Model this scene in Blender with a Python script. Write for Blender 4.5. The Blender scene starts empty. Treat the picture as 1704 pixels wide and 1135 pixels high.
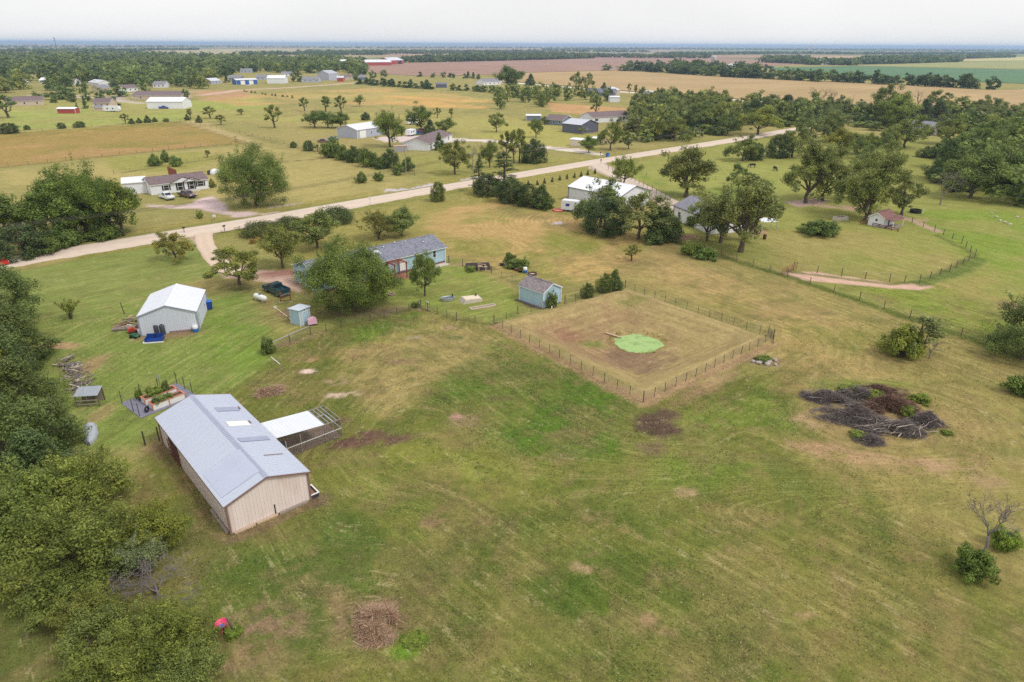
import bpy, math, random
import numpy as np
from mathutils import Vector, Matrix

# ------------------------------------------------------------------ camera, sky, sun, exposure
F, CX, CY, HOR, ROLL, H = 1110.0, 852.0, 567.5, 74.0, math.radians(0.3), 37.0
PITCH = math.atan((CY - HOR) / F)
scene = bpy.context.scene
COL = scene.collection
cam_d = bpy.data.cameras.new('camera')
cam_d.sensor_width = 36.0
cam_d.sensor_fit = 'HORIZONTAL'
cam_d.lens = F * 36.0 / 1704.0
cam_d.clip_start = 0.5
cam_d.clip_end = 120000.0
cam = bpy.data.objects.new('camera', cam_d)
COL.objects.link(cam)
cam.matrix_world = (Matrix.Translation((0, 0, H)) @ Matrix.Rotation(math.pi / 2 - PITCH, 4, 'X')
                    @ Matrix.Rotation(ROLL, 4, 'Z'))
scene.camera = cam

SUN_ELEV, SUN_AZ = math.radians(52), math.radians(118)      # azimuth clockwise from +Y
world = bpy.data.worlds.new('World')
scene.world = world
world.use_nodes = True
wn, wl = world.node_tree.nodes, world.node_tree.links
wn.clear()
w_out = wn.new('ShaderNodeOutputWorld')
w_bg = wn.new('ShaderNodeBackground')
w_bg.inputs['Strength'].default_value = 0.083
w_sky = wn.new('ShaderNodeTexSky')
w_sky.sky_type = 'NISHITA'
w_sky.sun_disc = False
w_sky.sun_elevation = SUN_ELEV
w_sky.sun_rotation = SUN_AZ
w_sky.altitude = 400
w_sky.dust_density = 3.0
w_tc = wn.new('ShaderNodeTexCoord')
w_noise = wn.new('ShaderNodeTexNoise')
w_noise.inputs['Scale'].default_value = 2.2
w_noise.inputs['Detail'].default_value = 5.0
w_map = wn.new('ShaderNodeMapping')
w_map.inputs['Scale'].default_value = (1, 1, 3.5)
w_ramp = wn.new('ShaderNodeMapRange')
w_ramp.inputs['From Min'].default_value = 0.3
w_ramp.inputs['From Max'].default_value = 0.7
w_ramp.inputs['To Min'].default_value = 0.80
w_ramp.inputs['To Max'].default_value = 0.97
w_mix = wn.new('ShaderNodeMix')
w_mix.data_type = 'RGBA'
w_mix.inputs[7].default_value = (10.4, 10.3, 10.2, 1)          # the bright overcast deck, in the sky node's units
wl.new(w_tc.outputs['Generated'], w_map.inputs['Vector'])
wl.new(w_map.outputs['Vector'], w_noise.inputs['Vector'])
wl.new(w_noise.outputs['Fac'], w_ramp.inputs['Value'])
wl.new(w_ramp.outputs['Result'], w_mix.inputs[0])
wl.new(w_sky.outputs['Color'], w_mix.inputs[6])
wl.new(w_mix.outputs[2], w_bg.inputs['Color'])
wl.new(w_bg.outputs['Background'], w_out.inputs['Surface'])

sun_d = bpy.data.lights.new('sun', 'SUN')
sun_d.energy = 1.5
sun_d.angle = math.radians(14)
sun_d.color = (1.0, 0.95, 0.87)
sun = bpy.data.objects.new('sun', sun_d)
COL.objects.link(sun)
_sd = Vector((math.sin(SUN_AZ) * math.cos(SUN_ELEV), math.cos(SUN_AZ) * math.cos(SUN_ELEV), math.sin(SUN_ELEV)))
sun.rotation_euler = _sd.to_track_quat('Z', 'Y').to_euler()
sun.location = (60, -30, 120)

vs = scene.view_settings
vs.view_transform = 'Standard'
vs.look = 'None'
vs.gamma = 1.0
vs.use_curve_mapping = False
vs.exposure = 0.27
scene.cycles.use_denoising = False
scene.cycles.max_bounces = 6
scene.cycles.volume_bounces = 1
scene.cycles.transparent_max_bounces = 8

# ------------------------------------------------------------------ survey: photograph pixel -> point on the ground
def _ray(x, y):
    u, v = x - CX, CY - y
    c, s = math.cos(ROLL), math.sin(ROLL)
    u, v = u * c - v * s, u * s + v * c
    return u, F * math.cos(PITCH) + v * math.sin(PITCH), -F * math.sin(PITCH) + v * math.cos(PITCH)

def at(x, y, z=0.0):
    r = _ray(x, y)
    t = (z - H) / r[2]
    return Vector((r[0] * t, r[1] * t, z))

def topix(X, Y, Z):
    dz = Z - H
    f = Y * math.cos(PITCH) - dz * math.sin(PITCH)
    up = Y * math.sin(PITCH) + dz * math.cos(PITCH)
    u, v = X / f * F, up / f * F
    c, s = math.cos(ROLL), math.sin(ROLL)
    return CX + u * c + v * s, CY - (-u * s + v * c)

def height_at(x, y, ytop, z=0.0):
    p = at(x, y, z)
    lo, hi = 0.0, 80.0
    for _ in range(40):
        m = (lo + hi) / 2
        if topix(p.x, p.y, z + m)[1] > ytop:
            lo = m
        else:
            hi = m
    return lo

def metres_per_px(p):
    return (p.y * math.cos(PITCH) - (p.z - H) * math.sin(PITCH)) / F

GRID = math.radians(43.5)                 # roads, fields and houses follow one survey grid
GU = Vector((math.cos(GRID), math.sin(GRID), 0))
GW = Vector((-math.sin(GRID), math.cos(GRID), 0))

# ------------------------------------------------------------------ object helpers
def s(r, g, b):
    def f(c):
        c /= 255.0
        return c / 12.92 if c <= 0.04045 else ((c + 0.055) / 1.055) ** 2.4
    return (f(r), f(g), f(b))

def tag(o, label=None, cat=None, group=None, kind=None):
    if label: o['label'] = label
    if cat: o['category'] = cat
    if group: o['group'] = group
    if kind: o['kind'] = kind
    return o

def thing(name, label, cat, loc=(0, 0, 0), rz=0.0, group=None):
    o = bpy.data.objects.new(name, None)
    o.empty_display_size = 0.3
    COL.objects.link(o)
    o.location = loc
    o.rotation_euler = (0, 0, rz)
    return tag(o, label, cat, group)

def obj(name, me, parent=None, loc=None, rot=None, color=None):
    o = bpy.data.objects.new(name, me)
    COL.objects.link(o)
    if parent is not None: o.parent = parent
    if loc is not None: o.location = loc
    if rot is not None: o.rotation_euler = rot
    if color is not None: o.color = (*color, 1)
    return o

def copy_tree(o, parent=None):
    c = o.copy()
    COL.objects.link(c)
    c.parent = parent
    for ch in list(o.children):
        copy_tree(ch, c)
    return c

class MB:
    """collects shapes, then links them as ONE mesh object"""
    def __init__(self):
        self.v, self.f, self.m = [], [], []
        self.mi = 0
    def add(self, vs_, fs_):
        n = len(self.v)
        self.v.extend([tuple(p) for p in vs_])
        for f in fs_:
            self.f.append(tuple(n + i for i in f))
            self.m.append(self.mi)
        return self
    def box(self, x0, x1, y0, y1, z0, z1):
        return self.add([(x0, y0, z0), (x1, y0, z0), (x1, y1, z0), (x0, y1, z0), (x0, y0, z1), (x1, y0, z1), (x1, y1, z1), (x0, y1, z1)],
                        [(0, 3, 2, 1), (4, 5, 6, 7), (0, 1, 5, 4), (1, 2, 6, 5), (2, 3, 7, 6), (3, 0, 4, 7)])
    def bar(self, p0, p1, w, h=None, up=(0, 0, 1)):
        p0, p1 = Vector(p0), Vector(p1)
        h = w if h is None else h
        d = (p1 - p0).normalized()
        upv = Vector(up)
        if abs(d.dot(upv)) > 0.98: upv = Vector((1, 0, 0))
        a = d.cross(upv).normalized() * (w / 2)
        b = a.cross(d).normalized() * (h / 2)
        vs_ = [p0 - a - b, p0 + a - b, p0 + a + b, p0 - a + b, p1 - a - b, p1 + a - b, p1 + a + b, p1 - a + b]
        return self.add(vs_, [(0, 3, 2, 1), (4, 5, 6, 7), (0, 1, 5, 4), (1, 2, 6, 5), (2, 3, 7, 6), (3, 0, 4, 7)])
    def tube(self, pts, rads, n=6, cap=True):
        pts = [Vector(p) for p in pts]
        vs_, fs_ = [], []
        for i, p in enumerate(pts):
            d = (pts[min(i + 1, len(pts) - 1)] - pts[max(i - 1, 0)])
            if d.length < 1e-9: d = Vector((0, 0, 1))
            d.normalize()
            a = d.cross(Vector((0, 0, 1)) if abs(d.z) < 0.9 else Vector((1, 0, 0))).normalized()
            b = d.cross(a)
            r = rads[i] if hasattr(rads, '__len__') else rads
            for k in range(n):
                t = 2 * math.pi * k / n
                vs_.append(p + a * (r * math.cos(t)) + b * (r * math.sin(t)))
        for i in range(len(pts) - 1):
            for k in range(n):
                fs_.append((i * n + k, i * n + (k + 1) % n, (i + 1) * n + (k + 1) % n, (i + 1) * n + k))
        if cap:
            fs_.append(tuple(reversed(range(n))))
            fs_.append(tuple((len(pts) - 1) * n + k for k in range(n)))
        return self.add(vs_, fs_)
    def lathe(self, prof, n=16, c=(0, 0, 0)):
        vs_, fs_ = [], []
        for (r, z) in prof:
            for k in range(n):
                t = 2 * math.pi * k / n
                vs_.append((c[0] + r * math.cos(t), c[1] + r * math.sin(t), c[2] + z))
        for i in range(len(prof) - 1):
            for k in range(n):
                fs_.append((i * n + k, i * n + (k + 1) % n, (i + 1) * n + (k + 1) % n, (i + 1) * n + k))
        fs_.append(tuple(reversed(range(n))))
        fs_.append(tuple((len(prof) - 1) * n + k for k in range(n)))
        return self.add(vs_, fs_)
    def prism(self, poly, vec):
        n = len(poly)
        poly = [Vector(p) for p in poly]
        vec = Vector(vec)
        vs_ = poly + [p + vec for p in poly]
        fs_ = [tuple(reversed(range(n))), tuple(range(n, 2 * n))]
        for k in range(n):
            fs_.append((k, (k + 1) % n, n + (k + 1) % n, n + k))
        return self.add(vs_, fs_)
    def mesh(self, name, mats, smooth=False):
        me = bpy.data.meshes.new(name)
        me.from_pydata(self.v, [], self.f)
        for m in (mats if isinstance(mats, (list, tuple)) else [mats]):
            me.materials.append(m)
        if len(me.materials) > 1:
            me.polygons.foreach_set('material_index', self.m)
        if smooth:
            me.polygons.foreach_set('use_smooth', [True] * len(me.polygons))
        me.update()
        return me
    def build(self, name, mats, parent=None, loc=None, rot=None, smooth=False):
        return obj(name, self.mesh(name, mats, smooth), parent, loc, rot)

def quads_mesh(name, V, mats, attr=None, col=None, nv=4):
    """numpy (N*nv,3) verts as N separate faces"""
    N = len(V) // nv
    me = bpy.data.meshes.new(name)
    me.vertices.add(len(V))
    me.vertices.foreach_set('co', V.astype(np.float32).ravel())
    me.loops.add(len(V))
    me.loops.foreach_set('vertex_index', np.arange(len(V), dtype=np.int32))
    me.polygons.add(N)
    me.polygons.foreach_set('loop_start', np.arange(0, len(V), nv, dtype=np.int32))
    for m in (mats if isinstance(mats, (list, tuple)) else [mats]):
        me.materials.append(m)
    me.update()
    if attr is not None:
        a = me.attributes.new('v', 'FLOAT', 'POINT')
        a.data.foreach_set('value', np.repeat(attr, nv).astype(np.float32))
    if col is not None:
        a = me.attributes.new('Col', 'FLOAT_COLOR', 'POINT')
        c = np.ones((N, 4), np.float32)
        c[:, :3] = col
        a.data.foreach_set('color', np.repeat(c, nv, axis=0).ravel())
    return me

# ------------------------------------------------------------------ materials
MATS = {}
def nt(name):
    m = bpy.data.materials.new(name)
    m.use_nodes = True
    t = m.node_tree
    b = t.nodes['Principled BSDF']
    return m, t.nodes, t.links, b

def mat(name, col, rough=0.6, metal=0.0, var=0.12, scale=1.5, stretch=(1, 1, 1), bump=0.0, bscale=20.0, stain=None, stain_amt=0.0, stain_scale=0.6):
    """procedural: base colour with weathering noise, optional stains and fine relief"""
    if name in MATS: return MATS[name]
    m, N, L, b = nt(name)
    b.inputs['Roughness'].default_value = rough
    b.inputs['Metallic'].default_value = metal
    tc = N.new('ShaderNodeTexCoord')
    mp = N.new('ShaderNodeMapping')
    mp.inputs['Scale'].default_value = stretch
    L.new(tc.outputs['Object'], mp.inputs['Vector'])
    nz = N.new('ShaderNodeTexNoise')
    nz.inputs['Scale'].default_value = scale
    nz.inputs['Detail'].default_value = 6
    nz.inputs['Roughness'].default_value = 0.65
    L.new(mp.outputs['Vector'], nz.inputs['Vector'])
    mr = N.new('ShaderNodeMapRange')
    mr.inputs['From Min'].default_value = 0.25
    mr.inputs['From Max'].default_value = 0.75
    mr.inputs['To Min'].default_value = 1 - var
    mr.inputs['To Max'].default_value = 1 + var
    L.new(nz.outputs['Fac'], mr.inputs['Value'])
    mx = N.new('ShaderNodeVectorMath')
    mx.operation = 'SCALE'
    mx.inputs[0].default_value = col
    L.new(mr.outputs['Result'], mx.inputs['Scale'])
    out = mx.outputs['Vector']
    if stain:
        n2 = N.new('ShaderNodeTexNoise')
        n2.inputs['Scale'].default_value = stain_scale
        n2.inputs['Detail'].default_value = 8
        L.new(mp.outputs['Vector'], n2.inputs['Vector'])
        r2 = N.new('ShaderNodeMapRange')
        r2.inputs['From Min'].default_value = 0.52
        r2.inputs['From Max'].default_value = 0.72
        r2.inputs['To Max'].default_value = stain_amt
        L.new(n2.outputs['Fac'], r2.inputs['Value'])
        m2 = N.new('ShaderNodeMix')
        m2.data_type = 'RGBA'
        m2.inputs[7].default_value = (*stain, 1)
        L.new(r2.outputs['Result'], m2.inputs[0])
        L.new(out, m2.inputs[6])
        out = m2.outputs[2]
    L.new(out, b.inputs['Base Color'])
    if bump:
        n3 = N.new('ShaderNodeTexNoise')
        n3.inputs['Scale'].default_value = bscale
        n3.inputs['Detail'].default_value = 4
        L.new(tc.outputs['Object'], n3.inputs['Vector'])
        bp = N.new('ShaderNodeBump')
        bp.inputs['Strength'].default_value = bump
        bp.inputs['Distance'].default_value = 0.05
        L.new(n3.outputs['Fac'], bp.inputs['Height'])
        L.new(bp.outputs['Normal'], b.inputs['Normal'])
    MATS[name] = m
    return m

def shingle_mat(name, ca, cb, row=0.16, wid=0.3):
    if name in MATS: return MATS[name]
    m, N, L, b = nt(name)
    b.inputs['Roughness'].default_value = 0.9
    tc = N.new('ShaderNodeTexCoord')
    br = N.new('ShaderNodeTexBrick')
    br.inputs['Color1'].default_value = (*ca, 1)
    br.inputs['Color2'].default_value = (*cb, 1)
    br.inputs['Mortar'].default_value = (*[c * 0.7 for c in ca], 1)
    br.inputs['Scale'].default_value = 1.0
    br.inputs['Brick Width'].default_value = wid
    br.inputs['Row Height'].default_value = row
    br.inputs['Mortar Size'].default_value = 0.012
    L.new(tc.outputs['Object'], br.inputs['Vector'])
    nz = N.new('ShaderNodeTexNoise')
    nz.inputs['Scale'].default_value = 1.3
    nz.inputs['Detail'].default_value = 8
    L.new(tc.outputs['Object'], nz.inputs['Vector'])
    mr = N.new('ShaderNodeMapRange')
    mr.inputs['To Min'].default_value = 0.55
    mr.inputs['To Max'].default_value = 1.45
    L.new(nz.outputs['Fac'], mr.inputs['Value'])
    mx = N.new('ShaderNodeVectorMath')
    mx.operation = 'SCALE'
    L.new(br.outputs['Color'], mx.inputs[0])
    L.new(mr.outputs['Result'], mx.inputs['Scale'])
    L.new(mx.outputs['Vector'], b.inputs['Base Color'])
    bp = N.new('ShaderNodeBump')
    bp.inputs['Strength'].default_value = 0.5
    bp.inputs['Distance'].default_value = 0.02
    L.new(br.outputs['Fac'], bp.inputs['Height'])
    bp.invert = True
    L.new(bp.outputs['Normal'], b.inputs['Normal'])
    MATS[name] = m
    return m

def foliage_mat(name, ca, cb, trans=0.25):
    """leaf colour runs between two tones from leaf to leaf; the object's colour tints one plant against the next"""
    m, N, L, b = nt(name)
    b.inputs['Roughness'].default_value = 0.55
    b.inputs['Specular IOR Level'].default_value = 0.25
    at_ = N.new('ShaderNodeAttribute')
    at_.attribute_name = 'v'
    mx = N.new('ShaderNodeMix')
    mx.data_type = 'RGBA'
    mx.inputs[6].default_value = (*ca, 1)
    mx.inputs[7].default_value = (*cb, 1)
    L.new(at_.outputs['Fac'], mx.inputs[0])
    oi = N.new('ShaderNodeObjectInfo')
    ml = N.new('ShaderNodeMix')
    ml.data_type = 'RGBA'
    ml.blend_type = 'MULTIPLY'
    ml.inputs[0].default_value = 1.0
    L.new(mx.outputs[2], ml.inputs[6])
    L.new(oi.outputs['Color'], ml.inputs[7])
    L.new(ml.outputs[2], b.inputs['Base Color'])
    tr = N.new('ShaderNodeBsdfTranslucent')
    L.new(ml.outputs[2], tr.inputs['Color'])
    ms = N.new('ShaderNodeMixShader')
    ms.inputs[0].default_value = trans
    out = N['Material Output']
    L.new(b.outputs['BSDF'], ms.inputs[1])
    L.new(tr.outputs['BSDF'], ms.inputs[2])
    L.new(ms.outputs['Shader'], out.inputs['Surface'])
    MATS[name] = m
    return m

M_LEAF = foliage_mat('leaf_green', s(80, 93, 50), s(168, 174, 98), .32)
M_CEDAR = foliage_mat('cedar_green', s(58, 74, 44), s(130, 143, 84), 0.22)
M_BARK = mat('bark', s(92, 80, 70), 0.9, var=0.3, scale=3, stretch=(4, 4, 1), bump=0.4, bscale=9)
M_DEADWOOD = mat('dead_wood', s(135, 124, 122), 0.85, var=0.3, scale=2.5)
M_TWIG = mat('grey_twig', s(118, 108, 112), 0.9, var=0.25, scale=2)
M_GLASS = mat('window_glass', s(40, 46, 54), 0.12, var=0.3, scale=0.7)
M_WHITE = mat('white_paint', s(226, 226, 226), 0.5, var=0.05, scale=1.2)
M_BLACK = mat('black_rubber', s(28, 28, 30), 0.8, var=0.2)
M_CHROME = mat('dull_metal', s(170, 172, 176), 0.35, metal=0.7, var=0.15)
M_GALV = mat('galvanised', s(176, 182, 190), 0.45, metal=0.35, var=0.12, scale=3)
M_POST = mat('weathered_post', s(104, 90, 80), 0.9, var=0.25, scale=4)
M_WIRE = mat('fence_wire', s(120, 112, 106), 0.6, metal=0.4, var=0.1)
M_STEELPOST = mat('steel_post', s(72, 66, 62), 0.7, metal=0.2, var=0.2)
M_RUST = mat('rusty_red', s(128, 74, 58), 0.8, var=0.25, scale=4)
M_CONC = mat('concrete', s(196, 186, 172), 0.85, var=0.15, scale=2, bump=0.2)
M_LUMBER = mat('raw_lumber', s(190, 166, 140), 0.8, var=0.18, scale=2, stretch=(1, 1, 6))
M_OLDWOOD = mat('old_boards', s(150, 138, 128), 0.85, var=0.25, scale=2)
# ------------------------------------------------------------------ numpy noise
def _vnoise(x, y, seed):
    rs = np.random.RandomState(seed)
    T = rs.rand(256, 256)
    xi, yi = np.floor(x).astype(np.int64), np.floor(y).astype(np.int64)
    fx, fy = x - xi, y - yi
    fx, fy = fx * fx * (3 - 2 * fx), fy * fy * (3 - 2 * fy)
    a, b = T[xi % 256, yi % 256], T[(xi + 1) % 256, yi % 256]
    c, d = T[xi % 256, (yi + 1) % 256], T[(xi + 1) % 256, (yi + 1) % 256]
    return (a * (1 - fx) + b * fx) * (1 - fy) + (c * (1 - fx) + d * fx) * fy

def fbm(x, y, scale, seed=0, octs=4, gain=0.55):
    r, amp, tot = 0, 1.0, 0
    for o in range(octs):
        k = 2 ** o / scale
        ca, sa = math.cos(o * 1.1 + 0.4), math.sin(o * 1.1 + 0.4)
        r = r + amp * _vnoise((x * ca - y * sa) * k + 17.3 * o, (x * sa + y * ca) * k + 5.1 * o, seed + o)
        tot += amp
        amp *= gain
    return r / tot

def sstep(a, b, x):
    t = np.clip((x - a) / (b - a), 0, 1)
    return t * t * (3 - 2 * t)

def poly_sd(X, Y, poly):
    """signed distance, positive inside"""
    d2 = np.full(X.shape, 1e18)
    ins = np.zeros(X.shape, bool)
    n = len(poly)
    for i in range(n):
        ax, ay = poly[i][0], poly[i][1]
        bx, by = poly[(i + 1) % n][0], poly[(i + 1) % n][1]
        ex, ey = bx - ax, by - ay
        t = np.clip(((X - ax) * ex + (Y - ay) * ey) / (ex * ex + ey * ey + 1e-12), 0, 1)
        d2 = np.minimum(d2, (X - ax - t * ex) ** 2 + (Y - ay - t * ey) ** 2)
        cond = (ay > Y) != (by > Y)
        xx = ax + (Y - ay) * ex / (ey if abs(ey) > 1e-12 else 1e-12)
        ins ^= cond & (X < xx)
    d = np.sqrt(d2)
    return np.where(ins, d, -d)

def line_d(X, Y, pts):
    d2 = np.full(np.shape(X), 1e18)
    for i in range(len(pts) - 1):
        ax, ay, bx, by = pts[i][0], pts[i][1], pts[i + 1][0], pts[i + 1][1]
        ex, ey = bx - ax, by - ay
        t = np.clip(((X - ax) * ex + (Y - ay) * ey) / (ex * ex + ey * ey + 1e-12), 0, 1)
        d2 = np.minimum(d2, (X - ax - t * ex) ** 2 + (Y - ay - t * ey) ** 2)
    return np.sqrt(d2)

def W(*pp):
    return [at(*p) for p in pp]

POND_QUAD = W((822, 541), (1040, 481), (1286, 566), (1070, 670))
POND_C = at(1061, 571, -2.0)

def ground_z(X, Y):
    X, Y = np.asarray(X, float), np.asarray(Y, float)
    sd = poly_sd(X, Y, POND_QUAD)
    z = -1.9 * sstep(1.8, 9.0, sd + 1.2 * (fbm(X, Y, 6, 91, 3) - 0.5))
    z = z + 0.5 * np.exp(-((sd - 1.4) / 1.3) ** 2)
    rp = np.hypot((X - POND_C.x) / 1.05, Y - POND_C.y) + 1.5 * (fbm(X, Y, 1.8, 93, 3) - .5)
    z = np.where(rp < 7, -2.0 + .28 * (rp - 3.2) + (z + 2.0 - .28 * (rp - 3.2)) * sstep(3.7, 6.5, rp), z)
    rd = line_d(X, Y, [ROAD[0], ROAD[-1]])
    z = z - 0.45 * np.exp(-((rd - 6.2) / 1.5) ** 2) * (np.abs(X) < 400)
    return z

ROAD = [at(131, 416) - GU * 160, at(131, 416), at(410, 370), at(686, 321.5), at(1004, 267), at(1230, 231), at(1365, 208)]
ROAD.append(ROAD[-1] + (ROAD[-1] - ROAD[-2]).normalized() * 900)

# ------------------------------------------------------------------ ground sheet
def axis(lo, a, b, hi, fine, grow, first=None):
    c = list(np.arange(a, b, fine))
    st, x = fine, b
    while x < hi:
        c.append(x); st *= grow; x += st
    c.append(hi)
    st, x = fine, a
    left = []
    while x > lo:
        st *= grow; x -= st
        left.append(max(x, lo))
    return np.array(sorted(set(left + c)))

gx = axis(-45000, -62, 78, 45000, 0.42, 1.022)
gy = axis(-400, 17, 112, 60000, 0.42, 1.0165)
NX, NY = len(gx), len(gy)
GX, GY = np.meshgrid(gx, gy)
C = np.zeros(GX.shape + (3,))
WILD = np.full(GX.shape, 0.5)

c_olive, c_tan, c_dry = np.array(s(136, 134, 74)), np.array(s(168, 151, 97)), np.array(s(178, 154, 106))
c_lawn, c_lush, c_weed = np.array(s(124, 139, 68)), np.array(s(112, 139, 52)), np.array(s(93, 117, 44))
c_dirt, c_dark, c_bare = np.array(s(150, 121, 98)), np.array(s(96, 76, 66)), np.array(s(188, 158, 130))
c_gravel = np.array(s(204, 182, 164))
c_field = np.array(s(158, 152, 88))

n_big, n_mid, n_small = fbm(GX, GY, 42, 1), fbm(GX, GY, 11, 2), fbm(GX, GY, 2.6, 3)
C[:] = c_field
t = sstep(0.35, 0.65, 0.6 * n_big + 0.4 * n_mid)[..., None]
C[:] = C * (1 - t) + np.array(s(146, 147, 80)) * t

def paint(poly, col, soft=2.0, amt=1.0, wob=2.0, wsc=6.0, patch=None, seed=10, wild=None, px=True):
    global C
    P = W(*poly) if px else poly
    xs, ys = [p[0] for p in P], [p[1] for p in P]
    pad = soft + wob + 2
    ix0, ix1 = np.searchsorted(gx, min(xs) - pad), np.searchsorted(gx, max(xs) + pad)
    iy0, iy1 = np.searchsorted(gy, min(ys) - pad), np.searchsorted(gy, max(ys) + pad)
    sl = (slice(iy0, iy1), slice(ix0, ix1))
    X, Y = GX[sl], GY[sl]
    if X.size == 0: return
    sd = poly_sd(X, Y, P) + wob * 2 * (fbm(X, Y, wsc, seed, 4, 0.6) - 0.5)
    m = sstep(-soft / 2, soft / 2, sd) * amt
    if patch:
        lo, hi, sc = patch
        m = m * sstep(lo, hi, fbm(X, Y, sc, seed + 7, 5, 0.62))
    C[sl] = C[sl] * (1 - m[..., None]) + np.asarray(col) * m[..., None]
    if wild is not None:
        WILD[sl] = WILD[sl] * (1 - m) + wild * m

def blob(x, y, rx, ry, col, amt=0.8, rot=0.0, soft=0.6, seed=30, patch=None, wild=None, wob=0.5, wsc=1.6):
    """irregular patch, radii in metres, centred where pixel x,y meets the ground"""
    global C
    p = at(x, y)
    R = max(rx, ry) * 1.6 + 2
    ix0, ix1 = np.searchsorted(gx, p.x - R), np.searchsorted(gx, p.x + R)
    iy0, iy1 = np.searchsorted(gy, p.y - R), np.searchsorted(gy, p.y + R)
    sl = (slice(iy0, iy1), slice(ix0, ix1))
    X, Y = GX[sl], GY[sl]
    if X.size == 0: return
    ca, sa = math.cos(rot), math.sin(rot)
    u = ((X - p.x) * ca + (Y - p.y) * sa) / rx
    v = (-(X - p.x) * sa + (Y - p.y) * ca) / ry
    d = np.sqrt(u * u + v * v) + wob * 2 * (fbm(X, Y, wsc, seed, 4, 0.65) - 0.5)
    m = (1 - sstep(1 - soft, 1 + soft * 0.5, d)) * amt
    if patch:
        m = m * sstep(patch[0], patch[1], fbm(X, Y, patch[2], seed + 3, 4, 0.65))
    C[sl] = C[sl] * (1 - m[..., None]) + np.asarray(col) * m[..., None]
    if wild is not None: WILD[sl] = WILD[sl] * (1 - m) + wild * m

def stroke(pts, col, wid, amt=0.8, soft=0.5, wob=0.3, seed=50, patch=None, wild=None):
    P = W(*pts)
    xs, ys = [p[0] for p in P], [p[1] for p in P]
    pad = wid + wob + soft + 1
    sl = (slice(np.searchsorted(gy, min(ys) - pad), np.searchsorted(gy, max(ys) + pad)),
          slice(np.searchsorted(gx, min(xs) - pad), np.searchsorted(gx, max(xs) + pad)))
    X, Y = GX[sl], GY[sl]
    if X.size == 0: return
    d = wid / 2 - line_d(X, Y, P) + wob * 2 * (fbm(X, Y, 1.5, seed, 3, 0.6) - 0.5)
    m = sstep(-soft / 2, soft / 2, d) * amt
    if patch: m = m * sstep(patch[0], patch[1], fbm(X, Y, patch[2], seed + 3, 4, 0.65))
    C[sl] = C[sl] * (1 - m[..., None]) + np.asarray(col) * m[..., None]
    if wild is not None: WILD[sl] = WILD[sl] * (1 - m) + wild * m

# --- large areas beyond the road
paint([(0, 165), (300, 172), (420, 150), (470, 200), (300, 202), (0, 224)], s(156, 158, 84), 8, wob=4, wsc=30, wild=.3)
paint([(0, 186), (200, 180), (300, 182), (310, 200), (0, 216)], s(150, 168, 78), 6, 0.7, wob=5, wsc=20, patch=(.3, .6, 30))
paint([(300, 168), (420, 158), (440, 180), (330, 184)], s(150, 170, 76), 6, 0.7, wob=5, wsc=20)
paint([(-60, 226), (0, 223), (301, 203), (409, 238), (281, 249), (0, 279), (-60, 285)], s(160, 142, 76), 1.5, wob=.6, wsc=8, wild=.8)
paint([(-60, 226), (0, 223), (301, 203), (409, 238), (281, 249), (0, 279), (-60, 285)], s(138, 134, 62), 12, .8, wob=4, wsc=20, patch=(.42, .62, 30), seed=17)
paint([(-60, 250), (60, 240), (220, 240), (400, 236), (281, 249), (0, 279), (-60, 285)], s(178, 148, 92), 6, .8, wob=4, wsc=20, patch=(.4, .6, 24), seed=19)
paint([(301, 203), (330, 200), (432, 238), (409, 238)], s(184, 170, 112), 2, .8, wob=1, wsc=9)
paint([(0, 285), (281, 253), (420, 242), (560, 262), (700, 300), (640, 320), (460, 345), (420, 350), (250, 300), (0, 310)], s(172, 165, 96), 5, .9, wob=3, wsc=20, patch=(.2, .55, 25))
paint([(170, 262), (330, 252), (380, 262), (300, 286), (200, 284)], s(146, 152, 70), 4, .8, wob=3, wsc=8)
paint([(330, 163), (640, 146), (780, 160), (820, 172), (640, 175), (500, 172), (400, 178)], s(190, 166, 98), 8, .9, wob=8, wsc=25, patch=(.3, .55, 40), wild=.8)
paint([(430, 160), (600, 152), (700, 155), (820, 165), (800, 172), (560, 166)], s(170, 168, 90), 6, .6, wob=8, wsc=25, patch=(.4, .6, 35), seed=23)
paint([(640, 158), (820, 168), (815, 182), (700, 178), (640, 172)], s(204, 170, 96), 8, .85, wob=9, wsc=20, patch=(.3, .55, 40), seed=61)
paint([(400, 200), (640, 185), (820, 190), (930, 210), (900, 240), (780, 230), (660, 200), (500, 225)], s(164, 164, 86), 8, .8, wob=6, wsc=25, patch=(.25, .6, 30), seed=29)
paint([(690, 262), (780, 245), (960, 262), (880, 288), (800, 297), (720, 312)], s(148, 152, 74), 4, .8, wob=4, wsc=14, seed=31)
paint([(820, 205), (1000, 225), (1000, 255), (900, 246), (800, 225)], s(166, 168, 84), 5, .8, wob=4, wsc=14, seed=33)
paint([(900, 170), (1080, 182), (1060, 200), (920, 186)], s(196, 160, 104), 6, .9, wob=6, wsc=16, wild=.9)
paint([(320, 150), (420, 150), (415, 162), (330, 170)], s(186, 150, 108), 4, .9, wob=6, wsc=20, patch=(.35, .6, 25))
# --- verge and ditch strips along the road
for off, col_, w_ in ((5.2, s(132, 140, 66), 3.2), (-5.4, s(128, 136, 62), 3.4), (8.5, s(150, 146, 76), 3), (-8.8, s(140, 142, 68), 3)):
    P_ = [ROAD[i] + GW * off for i in range(1, 6)]
    stroke([topix(p.x, p.y, 0) for p in P_], col_, w_, .8, 1.2, .6, patch=(.25, .5, 12))
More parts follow.
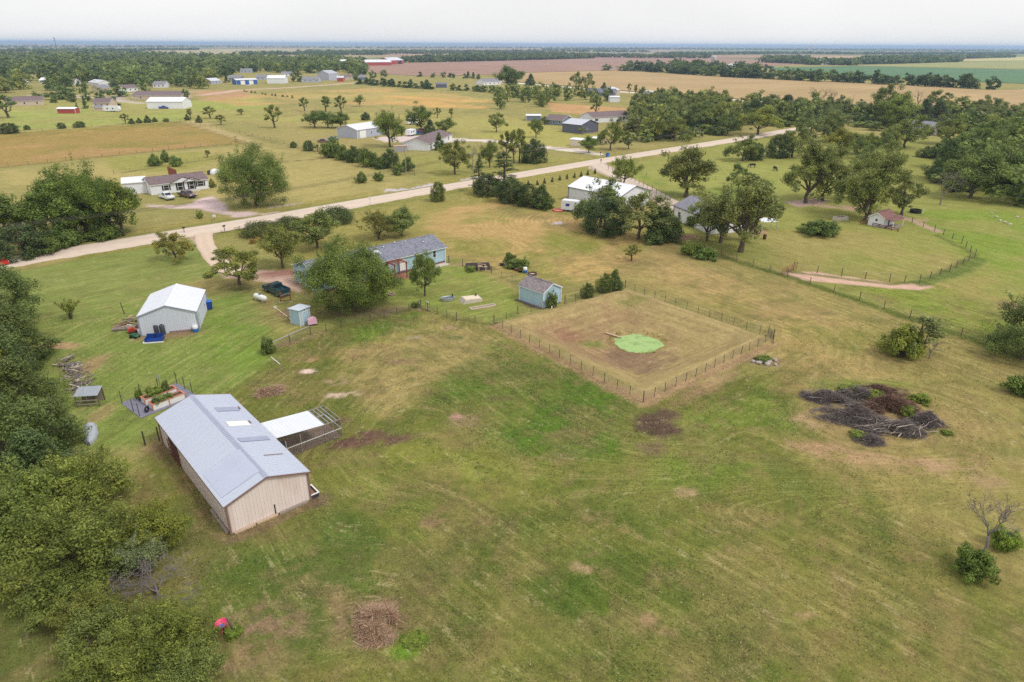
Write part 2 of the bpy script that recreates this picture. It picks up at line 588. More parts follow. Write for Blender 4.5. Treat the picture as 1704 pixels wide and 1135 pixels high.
# --- left lawn
paint([(-80, 470), (30, 448), (260, 408), (340, 395), (360, 450), (440, 520), (450, 590), (520, 620), (440, 720), (250, 760), (80, 720), (-60, 640)], s(122, 140, 66), 3, .95, wob=2, wsc=9, wild=.15)
paint([(60, 450), (330, 400), (330, 480), (60, 540)], s(140, 150, 80), 8, .6, wob=4, wsc=14, patch=(.3, .6, 18), seed=37)
paint([(360, 440), (440, 510), (500, 640), (380, 640), (330, 560)], s(118, 146, 56), 4, .7, wob=2, wsc=9, patch=(.3, .55, 12), seed=38)
stroke([(330, 480), (380, 470), (450, 470), (500, 478)], s(164, 148, 92), 9, .75, 4, 1.5, patch=(.25, .5, 6))
blob(395, 480, 5, 4, s(110, 112, 62), .7)
# --- home lot and field behind the house
paint([(430, 380), (760, 330), (790, 300), (960, 275), (1000, 300), (1130, 345), (1110, 395), (1000, 470), (900, 475), (770, 430), (560, 440), (450, 420)], s(148, 146, 74), 3, .95, wob=2, wsc=10, wild=.35)
paint([(720, 352), (830, 330), (990, 370), (1100, 400), (1040, 470), (920, 465), (760, 420)], s(184, 160, 98), 9, .95, wob=8, wsc=12, patch=(.34, .58, 14), seed=41, wild=.5)
paint([(900, 380), (1010, 395), (960, 430), (880, 425)], s(128, 136, 56), 4, .7, wob=4, wsc=7, patch=(.35, .55, 6), seed=43)
paint([(740, 400), (860, 395), (850, 425), (770, 432)], s(132, 140, 60), 4, .6, wob=4, wsc=7, patch=(.35, .55, 6), seed=44)
paint([(860, 330), (960, 360), (930, 385), (820, 350)], s(120, 118, 66), 4, .6, wob=4, wsc=7, patch=(.35, .55, 6), seed=45)
paint([(600, 470), (690, 440), (760, 430), (850, 480), (880, 515), (820, 540), (730, 520), (690, 512), (560, 545), (520, 545), (560, 500)], s(134, 148, 68), 2, .95, wob=1.2, wsc=7, wild=.2)
paint([(620, 445), (760, 435), (820, 500), (700, 505)], s(122, 150, 58), 5, .6, wob=3, wsc=7, patch=(.35, .6, 8), seed=46)
# brown patches paint the big tree's shadow on the ground, drawn out rightward
blob(610, 520, 7.5, 3.0, s(112, 94, 76), .85, rot=.15, soft=.7, seed=47, wild=.3)
blob(660, 520, 5, 2.2, s(112, 96, 74), .7, rot=.3, soft=.7, seed=48)
# --- central field
paint([(250, 740), (470, 590), (560, 545), (700, 510), (820, 545), (1070, 672), (1290, 600), (1704, 620), (1900, 1200), (300, 1300), (100, 1000)], s(116, 120, 56), 3, .95, wob=2, wsc=9, wild=.6)
paint([(540, 580), (700, 525), (830, 560), (870, 600), (760, 640), (640, 680), (560, 640)], s(170, 155, 98), 5, .85, wob=4, wsc=9, patch=(.28, .55, 10), seed=51)
paint([(590, 550), (690, 520), (760, 545), (640, 590), (540, 600)], s(150, 150, 76), 4, .6, wob=3, wsc=6, patch=(.35, .6, 6), seed=52)
paint([(470, 590), (560, 552), (690, 514), (700, 540), (560, 580)], s(104, 134, 46), 2.5, .8, wob=1.5, wsc=5, patch=(.25, .5, 5), seed=53, wild=.8)
paint([(820, 570), (1060, 672), (1040, 760), (900, 790), (760, 720), (720, 640)], s(88, 122, 38), 4, .95, wob=3, wsc=7, patch=(.28, .5, 7), seed=54, wild=1)
paint([(620, 700), (900, 780), (800, 850), (600, 800)], s(134, 138, 62), 5, .7, wob=4, wsc=8, patch=(.3, .6, 7), seed=55)
paint([(250, 850), (560, 830), (700, 950), (560, 1100), (380, 1150), (330, 980)], s(90, 108, 48), 3.5, .9, wob=3, wsc=7, patch=(.25, .5, 6), seed=56, wild=.7)
paint([(700, 850), (1150, 850), (1300, 1135), (700, 1200), (640, 1000)], s(94, 106, 46), 4, .85, wob=3, wsc=6, patch=(.3, .6, 6), seed=57, wild=.8)
paint([(900, 900), (1250, 950), (1450, 1200), (900, 1200)], s(90, 112, 42), 4, .75, wob=3, wsc=5, patch=(.4, .62, 5), seed=58, wild=1)
paint([(760, 900), (860, 880), (1020, 1135), (860, 1180)], s(138, 128, 72), 2.5, .6, wob=2, wsc=4, patch=(.35, .6, 4), seed=59)
paint([(1080, 690), (1300, 640), (1340, 720), (1180, 830), (1100, 800)], s(114, 134, 52), 4, .8, wob=3, wsc=6, patch=(.3, .5, 7), seed=60, wild=.7)
# right field: mown, dry
paint([(1000, 480), (1110, 402), (1310, 462), (1560, 542), (1720, 600), (1720, 1000), (1500, 850), (1340, 700), (1290, 600), (1290, 560), (1050, 476)], s(154, 144, 84), 3, .95, wob=1.5, wsc=10, wild=.35)
paint([(1100, 430), (1400, 520), (1500, 600), (1330, 640), (1280, 545), (1080, 470)], s(176, 154, 98), 6, .8, wob=5, wsc=12, patch=(.32, .58, 14), seed=63)
paint([(1150, 480), (1300, 520), (1500, 560), (1480, 600), (1300, 560), (1200, 520)], s(136, 138, 66), 4, .6, wob=4, wsc=7, patch=(.4, .6, 7), seed=64)
paint([(1280, 560), (1480, 640), (1600, 650), (1704, 760), (1704, 1000), (1560, 900), (1300, 760)], s(148, 136, 80), 5, .8, wob=4, wsc=8, patch=(.3, .58, 9), seed=65)
paint([(1150, 820), (1500, 860), (1704, 1050), (1704, 1180), (1450, 1180)], s(136, 126, 72), 4, .75, wob=3, wsc=6, patch=(.33, .6, 6), seed=66)
paint([(1240, 780), (1420, 800), (1500, 960), (1300, 920)], s(120, 124, 58), 3, .6, wob=2, wsc=4, patch=(.4, .6, 4), seed=67)
blob(1390, 640, 4, 2, s(112, 132, 54), .7, seed=68); blob(1470, 640, 5, 1.6, s(118, 134, 56), .6, seed=69)
blob(1210, 500, 1.2, 4.5, s(116, 118, 62), .5, rot=-.5, seed=70); blob(1225, 520, 1.0, 4, s(118, 120, 60), .45, rot=-.3, seed=71)
# neighbour's lawn and pasture on the right
paint([(1000, 290), (1200, 232), (1300, 225), (1540, 230), (1720, 300), (1720, 600), (1310, 455), (1130, 395), (1110, 330)], s(142, 150, 72), 3, .95, wob=2, wsc=10, wild=.35)
paint([(1050, 290), (1200, 260), (1330, 280), (1310, 330), (1130, 330)], s(150, 160, 78), 5, .8, wob=4, wsc=12, patch=(.3, .55, 15), seed=73)
paint([(1060, 290), (1150, 320), (1280, 300), (1280, 330), (1130, 340)], s(112, 140, 50), 4, .7, wob=4, wsc=9, patch=(.35, .55, 8), seed=74)
paint([(1240, 380), (1440, 385), (1620, 430), (1520, 475), (1310, 452)], s(156, 150, 84), 5, .8, wob=4, wsc=10, patch=(.3, .6, 12), seed=75)
paint([(1500, 350), (1704, 350), (1720, 480), (1640, 440), (1520, 380)], s(122, 152, 52), 6, .8, wob=5, wsc=12, patch=(.3, .55, 10), seed=76, wild=.6)
paint([(1420, 475), (1720, 490), (1720, 590), (1560, 540)], s(132, 150, 58), 4, .85, wob=4, wsc=9, patch=(.35, .55, 8), seed=77, wild=.7)
paint([(1540, 470), (1720, 450), (1720, 540), (1600, 500)], s(160, 148, 84), 5, .6, wob=4, wsc=9, patch=(.4, .6, 9), seed=78)
blob(1690, 510, 3, 2.4, c_dirt, .8, seed=79)
# left of the hedge
paint([(-300, 500), (0, 620), (60, 740), (140, 900), (130, 1200), (-300, 1200)], s(96, 104, 52), 3, .9, wob=2, wsc=6, wild=.6)
# late-summer mottling of the near fields: thin straw patches, dark clover, rusty bare spots
_near = sstep(150, 110, dist_ := np.hypot(GX, GY)) * np.clip(.25 + WILD, 0, 1)
for sc_, sd_, lo, hi, c_, am in ((5.5, 301, .50, .66, s(146, 122, 88), .38), (3.4, 311, .52, .66, s(82, 102, 42), .42), (1.7, 321, .54, .68, s(140, 114, 86), .35), (1.3, 331, .53, .68, s(80, 98, 40), .4), (9, 341, .5, .65, s(138, 132, 74), .35)):
    m_ = (sstep(lo, hi, fbm(GX, GY, sc_, sd_, 4, .6)) * am * _near)[..., None]
    C = C * (1 - m_) + np.array(c_) * m_

# --- pond enclosure
paint([(822, 541), (1040, 481), (1286, 566), (1070, 670)], s(166, 150, 100), .6, .97, wob=.5, wsc=4, wild=.4)
paint([(880, 540), (1010, 500), (1120, 540), (1160, 600), (1060, 620), (940, 600)], s(148, 120, 92), 4, .6, wob=3, wsc=5, patch=(.3, .55, 6), seed=81)  # brown bank soil, also painting shade onto the basin's inner slopes
paint([(850, 545), (960, 590), (1060, 650), (1000, 640), (880, 570)], s(140, 140, 76), 2, .6, wob=2, wsc=4, patch=(.4, .6, 4), seed=82)
blob(985, 552, 2.4, 1.2, s(118, 132, 62), .8, rot=-.5, seed=83); blob(1050, 500, 2.5, 1.2, s(132, 134, 76), .7, seed=84)
blob(950, 545, 2.6, 2, s(146, 108, 88), .7, seed=85)
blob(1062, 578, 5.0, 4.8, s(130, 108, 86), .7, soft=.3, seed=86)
stroke([(822, 543), (1070, 673), (1290, 572)], s(166, 138, 104), 1.3, .85, .8, .5)
blob(1270, 600, 2.6, 1.6, c_dirt, .8, seed=87); blob(1180, 640, 6, 1.2, s(168, 140, 104), .7, rot=.76, seed=88)
# --- bare and dark patches
blob(1095, 708, 2.4, 3.0, c_dark, .95, soft=.4, seed=90, wild=.9); blob(1110, 690, 1.6, 1.4, s(100, 80, 68), .9, seed=91)
blob(1085, 745, 1.6, 1.6, s(118, 98, 78), .7, seed=92)
blob(600, 730, 3.2, 1.6, s(112, 84, 74), .97, rot=.5, seed=93, wild=.9, patch=(.3, .42, .8)); blob(655, 732, 2.8, 1.1, s(114, 86, 76), .95, rot=.3, seed=94, wild=.9, patch=(.3, .45, .8))
blob(570, 700, 1.2, .9, s(112, 92, 72), .7, seed=95)
blob(512, 618, 1.1, .75, s(222, 200, 182), .98, soft=.25, seed=96, wob=.35); blob(518, 598, 1.2, .9, s(182, 142, 112), .7, seed=97, patch=(.4, .55, .8))
blob(572, 657, 2.2, .8, s(214, 190, 166), .9, rot=.2, seed=98, patch=(.42, .52, .7)); blob(560, 635, 2, 1, s(190, 164, 134), .6, seed=99, patch=(.4, .55, .8))
blob(672, 602, 2.2, 1, s(128, 104, 84), .7, seed=101, patch=(.35, .55, .9)); blob(760, 562, 1.3, .7, s(110, 118, 70), .8, seed=102)
blob(688, 563, 1.2, .9, s(186, 172, 150), .7, seed=103, patch=(.4, .55, .6)); blob(748, 546, 1.2, .7, s(176, 150, 124), .7, seed=104)
blob(760, 694, .7, .6, s(190, 150, 136), .9, seed=105); blob(780, 700, 2.4, 1.4, s(150, 126, 98), .6, seed=106, patch=(.35, .6, 1))
blob(830, 660, 2, 1.3, s(122, 104, 76), .6, seed=107, patch=(.35, .6, 1)); blob(1140, 820, 1.2, .9, s(172, 146, 112), .8, seed=108)
blob(720, 870, 1.4, 1, s(146, 118, 92), .8, seed=109, patch=(.3, .55, .7)); blob(970, 945, 1.2, .7, s(186, 156, 122), .85, rot=-.5, seed=110, patch=(.3, .55, .6))
blob(620, 1035, 3.2, 2.4, s(138, 114, 90), .9, seed=111, patch=(.25, .5, 1)); blob(690, 1065, 1.1, .8, s(112, 150, 40), .95, seed=112, wild=1)
blob(675, 1085, 1.2, .6, s(104, 140, 40), .85, seed=113, wild=1); blob(440, 1040, 2.6, 1.9, s(146, 118, 96), .9, seed=114, patch=(.3, .55, .9))
blob(1080, 1030, .7, .5, s(178, 146, 112), .8, seed=115); blob(1340, 1025, .8, .5, s(178, 146, 112), .7, seed=116, patch=(.4, .6, .5))
blob(1090, 1050, 1.6, .7, s(170, 142, 106), .6, seed=117, patch=(.4, .6, .6))
blob(900, 770, 3, 1.2, s(150, 132, 88), .6, seed=118, patch=(.4, .6, 1)); blob(1010, 870, 2.6, .9, s(158, 134, 92), .5, rot=-.6, seed=119, patch=(.4, .6, 1))
blob(400, 1095, 2.8, 1.8, s(146, 122, 90), .85, seed=120, patch=(.35, .6, 1)); blob(560, 1000, .9, 1.8, s(160, 136, 102), .6, seed=121, patch=(.4, .6, .6))
# round the brush pile
blob(1460, 700, 8, 5.2, s(160, 134, 96), .75, seed=122, patch=(.25, .55, 3)); blob(1400, 755, 6, 1.8, s(176, 144, 110), .75, rot=-.35, seed=123, patch=(.25, .5, 2))
blob(1560, 775, 4.5, 1.5, s(172, 138, 112), .7, rot=.1, seed=124, patch=(.3, .55, 1.5)); blob(1350, 700, 3, 1.6, s(174, 146, 116), .7, seed=125, patch=(.3, .55, 1.5))
blob(1640, 800, 2, 1.5, s(168, 138, 110), .5, seed=126)
# barn and yard surrounds
stroke([(255, 738), (300, 775), (375, 890)], s(140, 118, 84), 2.4, .7, 1.5, .6, patch=(.3, .55, 1.5))
stroke([(385, 897), (450, 872), (530, 832)], s(134, 112, 88), 1.1, .8, .8, .4); blob(530, 830, 1.2, 1.2, s(112, 92, 76), .8, seed=127)
blob(280, 745, 2.6, 1.4, s(128, 108, 82), .7, seed=128); blob(275, 560, 5, 1.1, s(144, 118, 90), .8, rot=.27, seed=129)
blob(100, 575, 2.6, 1.3, s(176, 140, 110), .8, seed=130); blob(150, 610, 1.6, 3.4, s(164, 138, 100), .8, seed=131); blob(165, 690, 1.2, 2.6, s(158, 136, 96), .7, seed=132)
blob(448, 648, 2.2, 1.8, s(150, 136, 86), .8, seed=133, wild=.9); blob(445, 650, 1.0, 1.0, s(104, 150, 44), .7, seed=134)
blob(477, 520, 1.8, 2.2, s(142, 116, 92), .7, seed=135); blob(470, 574, 1.8, .7, s(150, 122, 96), .7, rot=.5, seed=136)
blob(505, 566, 3, 1, s(132, 108, 88), .5, rot=.7, seed=137)
blob(700, 515, 1.8, .9, s(150, 122, 96), .75, seed=138); blob(775, 500, 2, 1.2, s(166, 152, 96), .6, seed=139); blob(805, 512, 2.5, 1, s(158, 152, 92), .6, seed=140)
blob(885, 510, 2.6, .7, s(120, 102, 82), .8, rot=-.3, seed=141); blob(1050, 435, 1, .8, s(170, 140, 106), .7, seed=142); blob(755, 440, 2.2, 1.4, s(172, 146, 110), .7, seed=143)
blob(665, 448, 3, 1.6, s(150, 100, 82), .8, rot=.7, seed=144); blob(930, 371, 2.6, 1.6, s(196, 192, 192), .8, seed=145, patch=(.45, .55, .9))
stroke([(1140, 395), (1210, 395), (1260, 385)], s(178, 140, 118), 4, .7, 2, 1, patch=(.35, .55, 3)); blob(1130, 393, 3, 1.5, s(170, 132, 112), .8, seed=146)
# drives and dirt
DRIVE = s(200, 174, 152)
paint([(316, 394), (330, 382), (372, 374), (356, 384), (344, 400), (350, 420), (372, 440), (420, 448), (480, 452), (505, 470), (500, 488), (470, 476), (420, 466), (376, 462), (352, 444), (336, 414)], DRIVE, .8, .95, wob=.5, wsc=3, wild=.05)
blob(470, 455, 5, 2.4, s(150, 112, 96), .9, rot=.2, seed=150); blob(520, 470, 4, 2.5, s(140, 106, 90), .8, seed=151)
paint([(296, 342), (330, 336), (370, 345), (372, 352), (430, 352), (470, 352), (410, 362), (360, 354), (330, 348), (268, 346), (244, 344), (246, 340)], s(208, 192, 178), .8, .9, wob=.9, wsc=3, patch=(.2, .4, 4), wild=.05)
paint([(326, 332), (352, 326), (372, 336), (378, 350), (340, 350), (320, 344)], s(214, 198, 186), 1.2, .9, wob=1.2, wsc=3, wild=.05)
paint([(978, 277), (1004, 268), (1030, 286), (1070, 305), (1120, 336), (1150, 350), (1110, 350), (1086, 332), (1036, 304), (990, 284)], s(196, 178, 160), .8, .95, wob=.3, wsc=3, wild=.05)
paint([(617, 229), (690, 226), (752, 230), (810, 232), (855, 235), (905, 243), (960, 247), (1005, 256), (1000, 259), (940, 251), (900, 247), (850, 239), (800, 236), (700, 236), (640, 236)], s(214, 204, 188), .8, .9, wob=.4, wsc=4, wild=.05)
paint([(1304, 452), (1350, 452), (1420, 462), (1490, 472), (1540, 470), (1556, 478), (1530, 482), (1480, 480), (1420, 474), (1350, 468), (1310, 462)], s(206, 176, 150), .8, .95, wob=.6, wsc=3, wild=.05)
stroke([(1330, 338), (1400, 346), (1440, 352), (1490, 358), (1520, 368), (1560, 385)], s(196, 168, 142), 2.2, .85, 1.2, .6, patch=(.3, .45, 5))
paint([(1306, 336), (1370, 328), (1376, 338), (1330, 345)], s(190, 168, 152), 1.5, .9, wob=1, wsc=3)
blob(1420, 345, 5, 1.6, s(190, 160, 136), .7, rot=-.3, seed=152, patch=(.35, .5, 3)); blob(1520, 366, 3.5, 1.2, s(192, 160, 134), .8, rot=-.2, seed=153)
stroke([(340, 158), (400, 150), (480, 146), (592, 138)], s(206, 186, 158), 9, .9, 3, 1)
stroke([(60, 158), (150, 163), (195, 160), (200, 168), (240, 172)], s(206, 196, 182), 6, .9, 3, 1); blob(66, 158, 14, 4, s(204, 190, 170), .8, seed=154)
stroke([(100, 160), (330, 152)], s(200, 190, 170), 6, .8, 3, 1)
# dark fence-line strips of uncut grass
for pts in ([(0, 279), (281, 249.5), (409, 238.5)], [(0, 223), (153, 212), (301, 203)], [(301, 203), (409, 238), (470, 270), (560, 262)], [(409, 225), (490, 245), (600, 270), (690, 290)], [(200, 288), (290, 274), (372, 262)]):
    stroke(pts, s(112, 104, 62), 1.4, .85, 1.0, .5)
stroke([(1112, 400), (1310, 460), (1550, 542), (1720, 600)], s(98, 112, 46), 2.0, .9, 1.0, .8, wild=1)
stroke([(1310, 452), (1480, 473), (1535, 470), (1625, 425), (1560, 392)], s(112, 120, 56), 1.2, .8, .8, .4, wild=1)
stroke([(1530, 472), (1600, 450), (1630, 432)], s(96, 120, 50), 3.0, .8, 1.4, .8, wild=1)
stroke([(1000, 292), (1090, 340), (1120, 352)], s(110, 120, 58), 1.5, .8, .8, .5, wild=1)
stroke([(446, 590), (520, 565), (640, 530), (700, 512), (760, 530), (820, 541)], s(112, 116, 58), .8, .7, .6, .3)
stroke([(643, 316), (680, 313), (722, 305)], s(206, 204, 206), 1.6, .9, .6, .4)
stroke([(765, 299), (800, 292)], s(200, 200, 200), 1.4, .9, .6, .3); stroke([(450, 345), (500, 338)], s(196, 190, 180), .8, .7, .5, .3)
stroke([(600, 160), (640, 157), (480, 163)], s(190, 160, 110), 6, .4, 4, 2)

# mower passes run parallel to whatever the mower had to go round
MOW = np.full(GX.shape, 200.0)
def smin(a, b, k=4.0):
    h = np.clip(0.5 + 0.5 * (b - a) / k, 0, 1)
    return b * (1 - h) + a * h - k * h * (1 - h)
_pile = at(1458, 700)
MOW = smin(MOW, np.abs(poly_sd(GX, GY, POND_QUAD)))
MOW = smin(MOW, np.sqrt(((GX - _pile.x) / 1.25) ** 2 + (GY - _pile.y) ** 2))
MOW = smin(MOW, line_d(GX, GY, W((1000, 368), (1310, 460), (1560, 545), (1900, 660))))
MOW = smin(MOW, line_d(GX, GY, W((520, 560), (200, 800), (330, 1200))), 8)
MOW = smin(MOW, line_d(GX, GY, [ROAD[0] - GW * 8, ROAD[3] - GW * 8]), 3)
_q0, _q1 = at(740, 930), at(960, 1110)
_qd = (_q1 - _q0).normalized()
_mb = (GX - _q0.x) * -_qd.y + (GY - _q0.y) * _qd.x
_wb = sstep(56, 46, GY) * sstep(-16, -8, GX)
MOW = MOW * (1 - _wb) + (_mb + 14) * _wb
MOW = MOW + 1.2 * (fbm(GX, GY, 14, 77, 2) - 0.5)

GZ = ground_z(GX, GY)
dist = np.sqrt(GX ** 2 + GY ** 2)
GZ += np.where(dist < 160, 0.10 * (fbm(GX, GY, 5.0, 5, 3) - 0.5), 0)
# the land beyond the woods: quilt of crops along the survey grid, fading from one to the next
U = GX * GU.x + GY * GU.y
V_ = GX * GW.x + GY * GW.y
far = sstep(1500, 2100, dist)
cell = _vnoise(np.floor(U / 800.0) * 7.31, np.floor(V_ / 400.0) * 3.77, 5)
quilt = np.zeros(C.shape)
pal = np.array([s(170, 150, 110), s(140, 140, 90), s(118, 134, 84), s(160, 130, 112), s(186, 168, 124), s(126, 140, 96)])
idx = np.clip((cell * 6).astype(int), 0, 5)
quilt = pal[idx]
C = C * (1 - far[..., None]) + quilt * far[..., None]

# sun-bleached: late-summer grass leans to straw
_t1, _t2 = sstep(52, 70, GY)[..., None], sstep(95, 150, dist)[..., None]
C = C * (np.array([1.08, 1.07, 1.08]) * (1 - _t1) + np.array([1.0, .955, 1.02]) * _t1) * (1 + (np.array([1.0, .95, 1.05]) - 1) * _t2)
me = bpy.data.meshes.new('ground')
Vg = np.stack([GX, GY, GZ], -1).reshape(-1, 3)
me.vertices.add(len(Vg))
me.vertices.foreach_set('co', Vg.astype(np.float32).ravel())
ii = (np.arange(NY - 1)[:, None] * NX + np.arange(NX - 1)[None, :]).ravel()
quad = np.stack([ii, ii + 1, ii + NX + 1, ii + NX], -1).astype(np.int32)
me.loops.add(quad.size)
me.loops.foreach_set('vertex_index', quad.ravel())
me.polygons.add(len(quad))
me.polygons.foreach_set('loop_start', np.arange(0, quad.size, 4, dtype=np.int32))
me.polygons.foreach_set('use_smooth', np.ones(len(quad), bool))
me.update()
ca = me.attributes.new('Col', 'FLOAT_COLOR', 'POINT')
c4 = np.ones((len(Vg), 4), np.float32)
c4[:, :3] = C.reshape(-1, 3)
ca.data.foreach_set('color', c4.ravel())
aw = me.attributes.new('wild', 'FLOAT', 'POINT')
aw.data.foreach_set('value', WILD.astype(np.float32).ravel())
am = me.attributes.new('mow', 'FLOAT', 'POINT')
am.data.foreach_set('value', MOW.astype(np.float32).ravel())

def ground_material():
    m, N, L, b = nt('ground_cover')
    b.inputs['Roughness'].default_value = 0.95
    b.inputs['Specular IOR Level'].default_value = 0.1
    def attr(n):
        a = N.new('ShaderNodeAttribute'); a.attribute_name = n; return a
    def noise(scale, detail=4, rough=.6, vec=None):
        n = N.new('ShaderNodeTexNoise')
        n.inputs['Scale'].default_value = scale
        n.inputs['Detail'].default_value = detail
        n.inputs['Roughness'].default_value = rough
        L.new(vec, n.inputs['Vector'])
        return n.outputs['Fac']
    def rng(v, a, b_, c, d):
        r = N.new('ShaderNodeMapRange')
        for k, x in zip(('From Min', 'From Max', 'To Min', 'To Max'), (a, b_, c, d)):
            if isinstance(x, (int, float)): r.inputs[k].default_value = x
            else: L.new(x, r.inputs[k])
        L.new(v, r.inputs['Value'])
        return r.outputs['Result']
    def math_(op, a, b_=None):
        n = N.new('ShaderNodeMath'); n.operation = op
        for k, x in enumerate((a, b_)):
            if x is None: continue
            if isinstance(x, (int, float)): n.inputs[k].default_value = x
            else: L.new(x, n.inputs[k])
        return n.outputs[0]
    geo = N.new('ShaderNodeNewGeometry')
    pos = geo.outputs['Position']
    col, wild, mow = attr('Col').outputs['Color'], attr('wild').outputs['Fac'], attr('mow').outputs['Fac']
    # streak coordinates along the mower passes
    sx = N.new('ShaderNodeSeparateXYZ'); L.new(pos, sx.inputs[0])
    cb = N.new('ShaderNodeCombineXYZ')
    L.new(math_('MULTIPLY', mow, 1.5), cb.inputs[0])
    L.new(math_('MULTIPLY', sx.outputs[0], 0.13), cb.inputs[1])
    L.new(math_('MULTIPLY', sx.outputs[1], 0.13), cb.inputs[2])
    streak = noise(1.0, 5, .7, cb.outputs[0])
    fine = noise(5.5, 5, .75, pos)
    clump = noise(1.5, 5, .65, pos)
    broad = noise(0.35, 4, .6, pos)
    grain = noise(17.0, 3, .8, pos)
    amp = rng(wild, 0, 1, 0.16, 0.6)
    k1 = math_('MULTIPLY', math_('SUBTRACT', fine, .5), math_('MULTIPLY', amp, 3.4))
    k2 = math_('MULTIPLY', math_('SUBTRACT', clump, .5), math_('MULTIPLY', amp, 2.2))
    k3 = math_('MULTIPLY', math_('SUBTRACT', broad, .5), 0.5)
    passes = math_('MULTIPLY', math_('SINE', math_('MULTIPLY', math_('ADD', mow, math_('MULTIPLY', broad, .9)), 5.2)), rng(broad, .40, .58, .0, .085))
    k4 = math_('ADD', math_('ADD', passes, math_('MULTIPLY', math_('SUBTRACT', streak, .5), 0.7)), math_('MULTIPLY', math_('SUBTRACT', grain, .5), math_('MULTIPLY', amp, 2.2)))
    tot = math_('ADD', math_('ADD', k1, k2), math_('ADD', k3, k4))
    fac = math_('MAXIMUM', math_('ADD', tot, 1.0), 0.25)
    sc = N.new('ShaderNodeVectorMath'); sc.operation = 'SCALE'
    L.new(col, sc.inputs[0]); L.new(fac, sc.inputs['Scale'])
    # straw: dry cut grass lying along the passes, and dead tips
    straw = rng(math_('ADD', math_('MULTIPLY', streak, .6), math_('MULTIPLY', fine, .4)), .54, .66, 0, .5)
    mx = N.new('ShaderNodeMix'); mx.data_type = 'RGBA'
    mx.inputs[7].default_value = (*s(186, 166, 118), 1)
    L.new(straw, mx.inputs[0]); L.new(sc.outputs['Vector'], mx.inputs[6])
    # thin pale lines of cut grass left between passes
    cb2 = N.new('ShaderNodeCombineXYZ')
    L.new(math_('MULTIPLY', mow, .8), cb2.inputs[0])
    L.new(math_('MULTIPLY', sx.outputs[0], 0.05), cb2.inputs[1])
    L.new(math_('MULTIPLY', sx.outputs[1], 0.05), cb2.inputs[2])
    ln = math_('ABSOLUTE', math_('SUBTRACT', noise(1.3, 3, .5, cb2.outputs[0]), .5))
    lm = math_('MULTIPLY', rng(ln, 0, .022, .75, 0), rng(math_('ADD', math_('MULTIPLY', clump, .6), math_('MULTIPLY', fine, .4)), .46, .58, 0, 1))
    lm = math_('MULTIPLY', lm, rng(broad, .46, .6, 0, 1))
    ml = N.new('ShaderNodeMix'); ml.data_type = 'RGBA'
    ml.inputs[7].default_value = (*s(196, 178, 140), 1)
    L.new(lm, ml.inputs[0]); L.new(mx.outputs[2], ml.inputs[6])
    mx = ml
    # green weeds breaking through
    gw = rng(noise(2.6, 6, .75, pos), .56, .68, 0, math_('MULTIPLY', wild, .5))
    mg = N.new('ShaderNodeMix'); mg.data_type = 'RGBA'
    mg.inputs[7].default_value = (*s(98, 120, 48), 1)
    L.new(gw, mg.inputs[0]); L.new(mx.outputs[2], mg.inputs[6])
    L.new(mg.outputs[2], b.inputs['Base Color'])
    bp = N.new('ShaderNodeBump')
    bp.inputs['Distance'].default_value = 0.22
    bp.inputs['Strength'].default_value = 0.8
    L.new(math_('ADD', math_('MULTIPLY', fine, math_('ADD', wild, .35)), math_('MULTIPLY', clump, wild)), bp.inputs['Height'])
    L.new(bp.outputs['Normal'], b.inputs['Normal'])
    return m
me.materials.append(ground_material())
ground = obj('ground', me)
tag(ground, kind='structure', label='mown and weedy prairie grass with bare patches reaching to the horizon')

def col_at(X, Y):
    ix = np.clip(np.searchsorted(gx, X), 0, NX - 1)
    iy = np.clip(np.searchsorted(gy, Y), 0, NY - 1)
    return C[iy, ix], WILD[iy, ix]

# ------------------------------------------------------------------ road
def gravel_mat(name, col, tracks=True):
    m, N, L, b = nt(name)
    b.inputs['Roughness'].default_value = 0.95
    geo = N.new('ShaderNodeNewGeometry')
    a = N.new('ShaderNodeTexNoise'); a.inputs['Scale'].default_value = 0.6; a.inputs['Detail'].default_value = 8; a.inputs['Roughness'].default_value = .7
    L.new(geo.outputs['Position'], a.inputs['Vector'])
    at_ = N.new('ShaderNodeAttribute'); at_.attribute_name = 'v'
    r = N.new('ShaderNodeMapRange')
    r.inputs['To Min'].default_value = 0.82; r.inputs['To Max'].default_value = 1.18
    L.new(a.outputs['Fac'], r.inputs['Value'])
    m2 = N.new('ShaderNodeMath'); m2.operation = 'MULTIPLY'
    L.new(r.outputs['Result'], m2.inputs[0]); L.new(at_.outputs['Fac'], m2.inputs[1])
    sc = N.new('ShaderNodeVectorMath'); sc.operation = 'SCALE'; sc.inputs[0].default_value = col
    L.new(m2.outputs[0], sc.inputs['Scale']); L.new(sc.outputs['Vector'], b.inputs['Base Color'])
    return m

